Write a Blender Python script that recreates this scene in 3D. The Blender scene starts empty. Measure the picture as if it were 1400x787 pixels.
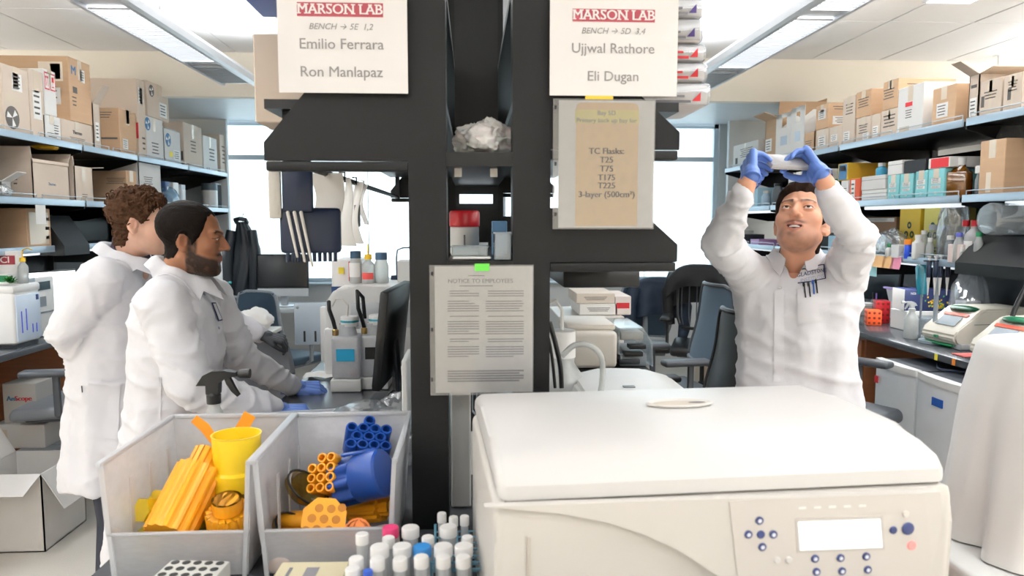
import bpy, bmesh, math, random
import numpy as np
from mathutils import Vector, Matrix, noise
from mathutils.bvhtree import BVHTree
random.seed(7)
SC = bpy.context.scene
COL = SC.collection
R = math.radians

# ------------------------------------------------------------------ camera
F_PX, YAW, PITCH, EYE = 1000.0, R(3.14), R(5.17), Vector((0, 0, 1.6))
cam = bpy.data.cameras.new('camera')
cam.sensor_width = 36; cam.lens = F_PX / 1400 * 36
cam.clip_start = .05; cam.clip_end = 200
cam.dof.use_dof = True; cam.dof.focus_distance = 2.7; cam.dof.aperture_fstop = 5.0
camo = bpy.data.objects.new('camera', cam); COL.objects.link(camo)
camo.location = EYE; camo.rotation_euler = (R(90) - PITCH, 0, -YAW)
SC.camera = camo
# ------------------------------------------------------------------ daylight
W = bpy.data.worlds.new('overcast_sky'); SC.world = W; W.use_nodes = True
bg = W.node_tree.nodes['Background']
bg.inputs[0].default_value = (.83, .92, 1, 1); bg.inputs[1].default_value = 3.8
SC.view_settings.view_transform = 'Standard'; SC.view_settings.look = 'None'
SC.view_settings.gamma = 1; SC.view_settings.use_curve_mapping = False
SC.view_settings.exposure = 0.17
SC.cycles.max_bounces = 7; SC.cycles.diffuse_bounces = 4; SC.cycles.transparent_max_bounces = 14
SC.cycles.caustics_reflective = False; SC.cycles.caustics_refractive = False
SC.cycles.sample_clamp_indirect = 6
def area_light(name, loc, rot, sx, sy, power, col=(.97, .985, 1), portal=False):
    l = bpy.data.lights.new(name, 'AREA'); l.shape = 'RECTANGLE'; l.size = sx; l.size_y = sy
    l.energy = power; l.color = col
    if portal: l.cycles.is_portal = True
    o = bpy.data.objects.new(name, l); COL.objects.link(o); o.location = loc; o.rotation_euler = rot
    return o
LAMP = .68
for sx in (-1, 1):
    area_light('pendant_lamp_down', (sx * 1.69, 1.2, 2.585), (0, 0, 0), .17, 8.6, 26 * LAMP)
    area_light('pendant_lamp_up', (sx * 1.69, 1.2, 2.745), (R(180), 0, 0), .2, 8.6, 190 * LAMP)
    area_light('window_portal', (sx * 1.52, 7.93, 1.8), (R(-90), 0, 0), 2.4, 1.75, 1, portal=True)
area_light('recessed_strip_lamp', (3.0, 1.4, 2.965), (0, 0, 0), .26, 6.4, 70 * LAMP, (1, 1, 1))
for sx in (-1, 1):  # unseen fill lights without fixtures, added to brighten the ceiling and sides
    area_light('side_fill_up', (sx * 4.9, 1.4, 2.6), (R(180), 0, 0), .6, 8.6, 300 * LAMP)
    area_light('side_fill_down', (sx * 5.0, 1.5, 2.55), (0, 0, 0), .3, 8.0, 60 * LAMP)
area_light('ceiling_troffer_lamp', (0, -1.9, 2.965), (0, 0, 0), 2.6, .6, 40 * LAMP, (.97, .985, 1))

# ------------------------------------------------------------------ helpers
def hexc(h):
    h = h.lstrip('#'); v = [int(h[i:i + 2], 16) / 255 for i in (0, 2, 4)]
    return tuple(c / 12.92 if c <= .04045 else ((c + .055) / 1.055) ** 2.4 for c in v)
MATS = {}
def P(name, col='#ffffff', rough=.5, metal=0, spec=.5, var=.06, scale=9, bump=0, bscale=60, alpha=None, trans=None,
      emit=0, stretch=None, sheen=0, sss=0):
    """procedural principled material: base colour broken up by noise, optional bump"""
    if name in MATS: return MATS[name]
    m = bpy.data.materials.new(name); m.use_nodes = True; MATS[name] = m
    n, l = m.node_tree.nodes, m.node_tree.links
    b = n['Principled BSDF']; c = hexc(col)
    b.inputs['Roughness'].default_value = rough; b.inputs['Metallic'].default_value = metal
    b.inputs['Specular IOR Level'].default_value = spec
    if sheen: b.inputs['Sheen Weight'].default_value = sheen
    tc = n.new('ShaderNodeTexCoord'); src = tc.outputs['Object']
    if stretch:
        mp = n.new('ShaderNodeMapping'); mp.inputs['Scale'].default_value = stretch
        l.new(src, mp.inputs[0]); src = mp.outputs[0]
    if var:
        tx = n.new('ShaderNodeTexNoise'); tx.inputs['Scale'].default_value = scale; tx.inputs['Detail'].default_value = 4
        l.new(src, tx.inputs['Vector'])
        mx = n.new('ShaderNodeMix'); mx.data_type = 'RGBA'
        mx.inputs[6].default_value = (*[v * (1 - var) for v in c], 1)
        mx.inputs[7].default_value = (*[min(1, v * (1 + var)) for v in c], 1)
        l.new(tx.outputs['Fac'], mx.inputs[0]); l.new(mx.outputs[2], b.inputs['Base Color'])
    else: b.inputs['Base Color'].default_value = (*c, 1)
    if bump:
        t2 = n.new('ShaderNodeTexNoise'); t2.inputs['Scale'].default_value = bscale; t2.inputs['Detail'].default_value = 3
        l.new(src, t2.inputs['Vector'])
        bp = n.new('ShaderNodeBump'); bp.inputs['Strength'].default_value = bump; bp.inputs['Distance'].default_value = .004
        l.new(t2.outputs['Fac'], bp.inputs['Height']); l.new(bp.outputs[0], b.inputs['Normal'])
    if emit:
        b.inputs['Emission Color'].default_value = (*c, 1); b.inputs['Emission Strength'].default_value = emit
    if alpha is not None: b.inputs['Alpha'].default_value = alpha
    if sss:
        b.inputs['Subsurface Weight'].default_value = sss; b.inputs['Subsurface Radius'].default_value = (.012, .005, .003)
        b.inputs['Subsurface Scale'].default_value = .4
    return m
def clear(name, col='#eef6fb', clearness=.75, gloss=.15, rough=.08, milky=.3):
    """thin clear plastic or glass: see-through, a little gloss, a little milky scatter"""
    if name in MATS: return MATS[name]
    m = bpy.data.materials.new(name); m.use_nodes = True; MATS[name] = m
    n, l = m.node_tree.nodes, m.node_tree.links; n.remove(n['Principled BSDF']); out = n['Material Output']
    c = (*hexc(col), 1)
    t = n.new('ShaderNodeBsdfTransparent'); t.inputs[0].default_value = c
    d = n.new('ShaderNodeBsdfDiffuse'); d.inputs[0].default_value = c
    tl = n.new('ShaderNodeBsdfTranslucent'); tl.inputs[0].default_value = c
    g = n.new('ShaderNodeBsdfGlossy'); g.inputs['Roughness'].default_value = rough
    nz = n.new('ShaderNodeTexNoise'); nz.inputs['Scale'].default_value = 14
    mr = n.new('ShaderNodeMapRange'); mr.inputs[3].default_value = max(0, milky - .06); mr.inputs[4].default_value = milky + .06
    l.new(nz.outputs['Fac'], mr.inputs[0])
    dm = n.new('ShaderNodeMixShader'); dm.inputs[0].default_value = .3; l.new(d.outputs[0], dm.inputs[1]); l.new(tl.outputs[0], dm.inputs[2])
    a = n.new('ShaderNodeMixShader'); l.new(mr.outputs[0], a.inputs[0]); l.new(t.outputs[0], a.inputs[1]); l.new(dm.outputs[0], a.inputs[2])
    lw = n.new('ShaderNodeLayerWeight'); lw.inputs[0].default_value = .25
    ml = n.new('ShaderNodeMath'); ml.operation = 'MULTIPLY_ADD'; ml.inputs[1].default_value = .5; ml.inputs[2].default_value = gloss * .4
    l.new(lw.outputs['Fresnel'], ml.inputs[0])
    f = n.new('ShaderNodeMixShader'); l.new(ml.outputs[0], f.inputs[0]); l.new(a.outputs[0], f.inputs[1]); l.new(g.outputs[0], f.inputs[2])
    l.new(f.outputs[0], out.inputs[0])
    return m

_rt = Vector((math.cos(YAW), -math.sin(YAW), 0))
_fw = Vector((math.sin(YAW) * math.cos(PITCH), math.cos(YAW) * math.cos(PITCH), -math.sin(PITCH)))
_up = _rt.cross(_fw)
def at(px, py, X=None, Y=None, Z=None):
    """point of the room seen at photo pixel (px,py) on the plane X=, Y= or Z="""
    d = _fw + _rt * ((px - 700) / F_PX) + _up * ((393.5 - py) / F_PX)
    if X is not None: t = (X - EYE.x) / d.x
    elif Y is not None: t = (Y - EYE.y) / d.y
    else: t = (Z - EYE.z) / d.z
    return EYE + d * t

class MB:
    def __init__(s): s.bm = bmesh.new()
    def box(s, x0, x1, y0, y1, z0, z1, r=0, seg=2, M=None):
        ret = bmesh.ops.create_cube(s.bm, size=1, matrix=Matrix.Translation(((x0 + x1) / 2, (y0 + y1) / 2, (z0 + z1) / 2)) @ Matrix.Diagonal((abs(x1 - x0), abs(y1 - y0), abs(z1 - z0), 1)))
        vs = ret['verts']
        if r:
            es = list({e for v in vs for e in v.link_edges})
            k = bmesh.ops.bevel(s.bm, geom=es, offset=min(r, .49 * min(abs(x1 - x0), abs(y1 - y0), abs(z1 - z0))), segments=seg, affect='EDGES', profile=.5)
            vs = list({v for f in k['faces'] for v in f.verts} | {v for v in vs if v.is_valid})
        if M is not None: bmesh.ops.transform(s.bm, matrix=M, verts=vs)
        return s
    def cbox(s, c, d, r=0, seg=2, M=None):
        return s.box(c[0] - d[0] / 2, c[0] + d[0] / 2, c[1] - d[1] / 2, c[1] + d[1] / 2, c[2] - d[2] / 2, c[2] + d[2] / 2, r, seg, M)
    def lathe(s, prof, seg=16, c=(0, 0, 0), M=None, sx=1, sy=1, caps=True):
        rings = []; M = M or Matrix.Identity(4); c = Vector(c)
        for r, z in prof:
            rings.append([s.bm.verts.new(M @ Vector((r * math.cos(2 * math.pi * k / seg) * sx, r * math.sin(2 * math.pi * k / seg) * sy, z)) + c) for k in range(seg)])
        for a, b in zip(rings, rings[1:]):
            for k in range(seg): s.bm.faces.new((a[k], a[(k + 1) % seg], b[(k + 1) % seg], b[k]))
        if caps:
            if prof[0][0] > 1e-5: s.bm.faces.new(rings[0][::-1])
            if prof[-1][0] > 1e-5: s.bm.faces.new(rings[-1])
        return s
    def tube(s, pts, r, seg=8, caps=True, flat=1, upv=None):
        pts = [Vector(p) for p in pts]; n = len(pts); rs = r if isinstance(r, (list, tuple)) else [r] * n
        rings = []; ref = None
        for i, p in enumerate(pts):
            t = (pts[min(i + 1, n - 1)] - pts[max(i - 1, 0)]).normalized()
            if ref is None: ref = Vector(upv) if upv else (Vector((0, 0, 1)) if abs(t.z) < .9 else Vector((1, 0, 0)))
            u = t.cross(ref); u = u.normalized() if u.length > 1e-6 else t.orthogonal().normalized()
            v = u.cross(t).normalized(); ref = v
            rings.append([s.bm.verts.new(p + (u * math.cos(2 * math.pi * k / seg) + v * math.sin(2 * math.pi * k / seg) * flat) * rs[i]) for k in range(seg)])
        for a, b in zip(rings, rings[1:]):
            for k in range(seg): s.bm.faces.new((a[k], a[(k + 1) % seg], b[(k + 1) % seg], b[k]))
        if caps: s.bm.faces.new(rings[0][::-1]); s.bm.faces.new(rings[-1])
        return s
    def cone(s, a, b, ra, rb, seg=14, rings=4):
        """round-ended tapered capsule between two points"""
        a, b = Vector(a), Vector(b); d = (b - a); L = max(d.length, 1e-5); t = d / L
        prof = [(ra * math.sin(q), -ra * math.cos(q)) for q in np.linspace(.15, math.pi / 2, rings)] + [(rb * math.sin(q), L - rb * math.cos(q)) for q in np.linspace(math.pi / 2, math.pi - .15, rings)]
        return s.lathe(prof, seg, a, t.to_track_quat('Z', 'Y').to_matrix().to_4x4())
    def ball(s, c, r, seg=16, rg=10, M=None):
        rr = (r, r, r) if not isinstance(r, (tuple, list)) else r
        bmesh.ops.create_uvsphere(s.bm, u_segments=seg, v_segments=rg, radius=1, matrix=Matrix.Translation(c) @ (M or Matrix.Identity(4)) @ Matrix.Diagonal((*rr, 1)))
        return s
    def prism(s, poly, a, b, axis='Y', M=None):
        f = {'X': lambda u, v, w: (w, u, v), 'Y': lambda u, v, w: (u, w, v), 'Z': lambda u, v, w: (u, v, w)}[axis]
        M = M or Matrix.Identity(4)
        A = [s.bm.verts.new(M @ Vector(f(u, v, a))) for u, v in poly]; B = [s.bm.verts.new(M @ Vector(f(u, v, b))) for u, v in poly]
        s.bm.faces.new(A); s.bm.faces.new(B[::-1]); n = len(poly)
        for k in range(n): s.bm.faces.new((A[k], B[k], B[(k + 1) % n], A[(k + 1) % n]))
        return s
    def quad(s, *p):
        s.bm.faces.new([s.bm.verts.new(v) for v in p]); return s
    def grid(s, fn, nu, nv):
        g = [[s.bm.verts.new(fn(i / nu, j / nv)) for j in range(nv + 1)] for i in range(nu + 1)]
        for i in range(nu):
            for j in range(nv): s.bm.faces.new((g[i][j], g[i + 1][j], g[i + 1][j + 1], g[i][j + 1]))
        return s
    def solid(s, t):
        b = s.bm; b.normal_update(); fs = b.faces[:]; bd = [e for e in b.edges if e.is_boundary]
        mp = {v: b.verts.new(v.co - v.normal * t) for v in b.verts[:]}
        for f in fs: b.faces.new([mp[v] for v in f.verts][::-1])
        for e in bd: u, v = e.verts; b.faces.new((u, v, mp[v], mp[u]))
        return s
    def xf(s, M): bmesh.ops.transform(s.bm, matrix=M, verts=s.bm.verts[:]); return s
    def mesh(s, name, smooth=True, ang=40):
        bmesh.ops.recalc_face_normals(s.bm, faces=s.bm.faces[:])
        me = bpy.data.meshes.new(name); s.bm.to_mesh(me); s.bm.free()
        if smooth:
            for p in me.polygons: p.use_smooth = True
            me.set_sharp_from_angle(angle=R(ang))
        return me
    def obj(s, name, mat, parent=None, smooth=True, ang=40, loc=None):
        return link(name, s.mesh(name, smooth, ang), mat, parent, loc)
def link(name, me, mat, parent=None, loc=None):
    o = bpy.data.objects.new(name, me); COL.objects.link(o)
    if mat:
        for m in (mat if isinstance(mat, (list, tuple)) else [mat]):
            if len(me.materials) < (len(mat) if isinstance(mat, (list, tuple)) else 1): me.materials.append(m)
    if parent: o.parent = parent
    if loc is not None: o.location = loc
    return o
def tag(o, label=None, cat=None, group=None, kind=None):
    for k, v in (('label', label), ('category', cat), ('group', group), ('kind', kind)):
        if v: o[k] = v
    return o
def E(name, label, cat, loc=(0, 0, 0), rz=0, group=None):
    o = bpy.data.objects.new(name, None); COL.objects.link(o); o.empty_display_size = .05
    o.location = loc; o.rotation_euler = (0, 0, rz)
    return tag(o, label, cat, group)
def dup(o, loc=None, rz=None, label=None, parent=None):
    c = o.copy(); COL.objects.link(c)
    if parent: c.parent = parent
    for ch in o.children: dup(ch, parent=c)
    if loc is not None: c.location = loc
    if rz is not None: c.rotation_euler = (0, 0, rz)
    if label: c['label'] = label
    return c
def text(body, size, mat, parent, loc, rot, name='lettering', bold=0, align='CENTER', shear=0, sp=1, ext=.0003, serif=False, raw=False):
    cu = bpy.data.curves.new(name, 'FONT'); cu.body = body; cu.size = size; cu.align_x = align; cu.align_y = 'CENTER'
    cu.shear = shear; cu.space_character = sp; cu.extrude = ext; cu.resolution_u = 3
    tmp = bpy.data.objects.new(name, cu); COL.objects.link(tmp)
    me = bpy.data.meshes.new_from_object(tmp.evaluated_get(bpy.context.evaluated_depsgraph_get()))
    bpy.data.objects.remove(tmp); bpy.data.curves.remove(cu)
    if bold:
        b = bmesh.new(); b.from_mesh(me); g = b.verts[:] + b.edges[:] + b.faces[:]
        for dx, dz in ((-bold, ext * .01), (bold, ext * .02)):
            k = bmesh.ops.duplicate(b, geom=g); bmesh.ops.translate(b, vec=(dx, 0, dz), verts=[v for v in k['geom'] if isinstance(v, bmesh.types.BMVert)])
        b.to_mesh(me); b.free()
    if serif:
        b = bmesh.new(); b.from_mesh(me); top = [v.co.copy() for v in b.verts if v.co.z > 0]
        ys = sorted(c.y for c in top); lo, hi = ys[0], ys[-1]; th = size * .075
        for y, s in ((lo, 1), (hi, -1)):
            xs = sorted({round(c.x, 5) for c in top if abs(c.y - y) < size * .03}); runs = []
            for x in xs:
                if runs and x - runs[-1][1] < size * .17: runs[-1][1] = x
                else: runs.append([x, x])
            for r0, r1 in runs:
                if size * .05 < r1 - r0 < size * .4:
                    e = size * .085; bmesh.ops.create_cube(b, size=1, matrix=Matrix.Translation(((r0 + r1) / 2, y + s * th / 2, 0)) @ Matrix.Diagonal((r1 - r0 + 2 * e, th, 2 * ext, 1)))
        b.to_mesh(me); b.free()
    if raw: return me
    me.name = name; me.materials.clear()
    o = link(name, me, mat, parent, loc); o.rotation_euler = rot
    return o
FACE_CAM = (R(90), 0, 0)            # lettering that reads from -Y
FACE_XP = (R(90), 0, R(90))         # reads from +X
FACE_XM = (R(90), 0, R(-90))        # reads from -X
def fuse(mb, voxel, smooth=4, name='body'):
    """union of overlapping closed shapes into one continuous surface"""
    me = mb.mesh(name, False); o = bpy.data.objects.new('tmp', me); COL.objects.link(o)
    m = o.modifiers.new('r', 'REMESH'); m.mode = 'VOXEL'; m.voxel_size = voxel; m.use_smooth_shade = True
    if smooth:
        s = o.modifiers.new('s', 'SMOOTH'); s.iterations = smooth; s.factor = .5
    dg = bpy.context.evaluated_depsgraph_get(); out = bpy.data.meshes.new_from_object(o.evaluated_get(dg))
    bpy.data.objects.remove(o); bpy.data.meshes.remove(me)
    out.name = name
    for p in out.polygons: p.use_smooth = True
    return out
# ------------------------------------------------------------------ materials shared
WHITE = P('white_plastic', '#ecebe8', .4); OFFW = P('off_white_plastic', '#dcd7cf', .42); BEIGE = P('beige_plastic', '#d6cfc4', .45)
BLACK = P('black_powder_coat', '#101112', .5, 0, .3, bump=.08, bscale=300); BLKP = P('black_plastic', '#0d0e10', .4); GREY = P('grey_plastic', '#7e858b', .5)
DKGREY = P('dark_grey_plastic', '#2c3036', .5); STEEL = P('brushed_steel', '#aab4bc', .3, 1, stretch=(1, 1, 30)); LTSTEEL = P('pale_enamel_steel', '#b9c6d2', .35, .2)
CHROME = P('chrome', '#d0d4d8', .12, 1); PAPER = P('white_paper', '#f2f0ec', .8, var=.02); INK = P('black_ink', '#26262a', .8); GINK = P('grey_ink', '#77757a', .8)
CARD = P('kraft_cardboard', '#bb9a7a', .85, var=.1, scale=5, bump=.1, bscale=40, stretch=(1, 1, 8)); CARD2 = P('pale_cardboard', '#d0bfae', .85, var=.08, scale=5, bump=.1)
CARDG = P('grey_white_cardboard', '#dcd9d5', .8, var=.05, bump=.05); CARDW = P('white_cardboard', '#eeece8', .75, var=.04); CARDD = P('dark_cardboard', '#94745a', .85, var=.1)
TAPE = P('packing_tape', '#dccdb8', .18, spec=.6); WOOD = P('cherry_veneer', '#85502e', .4, var=.25, scale=4, stretch=(1, 1, 12))
RED = P('red_plastic', '#c8202c', .35); ORANGE = P('orange_plastic', '#f08a24', .35); BLUE = P('blue_plastic', '#1d55a8', .35); YELLOW = P('yellow_plastic', '#f2c21a', .35)
GREEN = P('green_plastic', '#157a4a', .4); TEAL = P('teal_card', '#7fc3c6', .6); PURPLE = P('purple_plastic', '#8d6cc0', .4); PINKP = P('pink_paper', '#f39ab5', .7)
GLASSY = clear('clear_plastic', '#eef5f9', .75, .2, .08, .22); GLASS = clear('clear_glass', '#f2fafc', .9, .2, .02, .06); FROST = clear('frosted_polypropylene', '#fbfcff', .5, .2, .3, .62)
BAGP = clear('plastic_film', '#f0f4f8', .7, .5, .12, .25); BENCH = P('epoxy_bench_top', '#43464b', .22, var=.15, scale=30); LABELB = P('cyan_print', '#23a9d6', .6)
WALLM = P('cream_wall_paint', '#f2eadb', .85, var=.015, bump=.04, bscale=200); GWALL = P('grey_wall_paint', '#d3d6d6', .8, var=.02)
TILEM = P('white_ceiling_tile', '#f8f8f8', .9, var=.02, bump=.25, bscale=260); GRIDM = P('ceiling_grid_metal', '#e0e0e0', .6)
FLOORM = P('speckled_vinyl', '#dcd6cc', .35, var=.1, scale=160)
LAMPM = P('lit_diffuser', '#f7fbff', .5, var=0, emit=1.6); LAMPOFF = P('louvre_metal', '#b8bec4', .35, .4)

def structure(o): o['kind'] = 'structure'; return o
XW, YF, YB, ZC = 6.6, 8.0, -4.2, 3.0
structure(MB().box(-XW, XW, YB, YF, -.1, 0).obj('floor', FLOORM))
# ceiling: grid plane above, individual lay-in tiles below it
ceil = structure(MB().box(-XW, XW, YB, 6.35, ZC + .012, ZC + .1).obj('ceiling', GRIDM))
tile_me = MB().box(-.298, .298, -.603, .603, 0, .014, .003, 1).mesh('ceiling_tile')
for i in range(-11, 11):
    for j in range(9):
        y = 6.35 - .61 - 1.22 * j
        if y < YB + .6: continue
        o = link('ceiling_tile', tile_me, TILEM, ceil, (i * .61 + .19, y, ZC))
# side walls, back wall, end wall with window openings
for n, x0, x1 in (('wall_left', -XW - .1, -XW), ('wall_right', XW, XW + .1)):
    structure(MB().box(x0, x1, YB, YF, 0, ZC + .1).obj(n, WALLM))
structure(MB().box(-XW, XW, YB - .1, YB, 0, ZC + .1).obj('wall_behind', WALLM))
structure(MB().box(-XW, XW, 6.35, 6.45, 2.64, ZC + .1).obj('wall_soffit', WALLM))
structure(MB().box(-XW, XW, 6.45, YF, 2.66, 2.7).obj('ceiling_lowered', P('grey_ceiling_panel', '#cfd6da', .4)))
far = MB()
far.box(-XW, XW, YF, YF + .12, 0, .95).box(-XW, -2.72, YF, YF + .12, .95, 2.7).box(2.72, XW, YF, YF + .12, .95, 2.7).box(-.32, .32, YF, YF + .12, .95, 2.7)
structure(far.obj('wall_far', GWALL))
FRM = P('window_frame_paint', '#c8d6df', .4, .1)
for wi, (a, b) in enumerate(((-2.72, -.32), (.32, 2.72)), 1):
    w = structure(MB().box(a, b, YF + .03, YF + .1, .95, .99).box(a, b, YF + .03, YF + .1, 2.62, 2.7).box(a, a + .05, YF + .03, YF + .1, .95, 2.7).box(b - .05, b, YF + .03, YF + .1, .95, 2.7)
                  .obj('window_%d' % wi, FRM))
    MB().box(a, b, YF + .04, YF + .09, 2.26, 2.31).obj('transom', FRM, w)
    for k in (1, 2):
        xm = a + (b - a) * k / 3; MB().box(xm - .004, xm + .004, YF + .055, YF + .07, .95, 2.7).obj('mullion', P('silicone_joint', '#dfe9ef', .5), w)
    for k in range(3):
        xa, xb = a + (b - a) * k / 3, a + (b - a) * (k + 1) / 3
        MB().box(xa, xb, YF + .06, YF + .066, .99, 2.27).obj('pane', GLASS, w); MB().box(xa, xb, YF + .06, YF + .066, 2.31, 2.63).obj('pane', GLASS, w)
    structure(MB().box(a - .03, b + .03, YF - .1, YF + .03, .93, .95, .006).obj('trim_sill_%d' % wi, FRM))
# a pale building across the street, lost in the daylight
bl = E('office_building', 'pale office building across the street seen through the far windows', 'building', (0, 30, -6))
BLD = P('pale_render', '#e9e6e0', .8)
MB().box(-24, 24, 0, 8, 0, 12).obj('facade', BLD, bl)
for k in range(5): MB().box(-24, 24, -.35, 0, 2 + 2 * k, 2.35 + 2 * k).obj('ledge', BLD, bl)

# ------------------------------------------------------------------ pendant luminaires
ALU = P('white_aluminium', '#e3e6ea', .35, .2)
for sx in (-1, 1):
    t = E('pendant_light', 'long white linear pendant light with louvres over the %s aisle' % ('left' if sx < 0 else 'right'), 'light', (sx * 1.69, 1.2, 2.6), 0, 'linear pendant lights')
    L = 4.35
    pr = [(-.135, .0), (-.12, -.012), (-.1, -.012), (-.1, .005), (.1, .005), (.1, -.012), (.12, -.012), (.135, 0), (.12, .05), (.085, .09), (.085, .085), (-.085, .085), (-.085, .09), (-.12, .05)]
    MB().prism(pr, -L, L, 'Y').obj('housing', ALU, t, False)
    y = -L + .05; seg = 0
    while y < L - .3:
        lit = seg % 3 != 1
        ln = 1.16 if lit else .62
        y1 = min(y + ln, L - .05)
        MB().box(-.095, .095, y, y1, -.004, .004).obj('diffuser' if lit else 'vent_plate', LAMPM if lit else LAMPOFF, t)
        m = MB(); n = int((y1 - y) / .04)
        for k in range(n): m.box(-.095, .095, y + k * .04, y + k * .04 + .006, -.012, -.004)
        m.obj('louvre', LAMPOFF if not lit else ALU, t, False)
        y = y1 + .14; seg += 1
    for yy in (-3, 0, 3): MB().tube([(0, yy, .09), (0, yy, .4)], .004, 6).obj('hanging_wire', CHROME, t)
st = E('recessed_strip_light', 'lit recessed strip light flush in the ceiling above the right shelving', 'light', (3.0, 1.4, 2.972))
MB().box(-.16, .16, -3.2, 3.2, 0, .02).obj('trim_frame', ALU, st); MB().box(-.14, .14, -3.19, 3.19, -.004, .0).obj('diffuser', P('lit_strip', '#ffffff', .5, var=0, emit=1.8), st)
sp = at(282, 30, Z=2.999); k = E('ceiling_speaker', 'round flush white speaker grille in the ceiling beside the left pendant light', 'speaker', (sp.x, sp.y, 2.988))
MB().lathe([(.001, 0), (.11, 0), (.135, .004), (.14, .012)], 32).obj('grille', TILEM, k)
sp = at(1366, 84, Z=2.95); k = E('sprinkler', 'small white ceiling sprinkler above the right shelf boxes', 'sprinkler', (sp.x, sp.y, 2.902))
MB().lathe([(.012, .1), (.012, .02), (.02, .018), (.02, .012), (.003, .01)], 12).obj('head', WHITE, k); MB().lathe([(.04, .098), (.045, .092), (.0, .092)][::-1], 16).obj('escutcheon', WHITE, k)

# ------------------------------------------------------------------ wall benches and shelving
LIP = P('shelf_lip_enamel', '#a9bccb', .32, .35); UNDER = P('shelf_black_steel', '#101214', .35, .2)
def wall_bench(s, y0, y1, side, first=.05):
    b = E('lab_bench', 'long dark lab bench with cherry cabinets along the %s wall' % side, 'bench', (s * 2.84, y0, 0))
    L = y1 - y0; fx = -s * .4; bx = s * .4
    MB().box(min(fx, bx), max(fx, bx), 0, L, .872, .91, .005).obj('worktop', BENCH, b)
    MB().box(s * .36 - .01, s * .36 + .01, .02, L - .02, .05, .87).obj('back_panel', WOOD, b)
    y = first; k = 0
    while y < L - .5:
        if (k % 2 == 0):
            MB().box(*sorted((fx + s * .05, bx)), y, y + .5, .1, .87, .004).obj('cabinet', WOOD, b)
            dmb = MB()
            for q in range(3):
                o = MB().box(*sorted((fx + s * .03, fx + s * .05)), y + .02, y + .48, .12 + q * .25, .35 + q * .25, .003).obj('drawer', WOOD, b)
                MB().tube([(fx + s * .03, y + .18, .3 + q * .25), (fx + s * .005, y + .18, .3 + q * .25), (fx + s * .005, y + .32, .3 + q * .25), (fx + s * .03, y + .32, .3 + q * .25)], .005, 6).obj('handle', CHROME, o)
        y += (.5 if k % 2 == 0 else 1.0); k += 1
        if y > L - .55 and y < L: y = L - .501; L += .01; k = 2 * k
        if k > 40: break
    return b
wall_bench(-1, 3.5, 7.5, 'left', 1.05); wall_bench(1, 2.9, 7.3, 'right', 1.55)
# the left cabinet nearest the camera, just in frame
def wall_shelves(s, ys, side, z1, z2, z3):
    u = E('steel_shelving', 'black steel wall shelving with pale lips and wire guards above the %s bench' % side, 'shelving', (s * 2.9, ys[0], 0))
    y0 = ys[0]; fx = -s * .35; bk = s * .34
    MB().box(*sorted((bk, bk + s * .01)), 0, ys[-1] - y0, .915, z1 - .06).obj('back_panel', UNDER, u)
    for a, b in zip(ys, ys[1:]):
        for z, dep in ((z1, .35), (z2, .35), (z3, .3)):
            if z == z3 and s > 0 and b == 3.7: continue
            f = -s * dep
            sh = MB().box(*sorted((f, bk)), a - y0 + .012, b - y0 - .012, z - .022, z).obj('shelf', UNDER, u)
            MB().box(*sorted((f - s * .002, f - s * .012)), a - y0 + .012, b - y0 - .012, z - .026, z + .014, .003).obj('lip', LIP, sh)
            if z != z3 or s > 0:
                n = 2; w = (b - a) / n; m = MB()
                for q in range(n):
                    p0, p1 = a - y0 + q * w + .03, a - y0 + (q + 1) * w - .03
                    m.tube([(f, p0, z + .01), (f, p0, z + .035), (f, p1, z + .035), (f, p1, z + .01)], .003, 5)
                m.obj('wire_guard', P('pale_wire', '#ccd6de', .3, .3), sh)
            if (z == z2 and s > 0) or z == z3:
                MB().box(*sorted((f + s * .08, f + s * .16)), a - y0 + .2, b - y0 - .2, z - .045, z - .024, .004).obj('task_light', P('lit_task_light', '#f4fbff', .5, var=0, emit=.8), sh)
    for y in ys:
        MB().box(*sorted((bk, bk - s * .04)), y - y0 - .02, y - y0 + .02, .912, z1 + .02).obj('upright', BLACK, u)
        for z, h in ((z1, .17), (z2, .12), (z3, .15)):
            dep = .35 if z != z3 else .3
            if z == z3 and ((s < 0 and y == 5.0) or (s > 0 and y == 3.7)):      # end hood with a cut upper corner
                MB().prism([(s * .3, z - .05), (-s * .37, z - .05), (-s * .37, z + .01), (-s * .25, z + .2 if s < 0 else z + .15), (s * .3, z + .2 if s < 0 else z + .15)], y - y0 - (.55 if s > 0 else .3), y - y0, 'Y').obj('end_hood', BLACK, u, False); continue
            MB().prism([(bk, z - .022), (-s * dep, z - .022), (-s * dep, z - .04), (-s * (dep - .1) if z == z3 else s * .1, z - h), (bk, z - h)], y - y0 - .004, y - y0 + .004, 'Y').obj('bracket', BLACK, u, False)
    for a, b in zip(ys, ys[1:]): area_light('under_shelf_lamp', (s * 2.72, (a + b) / 2, z3 - .055), (0, 0, 0), .06, (b - a) * .6, 6 * LAMP)
    return u
LZ1, LZ2, LZ3 = 2.09, 1.725, 1.44; RZ1, RZ2, RZ3 = 2.115, 1.725, 1.38
wall_shelves(-1, [3.05, 4.0, 5.0, 5.8, 6.8, 7.85], 'left', LZ1, LZ2, LZ3)
wall_shelves(1, [2.55, 3.7, 5.0, 6.15, 7.3], 'right', RZ1, RZ2, RZ3)
# partition ends seen beyond the shelving
structure(MB().box(-4.2, -2.55, 7.88, 7.94, 0, 2.66).obj('wall_partition_left', GWALL)); structure(MB().box(2.72, 4.2, 7.7, 7.76, 0, 2.66).obj('wall_partition_right', GWALL))

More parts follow.
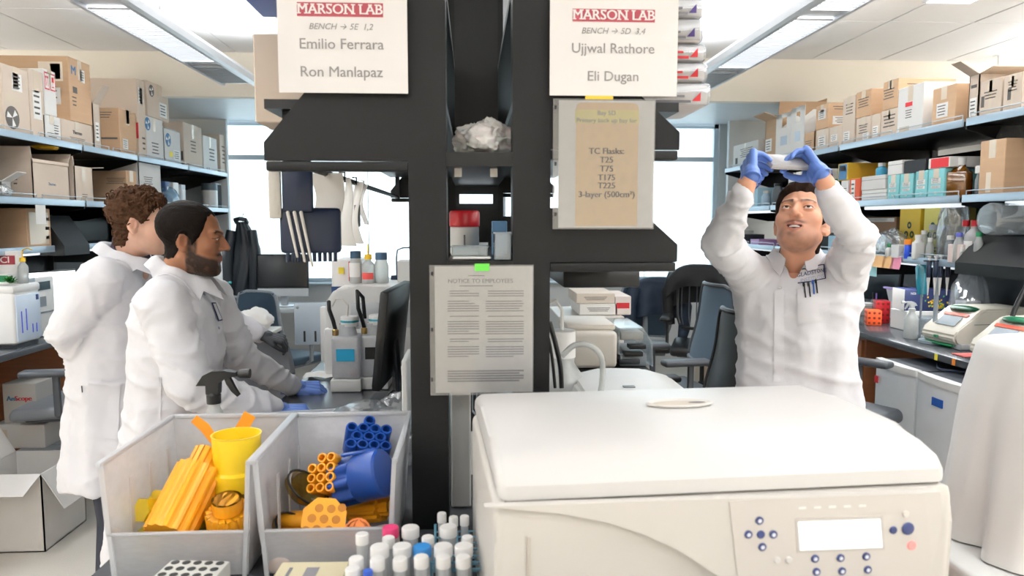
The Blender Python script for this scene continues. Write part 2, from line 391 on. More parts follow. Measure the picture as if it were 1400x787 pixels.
# ------------------------------------------------------------------ island bench and centre shelving
isl = E('island_bench', 'dark topped island lab bench on which the bins and centrifuge stand', 'bench', (0, .7, 0))
MB().box(-.75, .75, 0, 4.7, .872, .91, .005).obj('worktop', BENCH, isl)
for x0 in (-.68, .06):
    for y in (.1, 1.3, 2.5, 3.7):
        c = MB().box(x0, x0 + .62, y, y + .8, .09, .872, .004).obj('cabinet', WOOD, isl)
MB().box(-.03, .03, .02, 4.68, .05, .872).obj('spine_panel', WOOD, isl)
cs = E('centre_shelving', 'black steel double sided shelving standing on the island bench', 'shelving', (0, 1.6, .91))
for x in (-.095, .1305):
    for y in (0, 2.4): MB().box(x - .041, x + .041, y, y + .08, 0, 2.02).obj('post', BLACK, cs, False)
MB().box(-.054, .0895, .9, .91, .62, 2.0).obj('back_panel', UNDER, cs)
def hood(x0, x1, zb, zt, cut, name='end_bracket', y=0):      # end panel with a cut upper outer corner and a folded lip
    s = 1 if x1 > x0 else -1
    z0, z1 = zb - .91, zt - .91
    o = MB().prism([(x0, z0 + .022), (x1, z0 + .022), (x1, z0 + .06), (x1 - s * .09, z1), (x0, z1)], y, y + .012, 'Y').obj(name, BLACK, cs, False)
    MB().box(*sorted((x0, x1 - s * .004)), y - .004, y + .03, z0, z0 + .02, .003).obj('folded_lip', BLACK, o)
for y in (0, 2.44):
    hood(-.136, -.44, 1.708, 1.875, 1, y=y); hood(.1715, .455, 1.735, 1.875, 1, y=y); hood(.1715, .455, 1.49, 1.63, 1, y=y)
    hood(-.136, -.40, 1.95, 2.25, 1, y=y); hood(.1715, .42, 1.95, 2.25, 1, y=y)
for x0, x1, z in ((-.44, -.054, 1.86), (.0895, .455, 1.86), (.0895, .455, 1.53), (-.40, -.054, 2.12), (.0895, .42, 2.12)):
    MB().box(x0, x1, .012, 2.44, z - .91 - .02, z - .91).obj('shelf', UNDER, cs)
for z in (1.75, 1.515):
    s_ = MB().box(-.054, .0895, .004, .9, z - .91 - .03, z - .91).obj('shelf', UNDER, cs)
MB().box(-.04, .07, .82, .86, 1.66 - .91, 1.69 - .91).obj('strip_light', P('lit_strip2', '#eaf6ff', .5, var=0, emit=1.0), cs)
for x in (-.03, .05): MB().box(x - .008, x + .008, .05, .065, 1.70 - .91, 1.719 - .91).obj('clip', OFFW, cs)
MB().tube([(-.40, .06, .823), (-.40, 2.4, .823)], .009, 8).obj('tool_rail', BLACK, cs)
MB().box(-.41, -.39, .04, .06, .815, .95).obj('rail_bracket', BLACK, cs); MB().box(-.41, -.39, 2.4, 2.44, .815, .95).obj('rail_bracket', BLACK, cs)
ul = MB().box(.27, .5, .55, 1.75, 1.405 - .91, 1.455 - .91, .006).obj('under_shelf_light', BLKP, cs)
MB().box(.28, .30, .7, 1.6, 1.455 - .91, 1.512 - .91).obj('light_hanger', BLKP, ul)
# ------------------------------------------------------------------ cartons and shelf goods along the walls
PRINT = P('carton_print', '#57534f', .8); PRINTR = P('red_print', '#c2272d', .7); PRINTB = P('blue_print', '#3f6f97', .7)
PATCH = {'paper': PAPER, 'red': PRINTR, 'blue': PRINTB, 'dark': PRINT, 'tape': TAPE, 'yellow': P('yellow_sticker', '#f0dc4a', .7)}
def face_pt(side, face, hw, hl, h, u, v, out):
    """local point on a box face; u runs to the right and v up as an onlooker in the aisle sees it"""
    if face == 'f':  return Vector((-side * (hw + out), (2 * u - 1) * hl * (1 if side < 0 else -1), v * h))
    if face == 'n':  return Vector(((2 * u - 1) * hw, -hl - out, v * h))
def patch(mb, side, face, hw, hl, h, u, v, w, hh, out):
    mb.quad(*[face_pt(side, face, hw, hl, h, u + a * w / 2, v + b * hh / 2, out) for a, b in ((-1, -1), (1, -1), (1, 1), (-1, 1))])
def decorate(t, body, side, hw, hl, h, marks):
    """printed labels and marks lying on the faces of a box"""
    for mk in marks:
        face, u, v, w, hh, kind = mk[:6]
        if kind in PATCH:
            m = MB(); patch(m, side, face, hw, hl, h, u, v, w, hh, .0008); o = m.obj('paper_label' if kind == 'paper' else 'sticker' if kind != 'tape' else 'tape_strip', PATCH[kind], body, False)
            if kind == 'paper':
                m = MB()
                for k in range(4): patch(m, side, face, hw, hl, h, u - w * .05, v + hh * (.3 - .2 * k), w * (.7 - .12 * (k % 2)), hh * .07, .0014)
                m.obj('printed_lines', PRINT, body, False)
        elif kind == 'lines':
            m = MB(); n = mk[6] if len(mk) > 6 else 4
            for k in range(n): patch(m, side, face, hw, hl, h, u, v + hh * (.5 - (k + .5) / n), w * (1 - .2 * ((k * 7) % 3) / 2), hh * .35 / n, .0008)
            m.obj('printed_lines', PRINT, body, False)
        elif kind == 'disc' or kind == 'bluedisc':
            m = MB(); c = face_pt(side, face, hw, hl, h, u, v, .0008); r = hh * h / 2; vs = []
            for k in range(20):
                a = k * math.pi / 10; d = Vector((0, r * math.cos(a), r * math.sin(a))) if face == 'f' else Vector((r * math.cos(a), 0, r * math.sin(a)))
                vs.append(c + d)
            m.quad(*vs); m.obj('round_logo', PRINT if kind == 'disc' else PRINTB, body, False)
            m = MB()
            for q in range(3):
                a = q * 2.1 + .4; d = (lambda x, z: Vector((0, x, z)) if face == 'f' else Vector((x, 0, z)))
                off = face_pt(side, face, 0, 0, 0, .5, 0, .0007) if False else Vector((-side * .0006 if face == 'f' else 0, -.0006 if face == 'n' else 0, 0))
                m.quad(c + off + d(0, 0), c + off + d(r * .8 * math.cos(a), r * .8 * math.sin(a)), c + off + d(r * .8 * math.cos(a + .7), r * .8 * math.sin(a + .7)))
            m.obj('logo_rays', PAPER, body, False)
        elif kind == 'handling':           # framed handling symbols: arrows and a goblet
            m = MB(); mp = MB()
            for q in (-1, 1):
                cu = u + q * w * .27
                patch(m, side, face, hw, hl, h, cu, v, w * .46, hh, .0008); patch(mp, side, face, hw, hl, h, cu, v, w * .38, hh * .86, .0012)
            m.obj('red_frame', PATCH['red'], body, False); mp.obj('symbol_field', PAPER, body, False)
            m = MB()
            for q in (-.36, -.2): patch(m, side, face, hw, hl, h, u + q * w, v - .05 * hh, w * .05, hh * .5, .0016); patch(m, side, face, hw, hl, h, u + q * w, v + .22 * hh, w * .12, hh * .12, .0016)
            patch(m, side, face, hw, hl, h, u + .27 * w, v + .15 * hh, w * .2, hh * .3, .0016); patch(m, side, face, hw, hl, h, u + .27 * w, v - .1 * hh, w * .04, hh * .3, .0016); patch(m, side, face, hw, hl, h, u + .27 * w, v - .28 * hh, w * .18, hh * .06, .0016)
            m.obj('symbol', PATCH['red'], body, False)
        else:                              # words
            sz = hh * h; p = face_pt(side, face, hw, hl, h, u, v, .001)
            text(kind, sz, mk[6] if len(mk) > 6 else PRINT, body, p, FACE_CAM if face == 'n' else (FACE_XP if side < 0 else FACE_XM), bold=.002 * (sz > .03))
def carton(name, label, cat, side, fx, y0, y1, z0, z1, depth, mat, marks=(), seam=True, flaps=(), group=None, rz=0, tape=True, lidline=False):
    hw, hl, h = depth / 2, abs(y1 - y0) / 2, z1 - z0
    t = E(name, label, cat, (fx + side * hw, (y0 + y1) / 2, z0), rz, group)
    if flaps:                              # open box: four walls, a bottom and flaps
        w = .006; m = MB()
        m.box(-hw, hw, -hl, hl, 0, w).box(-hw, -hw + w, -hl, hl, 0, h).box(hw - w, hw, -hl, hl, 0, h).box(-hw, hw, -hl, -hl + w, 0, h).box(-hw, hw, hl - w, hl, 0, h)
        body = m.obj('body', mat, t, False)
        for f, ang, ln in flaps:
            m = MB()
            if f in 'fb':
                s = (-side if f == 'f' else side)
                m.box(0, s * ln, -hl, hl, -.002, .002); M = Matrix.Translation((s * hw, 0, h)) @ Matrix.Rotation(-s * R(ang), 4, 'Y')
            else:
                s = -1 if f == 'n' else 1
                m.box(-hw, hw, 0, s * ln, -.002, .002); M = Matrix.Translation((0, s * hl, h)) @ Matrix.Rotation(s * R(ang), 4, 'X')
            m.xf(M); m.obj('flap', mat, t, False)
    else:
        body = MB().box(-hw, hw, -hl, hl, 0, h, .003, 1).obj('body', mat, t, False)
        if seam: MB().box(-hw + .004, hw - .004, -.001, .001, h - .001, h + .0008).obj('top_seam', CARDD, t, False)
        if tape:
            s = -side
            MB().box(*sorted((s * (hw + .0006), -s * hw)), -.024, .024, h + .0004, h + .001).box(*sorted((s * hw, s * (hw + .0008))), -.024, .024, h * .68, h + .001).obj('tape_strip', TAPE, t, False)
        if lidline: MB().box(-hw - .001, hw + .001, -hl - .001, hl + .001, h * .7, h * .7 + .002).obj('lid_edge', PRINT, t, False)
    decorate(t, body, side, hw, hl, h, marks)
    return t
ZT = {}
def row(side, fx, base, rows, group):
    for r in rows:
        key, near, far, ytop, depth, mat, label, marks = r[:8]; kw = r[8] if len(r) > 8 else {}
        kw = dict(kw); zb = ZT[kw.pop('on')] if 'on' in kw else base; fxx = kw.pop('fx', fx)
        y0 = at(near, ytop, X=fxx).y; p = at(near, ytop, X=fxx); y1 = at(far, ytop, X=fxx).y
        ZT[key] = p.z
        carton(kw.pop('name', 'shipping_box'), label, kw.pop('cat', 'box'), side, fxx, y0 + .002, y1 - .002, zb + .001, p.z - .001, depth, mat, marks, group=group, **kw)
LF = -2.57
G1 = 'cartons on the top left shelf'
row(-1, LF, LZ1, [
 ('A', 1, 37, 85, .35, CARD2, 'grey-brown carton with a round sunburst logo at the left end of the top left shelf', [('f', .3, .24, .3, .34, 'disc'), ('f', .55, .78, .38, .26, 'paper'), ('f', .35, .5, .6, .16, 'tape')]),
 ('E', 58, 82, 155, .3, CARDW, 'low white taped carton beneath the box with red handling symbols', [('f', .75, .5, .4, .5, 'paper'), ('f', .5, .25, .6, .2, 'lines', 3)]),
 ('F', 82.5, 125, 161, .34, CARD2, 'low pale carton with a printed word, under the big M-marked carton', [('f', .5, .55, .3, .22, 'Thermo'), ('f', .5, .3, .5, .12, 'lines', 2)]),
 ('B', 38, 57.5, 93, .3, CARD2, 'plain pale carton with a tall white label beside the sunburst carton', [('f', .5, .5, .6, .42, 'paper')]),
 ('C', 58.5, 75, 93, .28, CARDW, 'white carton with two red framed handling symbols near the left edge of the shelf', [('f', .5, .75, .9, .38, 'handling')], {'on': 'E'}),
 ('D', 92, 122, 76, .5, CARD, 'big brown carton with a dark zigzag letter set on top of the low printed carton', [('f', .22, .8, .4, .2, 'M', PRINTB), ('f', .62, .76, .2, .2, 'paper'), ('n', .84, .76, .12, .24, 'red'), ('n', .78, .76, .3, .3, 'tape'), ('n', .78, .38, .22, .26, 'paper'), ('f', .2, .32, .2, .18, 'lines', 3), ('f', .25, .5, .2, .1, 'dark')], {'on': 'F'}),
 ('G', 126, 136, 140, .3, CARD2, 'small open carton with a raised white flap behind the big M-marked carton', [('f', .5, .4, .5, .4, 'paper')], {'flaps': (('f', 60, .14), ('n', 70, .08))}),
 ('H', 162, 185, 147, .34, CARD, 'brown carton with small printed icons on its near side and a lifted lid edge', [('n', .7, .35, .5, .12, 'lines', 1), ('n', .6, .85, .5, .16, 'lines', 3), ('f', .3, .25, .3, .22, 'paper'), ('f', .5, .86, .2, .3, 'tape')]),
 ('I', 186, 197, 107, .42, CARD2, 'tall narrow carton standing behind the icon printed carton', [('f', .4, .8, .5, .2, 'paper'), ('n', .9, .35, .2, .2, 'red'), ('f', .6, .2, .4, .2, 'lines', 3)]),
 ('K', 198, 222, 157, .34, CARDG, 'pale carton with a blue round logo that carries the sunburst carton', [('f', .12, .82, .3, .3, 'bluedisc'), ('f', .5, .3, .4, .3, 'lines', 4)]),
 ('J', 200, 229, 109, .34, CARD2, 'brown and grey carton with a dark sunburst logo stacked second high', [('f', .2, .75, .3, .34, 'disc'), ('f', .72, .3, .36, .42, 'paper')], {'on': 'K'}),
 ('L', 223, 246, 175, .3, CARDG, 'white carton with a small blue disc and an open top flap', [('f', .25, .7, .3, .4, 'bluedisc'), ('f', .75, .3, .4, .3, 'paper'), ('f', .4, .3, .2, .15, 'yellow')], {'flaps': (('n', 60, .08), ('f', 150, .05))}),
 ('M', 250, 275, 166, .36, CARD2, 'tall pale carton near the far end with a plain front', [('f', .5, .5, .3, .3, 'lines', 4), ('n', .9, .25, .15, .2, 'dark')]),
 ('N', 277, 296, 184, .34, CARDG, 'small whitish carton second from the far end of the top left shelf', [('f', .6, .5, .4, .4, 'lines', 4)]),
 ('O', 300, 311, 183, .3, CARD2, 'last carton at the window end of the top left shelf', [('f', .5, .5, .6, .5, 'lines', 5)]),
], G1)
row(-1, LF, LZ2, [
 ('P0', 1, 15, 247, .3, CARDW, 'white carton with a brown flap at the outer left end of the second shelf', [('f', .5, .5, .5, .5, 'lines', 4)], {'flaps': (('n', 20, .1), ('f', 30, .1))}),
 ('Q', 43, 93, 216, .5, CARD2, 'large open carton with brown flaps up and a pale printed word on its front', [('f', .5, .42, .15, .1, 'Thermo', PRINTB), ('n', .8, .5, .05, .3, 'lines', 3)], {'flaps': (('n', 80, .07), ('b', 85, .08), ('f', -80, .02), ('r', 60, .07))}),
 ('R', 101, 126, 226, .4, CARD2, 'open carton whose flap sticks out with a yellow bag on top', [('f', .5, .8, .2, .4, 'tape'), ('f', .5, .2, .3, .12, 'lines', 2)], {'flaps': (('r', 5, .16), ('n', 80, .06))}),
 ('S', 176, 187, 233, .42, CARD, 'tilted brown carton with icons, leaning against the white carton', [('n', .8, .7, .35, .2, 'lines', 4), ('n', .78, .25, .35, .1, 'lines', 1)], {'rz': R(-7)}),
 ('T', 189, 219, 221, .46, CARDG, 'large white carton with an open brown flap above the curly haired man', [('f', .4, .6, .4, .2, 'lines', 4)], {'flaps': (('n', 8, .06), ('b', 5, .1))}),
], 'cartons on the second left shelf')
row(-1, -2.6, LZ3, [
 ('AA', 35, 68, 284, .45, CARD, 'brown carton with a clear taped front on the lowest left shelf', [('f', .5, .5, .8, .8, 'tape'), ('f', .85, .5, .2, .7, 'lines', 3)]),
], None)
RF = 2.57
row(1, RF, RZ1, [
 ('a', 1399, 1373, 97, .35, CARD2, 'grey-brown printed carton at the right end of the top right shelf', [('f', .5, .7, .5, .3, 'lines', 4), ('f', .35, .5, .2, .3, 'dark'), ('f', .5, .5, .12, .9, 'tape')]),
 ('b', 1371, 1341, 104, .36, CARD2, 'taped printed carton beside the right end carton', [('f', .5, .6, .6, .25, 'lines', 3), ('f', .15, .45, .15, .3, 'dark'), ('f', .5, .5, .14, .95, 'tape')]),
 ('c', 1340, 1326, 100, .36, CARD2, 'narrow open-lidded carton with dark handling marks beside the plain brown carton', [('f', .5, .75, .6, .2, 'lines', 1), ('f', .5, .3, .7, .4, 'paper')], {'flaps': (('f', 30, .12), ('n', 10, .1))}),
 ('d', 1308, 1276, 113, .34, CARD, 'plain brown carton with one white address label', [('f', .45, .42, .5, .36, 'paper')]),
 ('e', 1264, 1229, 111, .36, CARDW, 'tall white carton with a small red label', [('f', .45, .62, .28, .09, 'red'), ('f', .45, .42, .25, .2, 'lines', 4), ('f', .3, .12, .4, .1, 'tape')]),
 ('f1', 1228.5, 1205, 146, .34, CARD2, 'lower printed carton of the stack beside the tall white carton', [('f', .5, .6, .7, .5, 'lines', 4), ('f', .5, .5, .1, .9, 'tape')]),
 ('f2', 1229, 1208, 106, .36, CARD, 'upper printed carton of the stack beside the tall white carton', [('f', .4, .55, .7, .4, 'lines', 4), ('n', .5, .7, .7, .3, 'lines', 3), ('f', .5, .85, .1, .3, 'tape')], {'on': 'f1'}),
 ('g', 1204, 1192, 154, .3, CARD2, 'low carton with a white label wedged between two stacks', [('f', .5, .35, .6, .4, 'paper')]),
 ('h1', 1191, 1171, 157, .34, CARD2, 'lower carton of the middle stack with taped label', [('f', .5, .55, .6, .4, 'lines', 4), ('f', .7, .25, .4, .25, 'paper')]),
 ('h2', 1192, 1171, 120, .34, CARD, 'upper carton of the middle stack with a dark block on its near side', [('f', .5, .55, .7, .4, 'lines', 4), ('n', .5, .5, .4, .5, 'dark')], {'on': 'h1'}),
 ('i', 1170, 1153, 129, .3, CARD2, 'tall slim printed carton next to the middle stack', [('f', .55, .75, .6, .25, 'lines', 4), ('f', .4, .2, .5, .2, 'paper')]),
 ('j', 1152, 1134, 170, .3, CARD2, 'low carton with lines of print below the orange brown carton', [('f', .4, .5, .5, .3, 'paper')]),
 ('k1', 1133, 1116, 174, .3, CARD2, 'lower carton of the stack next to the white magazine holders', [('f', .5, .45, .6, .5, 'paper')]),
 ('k2', 1133.5, 1116, 140, .32, CARD, 'upper carton with a printed near side and a red corner sticker', [('n', .4, .3, .6, .34, 'paper'), ('n', .4, .8, .6, .2, 'lines', 2), ('n', .93, .5, .08, .16, 'red'), ('f', .5, .6, .6, .4, 'paper')], {'on': 'k1'}),
 ('l', 1114, 1098, 179, .3, CARD, 'small open carton behind the raised gloved hand', [('f', .5, .5, .6, .3, 'lines', 3)], {'flaps': (('n', 40, .07), ('b', 60, .06))}),
 ('m', 1064, 1047, 160, .4, CARD, 'open brown carton with flaps up behind the magazine holders', [('f', .3, .4, .5, .3, 'paper')], {'flaps': (('b', 85, .16), ('r', 30, .14), ('f', 20, .12), ('n', 80, .13))}),
 ('n', 1037, 1003, 190, .3, CARDG, 'grey carton with a perishable warning at the window end of the top right shelf', [('f', .55, .16, .12, .12, 'PERISHABLE'), ('f', .55, .6, .5, .4, 'lines', 5), ('f', .15, .3, .1, .3, 'dark')]),
], 'cartons on the top right shelf')
row(1, 2.95, RZ1, [('o', 1110, 1088, 148, .2, CARDW, 'white carton rising behind the magazine holders', [('f', .5, .7, .3, .3, 'lines', 3)])], None)
# white magazine holders with slotted fronts
for i, (a, b, yt) in enumerate(((1081, 1063, 152), (1100, 1083, 143))):
    p = at(a, yt, X=2.56); y0, y1 = p.y, at(b, yt, X=2.56).y; h = p.z - RZ1
    t = E('magazine_holder', ('white slotted magazine holder, the shorter of the pair behind the gloves' , 'white slotted magazine holder, the taller of the pair behind the gloves')[i], 'holder', (2.56 + .12, (y0 + y1) / 2, RZ1 + .001), R(6 if i == 0 else 2), 'magazine holders'); hl = (y1 - y0) / 2
    m = MB(); m.prism([(-.12, 0), (.12, 0), (.12, h), (.06, h), (-.12, h * .62)], -hl, -hl + .004, 'Y').prism([(-.12, 0), (.12, 0), (.12, h), (.06, h), (-.12, h * .62)], hl - .004, hl, 'Y').box(-.12, .12, -hl, hl, 0, .004).obj('side_panel', CARDW, t, False)
    m = MB(); z0, z1 = .004, h
    m.box(-.12, -.116, -hl, hl, z0, h * .68).box(-.12, -.116, -hl, -hl * .3, h * .68, h).box(-.12, -.116, hl * .3, hl, h * .68, h).box(-.12, -.116, -hl, hl, h * .9, h).obj('front_panel', CARDW, t, False)
    m = MB(); patch(m, 1, 'f', .12, hl, h, .5, .4, .4, .2, .001); m.obj('paper_label', P('pale_blue_label', '#c5d4e2', .7), t, False)
# second right shelf
row(1, RF, RZ2, [
 ('q1', 1376, 1341, 188, .5, CARD, 'big plain brown carton on the second shelf near the right edge', [('f', .4, .25, .2, .36, 'tape')]),
], None)
row(1, RF, RZ2, [
 ('t1', 1230, 1214, 238, .3, TEAL, 'teal kit box at the left of the teal row, under the white box', [('f', .45, .6, .6, .18, 'paper'), ('f', .45, .4, .6, .1, 'paper'), ('f', .45, .2, .15, .08, 'paper')]),
 ('t2', 1249, 1231, 236, .3, TEAL, 'second teal kit box, with a mustard side', [('f', .5, .6, .6, .18, 'paper'), ('f', .5, .4, .6, .1, 'paper'), ('f', .5, .2, .15, .08, 'paper')]),
 ('t3', 1268.5, 1252, 232, .3, TEAL, 'third teal kit box, beneath the black box', [('f', .5, .6, .7, .18, 'paper'), ('f', .5, .42, .7, .1, 'paper'), ('f', .5, .2, .15, .08, 'paper')]),
 ('t4', 1292, 1269.5, 229, .3, TEAL, 'fourth teal kit box, beneath the red framed white box', [('f', .5, .6, .6, .2, 'paper'), ('f', .5, .4, .6, .1, 'paper'), ('f', .5, .2, .15, .08, 'paper')]),
], 'teal kit boxes on the second right shelf')
row(1, RF, RZ2, [
 ('u1', 1234, 1214, 218, .26, CARDW, 'white lidded box on top of the first teal kit boxes', [], {'on': 't2', 'tape': False, 'lidline': True}),
 ('u2', 1266, 1236, 216, .26, P('black_card', '#15161a', .6), 'flat black box lying on the teal kit boxes', [], {'on': 't2', 'tape': False, 'seam': False}),
 ('u3', 1299, 1269.5, 213, .26, CARDW, 'white box framed in red print on the fourth teal kit box', [('f', .55, .5, .84, .9, 'red'), ], {'on': 't4', 'tape': False, 'seam': False}),
 ('v1', 1212, 1178, 258, .28, CARDW, 'lower of two flat white freezer boxes', [], {'tape': False, 'lidline': True}),
 ('v2', 1211, 1178, 238, .28, CARDG, 'upper of two flat white freezer boxes', [], {'on': 'v1', 'tape': False, 'lidline': True}),
 ('w1', 1176, 1162, 243, .3, P('brick_red_card', '#c4502e', .7), 'brick red box with a white spine beside the freezer boxes', [('f', .35, .5, .4, .9, 'paper')], {'tape': False}),
 ('w2', 1160, 1150, 246, .3, CARDW, 'slim white box beside the brick red box', [('f', .5, .5, .6, .4, 'lines', 4)], {'tape': False}),
 ('w3', 1160, 1146, 222, .3, P('mustard_card', '#c9a32b', .7), 'mustard and pale blue box above the slim white box', [('f', .5, .5, .8, .9, 'blue'), ('f', .5, .7, .6, .3, 'paper')], {'on': 'w2', 'tape': False}),
 ('w4', 1146, 1139, 244, .3, P('dark_green_card', '#1d5138', .7), 'dark green box with a white label beside the slim white box', [('f', .5, .7, .8, .4, 'paper')], {'tape': False}),
 ('w5', 1133, 1120, 230, .3, CARDW, 'white box seen under the raised sleeve on the second right shelf', [('f', .5, .6, .6, .3, 'paper')], {'tape': False}),
 ('w6', 1095, 1088, 234, .25, CARDW, 'narrow white box behind the held plate', [('f', .5, .5, .7, .4, 'lines', 4)], {'tape': False}),
 ('w7', 1086, 1078, 238, .25, CARDW, 'narrow printed box, left neighbour of the narrow white box behind the plate', [('f', .5, .5, .7, .5, 'dark'), ('f', .5, .5, .5, .4, 'paper')], {'tape': False}),
 ('w8', 1036, 1020, 256, .28, P('pale_blue_card', '#a8cfe0', .6), 'pale blue box at the window end of the second right shelf', [('f', .5, .5, .5, .8, 'paper')], {'tape': False}),
], None)
# reagent shelf, right: yellow three-ring cubes and a board
def cube_box(a, b, yt, lab, mat):
    p = at(a, yt, X=2.72); y0, y1 = p.y, at(b, yt, X=2.72).y
    t = carton('dispenser_box', lab, 'box', 1, 2.72, y0, y1, RZ3 + .002, p.z, .2, mat, [('f', .5, .18, .6, .12, 'lines', 2)], tape=False, seam=False, group='yellow three-ring boxes')
    b_ = t.children[0]; hl = (y1 - y0) / 2; h = p.z - RZ3
    m = MB()
    for cu, cv in ((.5, .62), (.36, .44), (.64, .44)):
        c = face_pt(1, 'f', .1, hl, h, cu, cv, .001); r0, r1 = .022, .009
        for q in range(16):
            a0, a1 = q * math.pi / 8, (q + 1) * math.pi / 8
            m.quad(*[c + Vector((0, r * math.cos(a), r * math.sin(a))) for r, a in ((r0, a0), (r0, a1), (r1, a1), (r1, a0))])
    m.obj('ring_emblem', P('dark_green_print', '#23443a', .7), b_, False)
    MB().cbox((-.04, 0, h + .001), (.05, .07, .002)).obj('white_tab', PAPER, t)
cube_box(1259, 1231, 281, 'yellow cube box with three dark rings, the left of two', P('mustard_yellow_card', '#d8b62c', .6))
cube_box(1290, 1264, 281, 'paler yellow cube box with three dark rings, the right of two', P('pale_yellow_card', '#d9cf6e', .6))
row(1, 2.8, RZ3, [('gb', 1304, 1291, 283, .16, P('bottle_green_card', '#14523a', .6), 'dark green box just right of the two yellow cube boxes', [], {'tape': False, 'seam': False}),
 ('bb', 1226, 1178, 296, .2, CARDD, 'long brown carton at the back of the right reagent shelf', [('f', .5, .92, .9, .1, 'paper')], {'tape': False})], None)
# floor goods under the left bench
def floor_box(lab, px0, px1, ytop, ybot, X, depth, mat, marks, **kw):
    p = at(px0, ytop, X=X); q = at(px1, ytop, X=X); zb = at(px0, ybot, X=X).z
    return carton('shipping_box', lab, 'box', -1, X, p.y, q.y, max(zb, 0), p.z, depth, mat, marks, **kw)
# ------------------------------------------------------------------ signs on the centre shelving
YS = 1.583
def on(px, py, root, dy=0):
    p = at(px, py, Y=YS); return p - root.location + Vector((0, dy, 0))
def sign_text(root, par, body, px, py, hpx, mat, dy=-.0025, **k):
    p = on(px, py, root, dy); return text(body, hpx * YS / 1000 * 1.38, mat, par, p, FACE_CAM, **k)
def rect(root, par, name, x0, y0, x1, y1, mat, dy, th=.0006):
    a, b = on(x0, y0, root), on(x1, y1, root)
    return MB().box(min(a.x, b.x), max(a.x, b.x), dy - th, dy, min(a.z, b.z), max(a.z, b.z)).obj(name, mat, par, False)
BANNER = P('dull_red_banner', '#a84a54', .8, var=.08); SIGNP = P('cream_sign_paper', '#e6e2df', .8, var=.03, scale=3); SINK = P('faded_ink', '#8f8b8a', .8)
def paper_sign(x0, y0, x1, y1, label, banner, lines):
    c = at((x0 + x1) / 2, y1, Y=YS); s = E('paper_sign', label, 'sign', c)
    sh = rect(s, s, 'sheet', x0, y0, x1, y1, SIGNP, 0, .0012)
    rect(s, s, 'banner', *banner, BANNER, -.0014)
    sign_text(s, s, 'MARSON LAB', (banner[0] + banner[2]) / 2, (banner[1] + banner[3]) / 2, 13.2, SIGNP, bold=.0006, serif=True, sp=1.0, dy=-.0024)
    for body, px, py, h, k in lines: sign_text(s, s, body, px, py, h, SINK, dy=-.0018, **k)
    return s
paper_sign(378, -9, 558, 128, 'paper sign with a red banner and two names, on the left shelf end', (406, 3, 524, 24),
           [('BENCH \u2192 5E  1,2', 466, 37, 8, {'shear': .25}), ('Emilio Ferrara', 467, 61, 14, {'bold': .0002}), ('Ron Manlapaz', 467, 99, 14, {'bold': .0002})])
paper_sign(752, -4, 925, 132, 'paper sign with a red banner and two names, above the orange flask notice', (783, 12, 895, 31),
           [('BENCH \u2192 5D  3,4', 838, 43, 8, {'shear': .25}), ('Ujjwal Rathore', 838, 67, 13.5, {'bold': .0002}), ('Eli Dugan', 838, 105, 13.5, {'bold': .0002})])
SLEEVE = clear('sheet_protector', '#f4f4f4', .85, .25, .15, .12)
def sleeve(root, x0, y0, x1, y1, strip):
    o = rect(root, root, 'plastic_sleeve', x0, y0, x1, y1, SLEEVE, -.004, .0005)
    for py in (y0 + 12, (y0 + y1) / 2, y1 - 20): rect(root, o, 'punched_hole', strip - 1.5, py - 2.5, strip + 1.5, py + 2.5, INK, -.0046, .0003)
    return o
c = at(826, 313, Y=YS); s = E('flask_notice', 'orange and yellow flask notice in a clear sleeve below the right sign', 'notice', c)
rect(s, s, 'sheet', 764, 137, 892, 311, PAPER, -.001, .0012)
a, b = on(786, 309, s), on(873, 141, s)
m = MB(); r = .012; poly = [(a.x, a.z), (b.x, a.z), (b.x, b.z - r)] + [(b.x - r + r * math.cos(q), b.z - r + r * math.sin(q)) for q in (.5, 1.05, 1.57)] + [(a.x + r + r * math.cos(q), b.z - r + r * math.sin(q)) for q in (1.57, 2.1, 2.6, 3.14)]
m.prism(poly, -.0028, -.0022, 'Y').obj('orange_card', P('apricot_paper', '#eec68c', .8), s, False)
rect(s, s, 'highlighted_band', 786, 150, 873, 169, P('highlighter_yellow', '#eddc7c', .8), -.003)
for body, y in (('Bay 5D', 155), ('Primary back up bay for', 165)): sign_text(s, s, body, 829, y, 6.2, GINK, dy=-.0037, bold=.0001)
for body, y in (('TC Flasks:', 207), ('T25', 219), ('T75', 231), ('T175', 243), ('T225', 254), ('3-layer (500cm\u00b2)', 266)): sign_text(s, s, body, 829, y, 8.4, P('brown_ink', '#4a3a2c', .8), dy=-.0037, bold=.0006)
sleeve(s, 756, 135, 893, 313, 759)
rect(s, s, 'yellow_tab', 800, 131, 838, 137, P('yellow_tape', '#e8c53a', .7), -.0015)
c = at(658, 538, Y=YS); s = E('employee_notice', 'printed employee notice in a clear sleeve held by green tape between the posts', 'notice', c)
rect(s, s, 'sheet', 594, 364, 728, 535, PAPER, 0, .0012)
sign_text(s, s, 'NOTICE TO EMPLOYEES', 657, 384, 6, GINK, bold=.0003, dy=-.0018)
m = MB(); rnd = random.Random(3)
def lines(m, x0, x1, y0, y1, step):
    y = y0
    while y < y1:
        e = x1 - rnd.choice((0, 0, 2, 6, 14)) if rnd.random() < .5 else x1
        p, q = on(x0, y, s), on(e, y + 1.1, s); m.box(p.x, q.x, -.0017, -.0013, q.z, p.z); y += step
lines(m, 640, 676, 376, 378, 3); lines(m, 628, 688, 390, 393, 3)
for x0, x1 in ((612, 655), (664, 716)):
    y = 397
    for n in (3, 5, 1, 6, 2, 5): lines(m, x0 + (3 if n < 5 else 0), x1, y, y + n * 3.3, 3.3); y += n * 3.3 + 4
lines(m, 612, 716, 506, 520, 3.4)
m.obj('printed_lines', GINK, s, False)
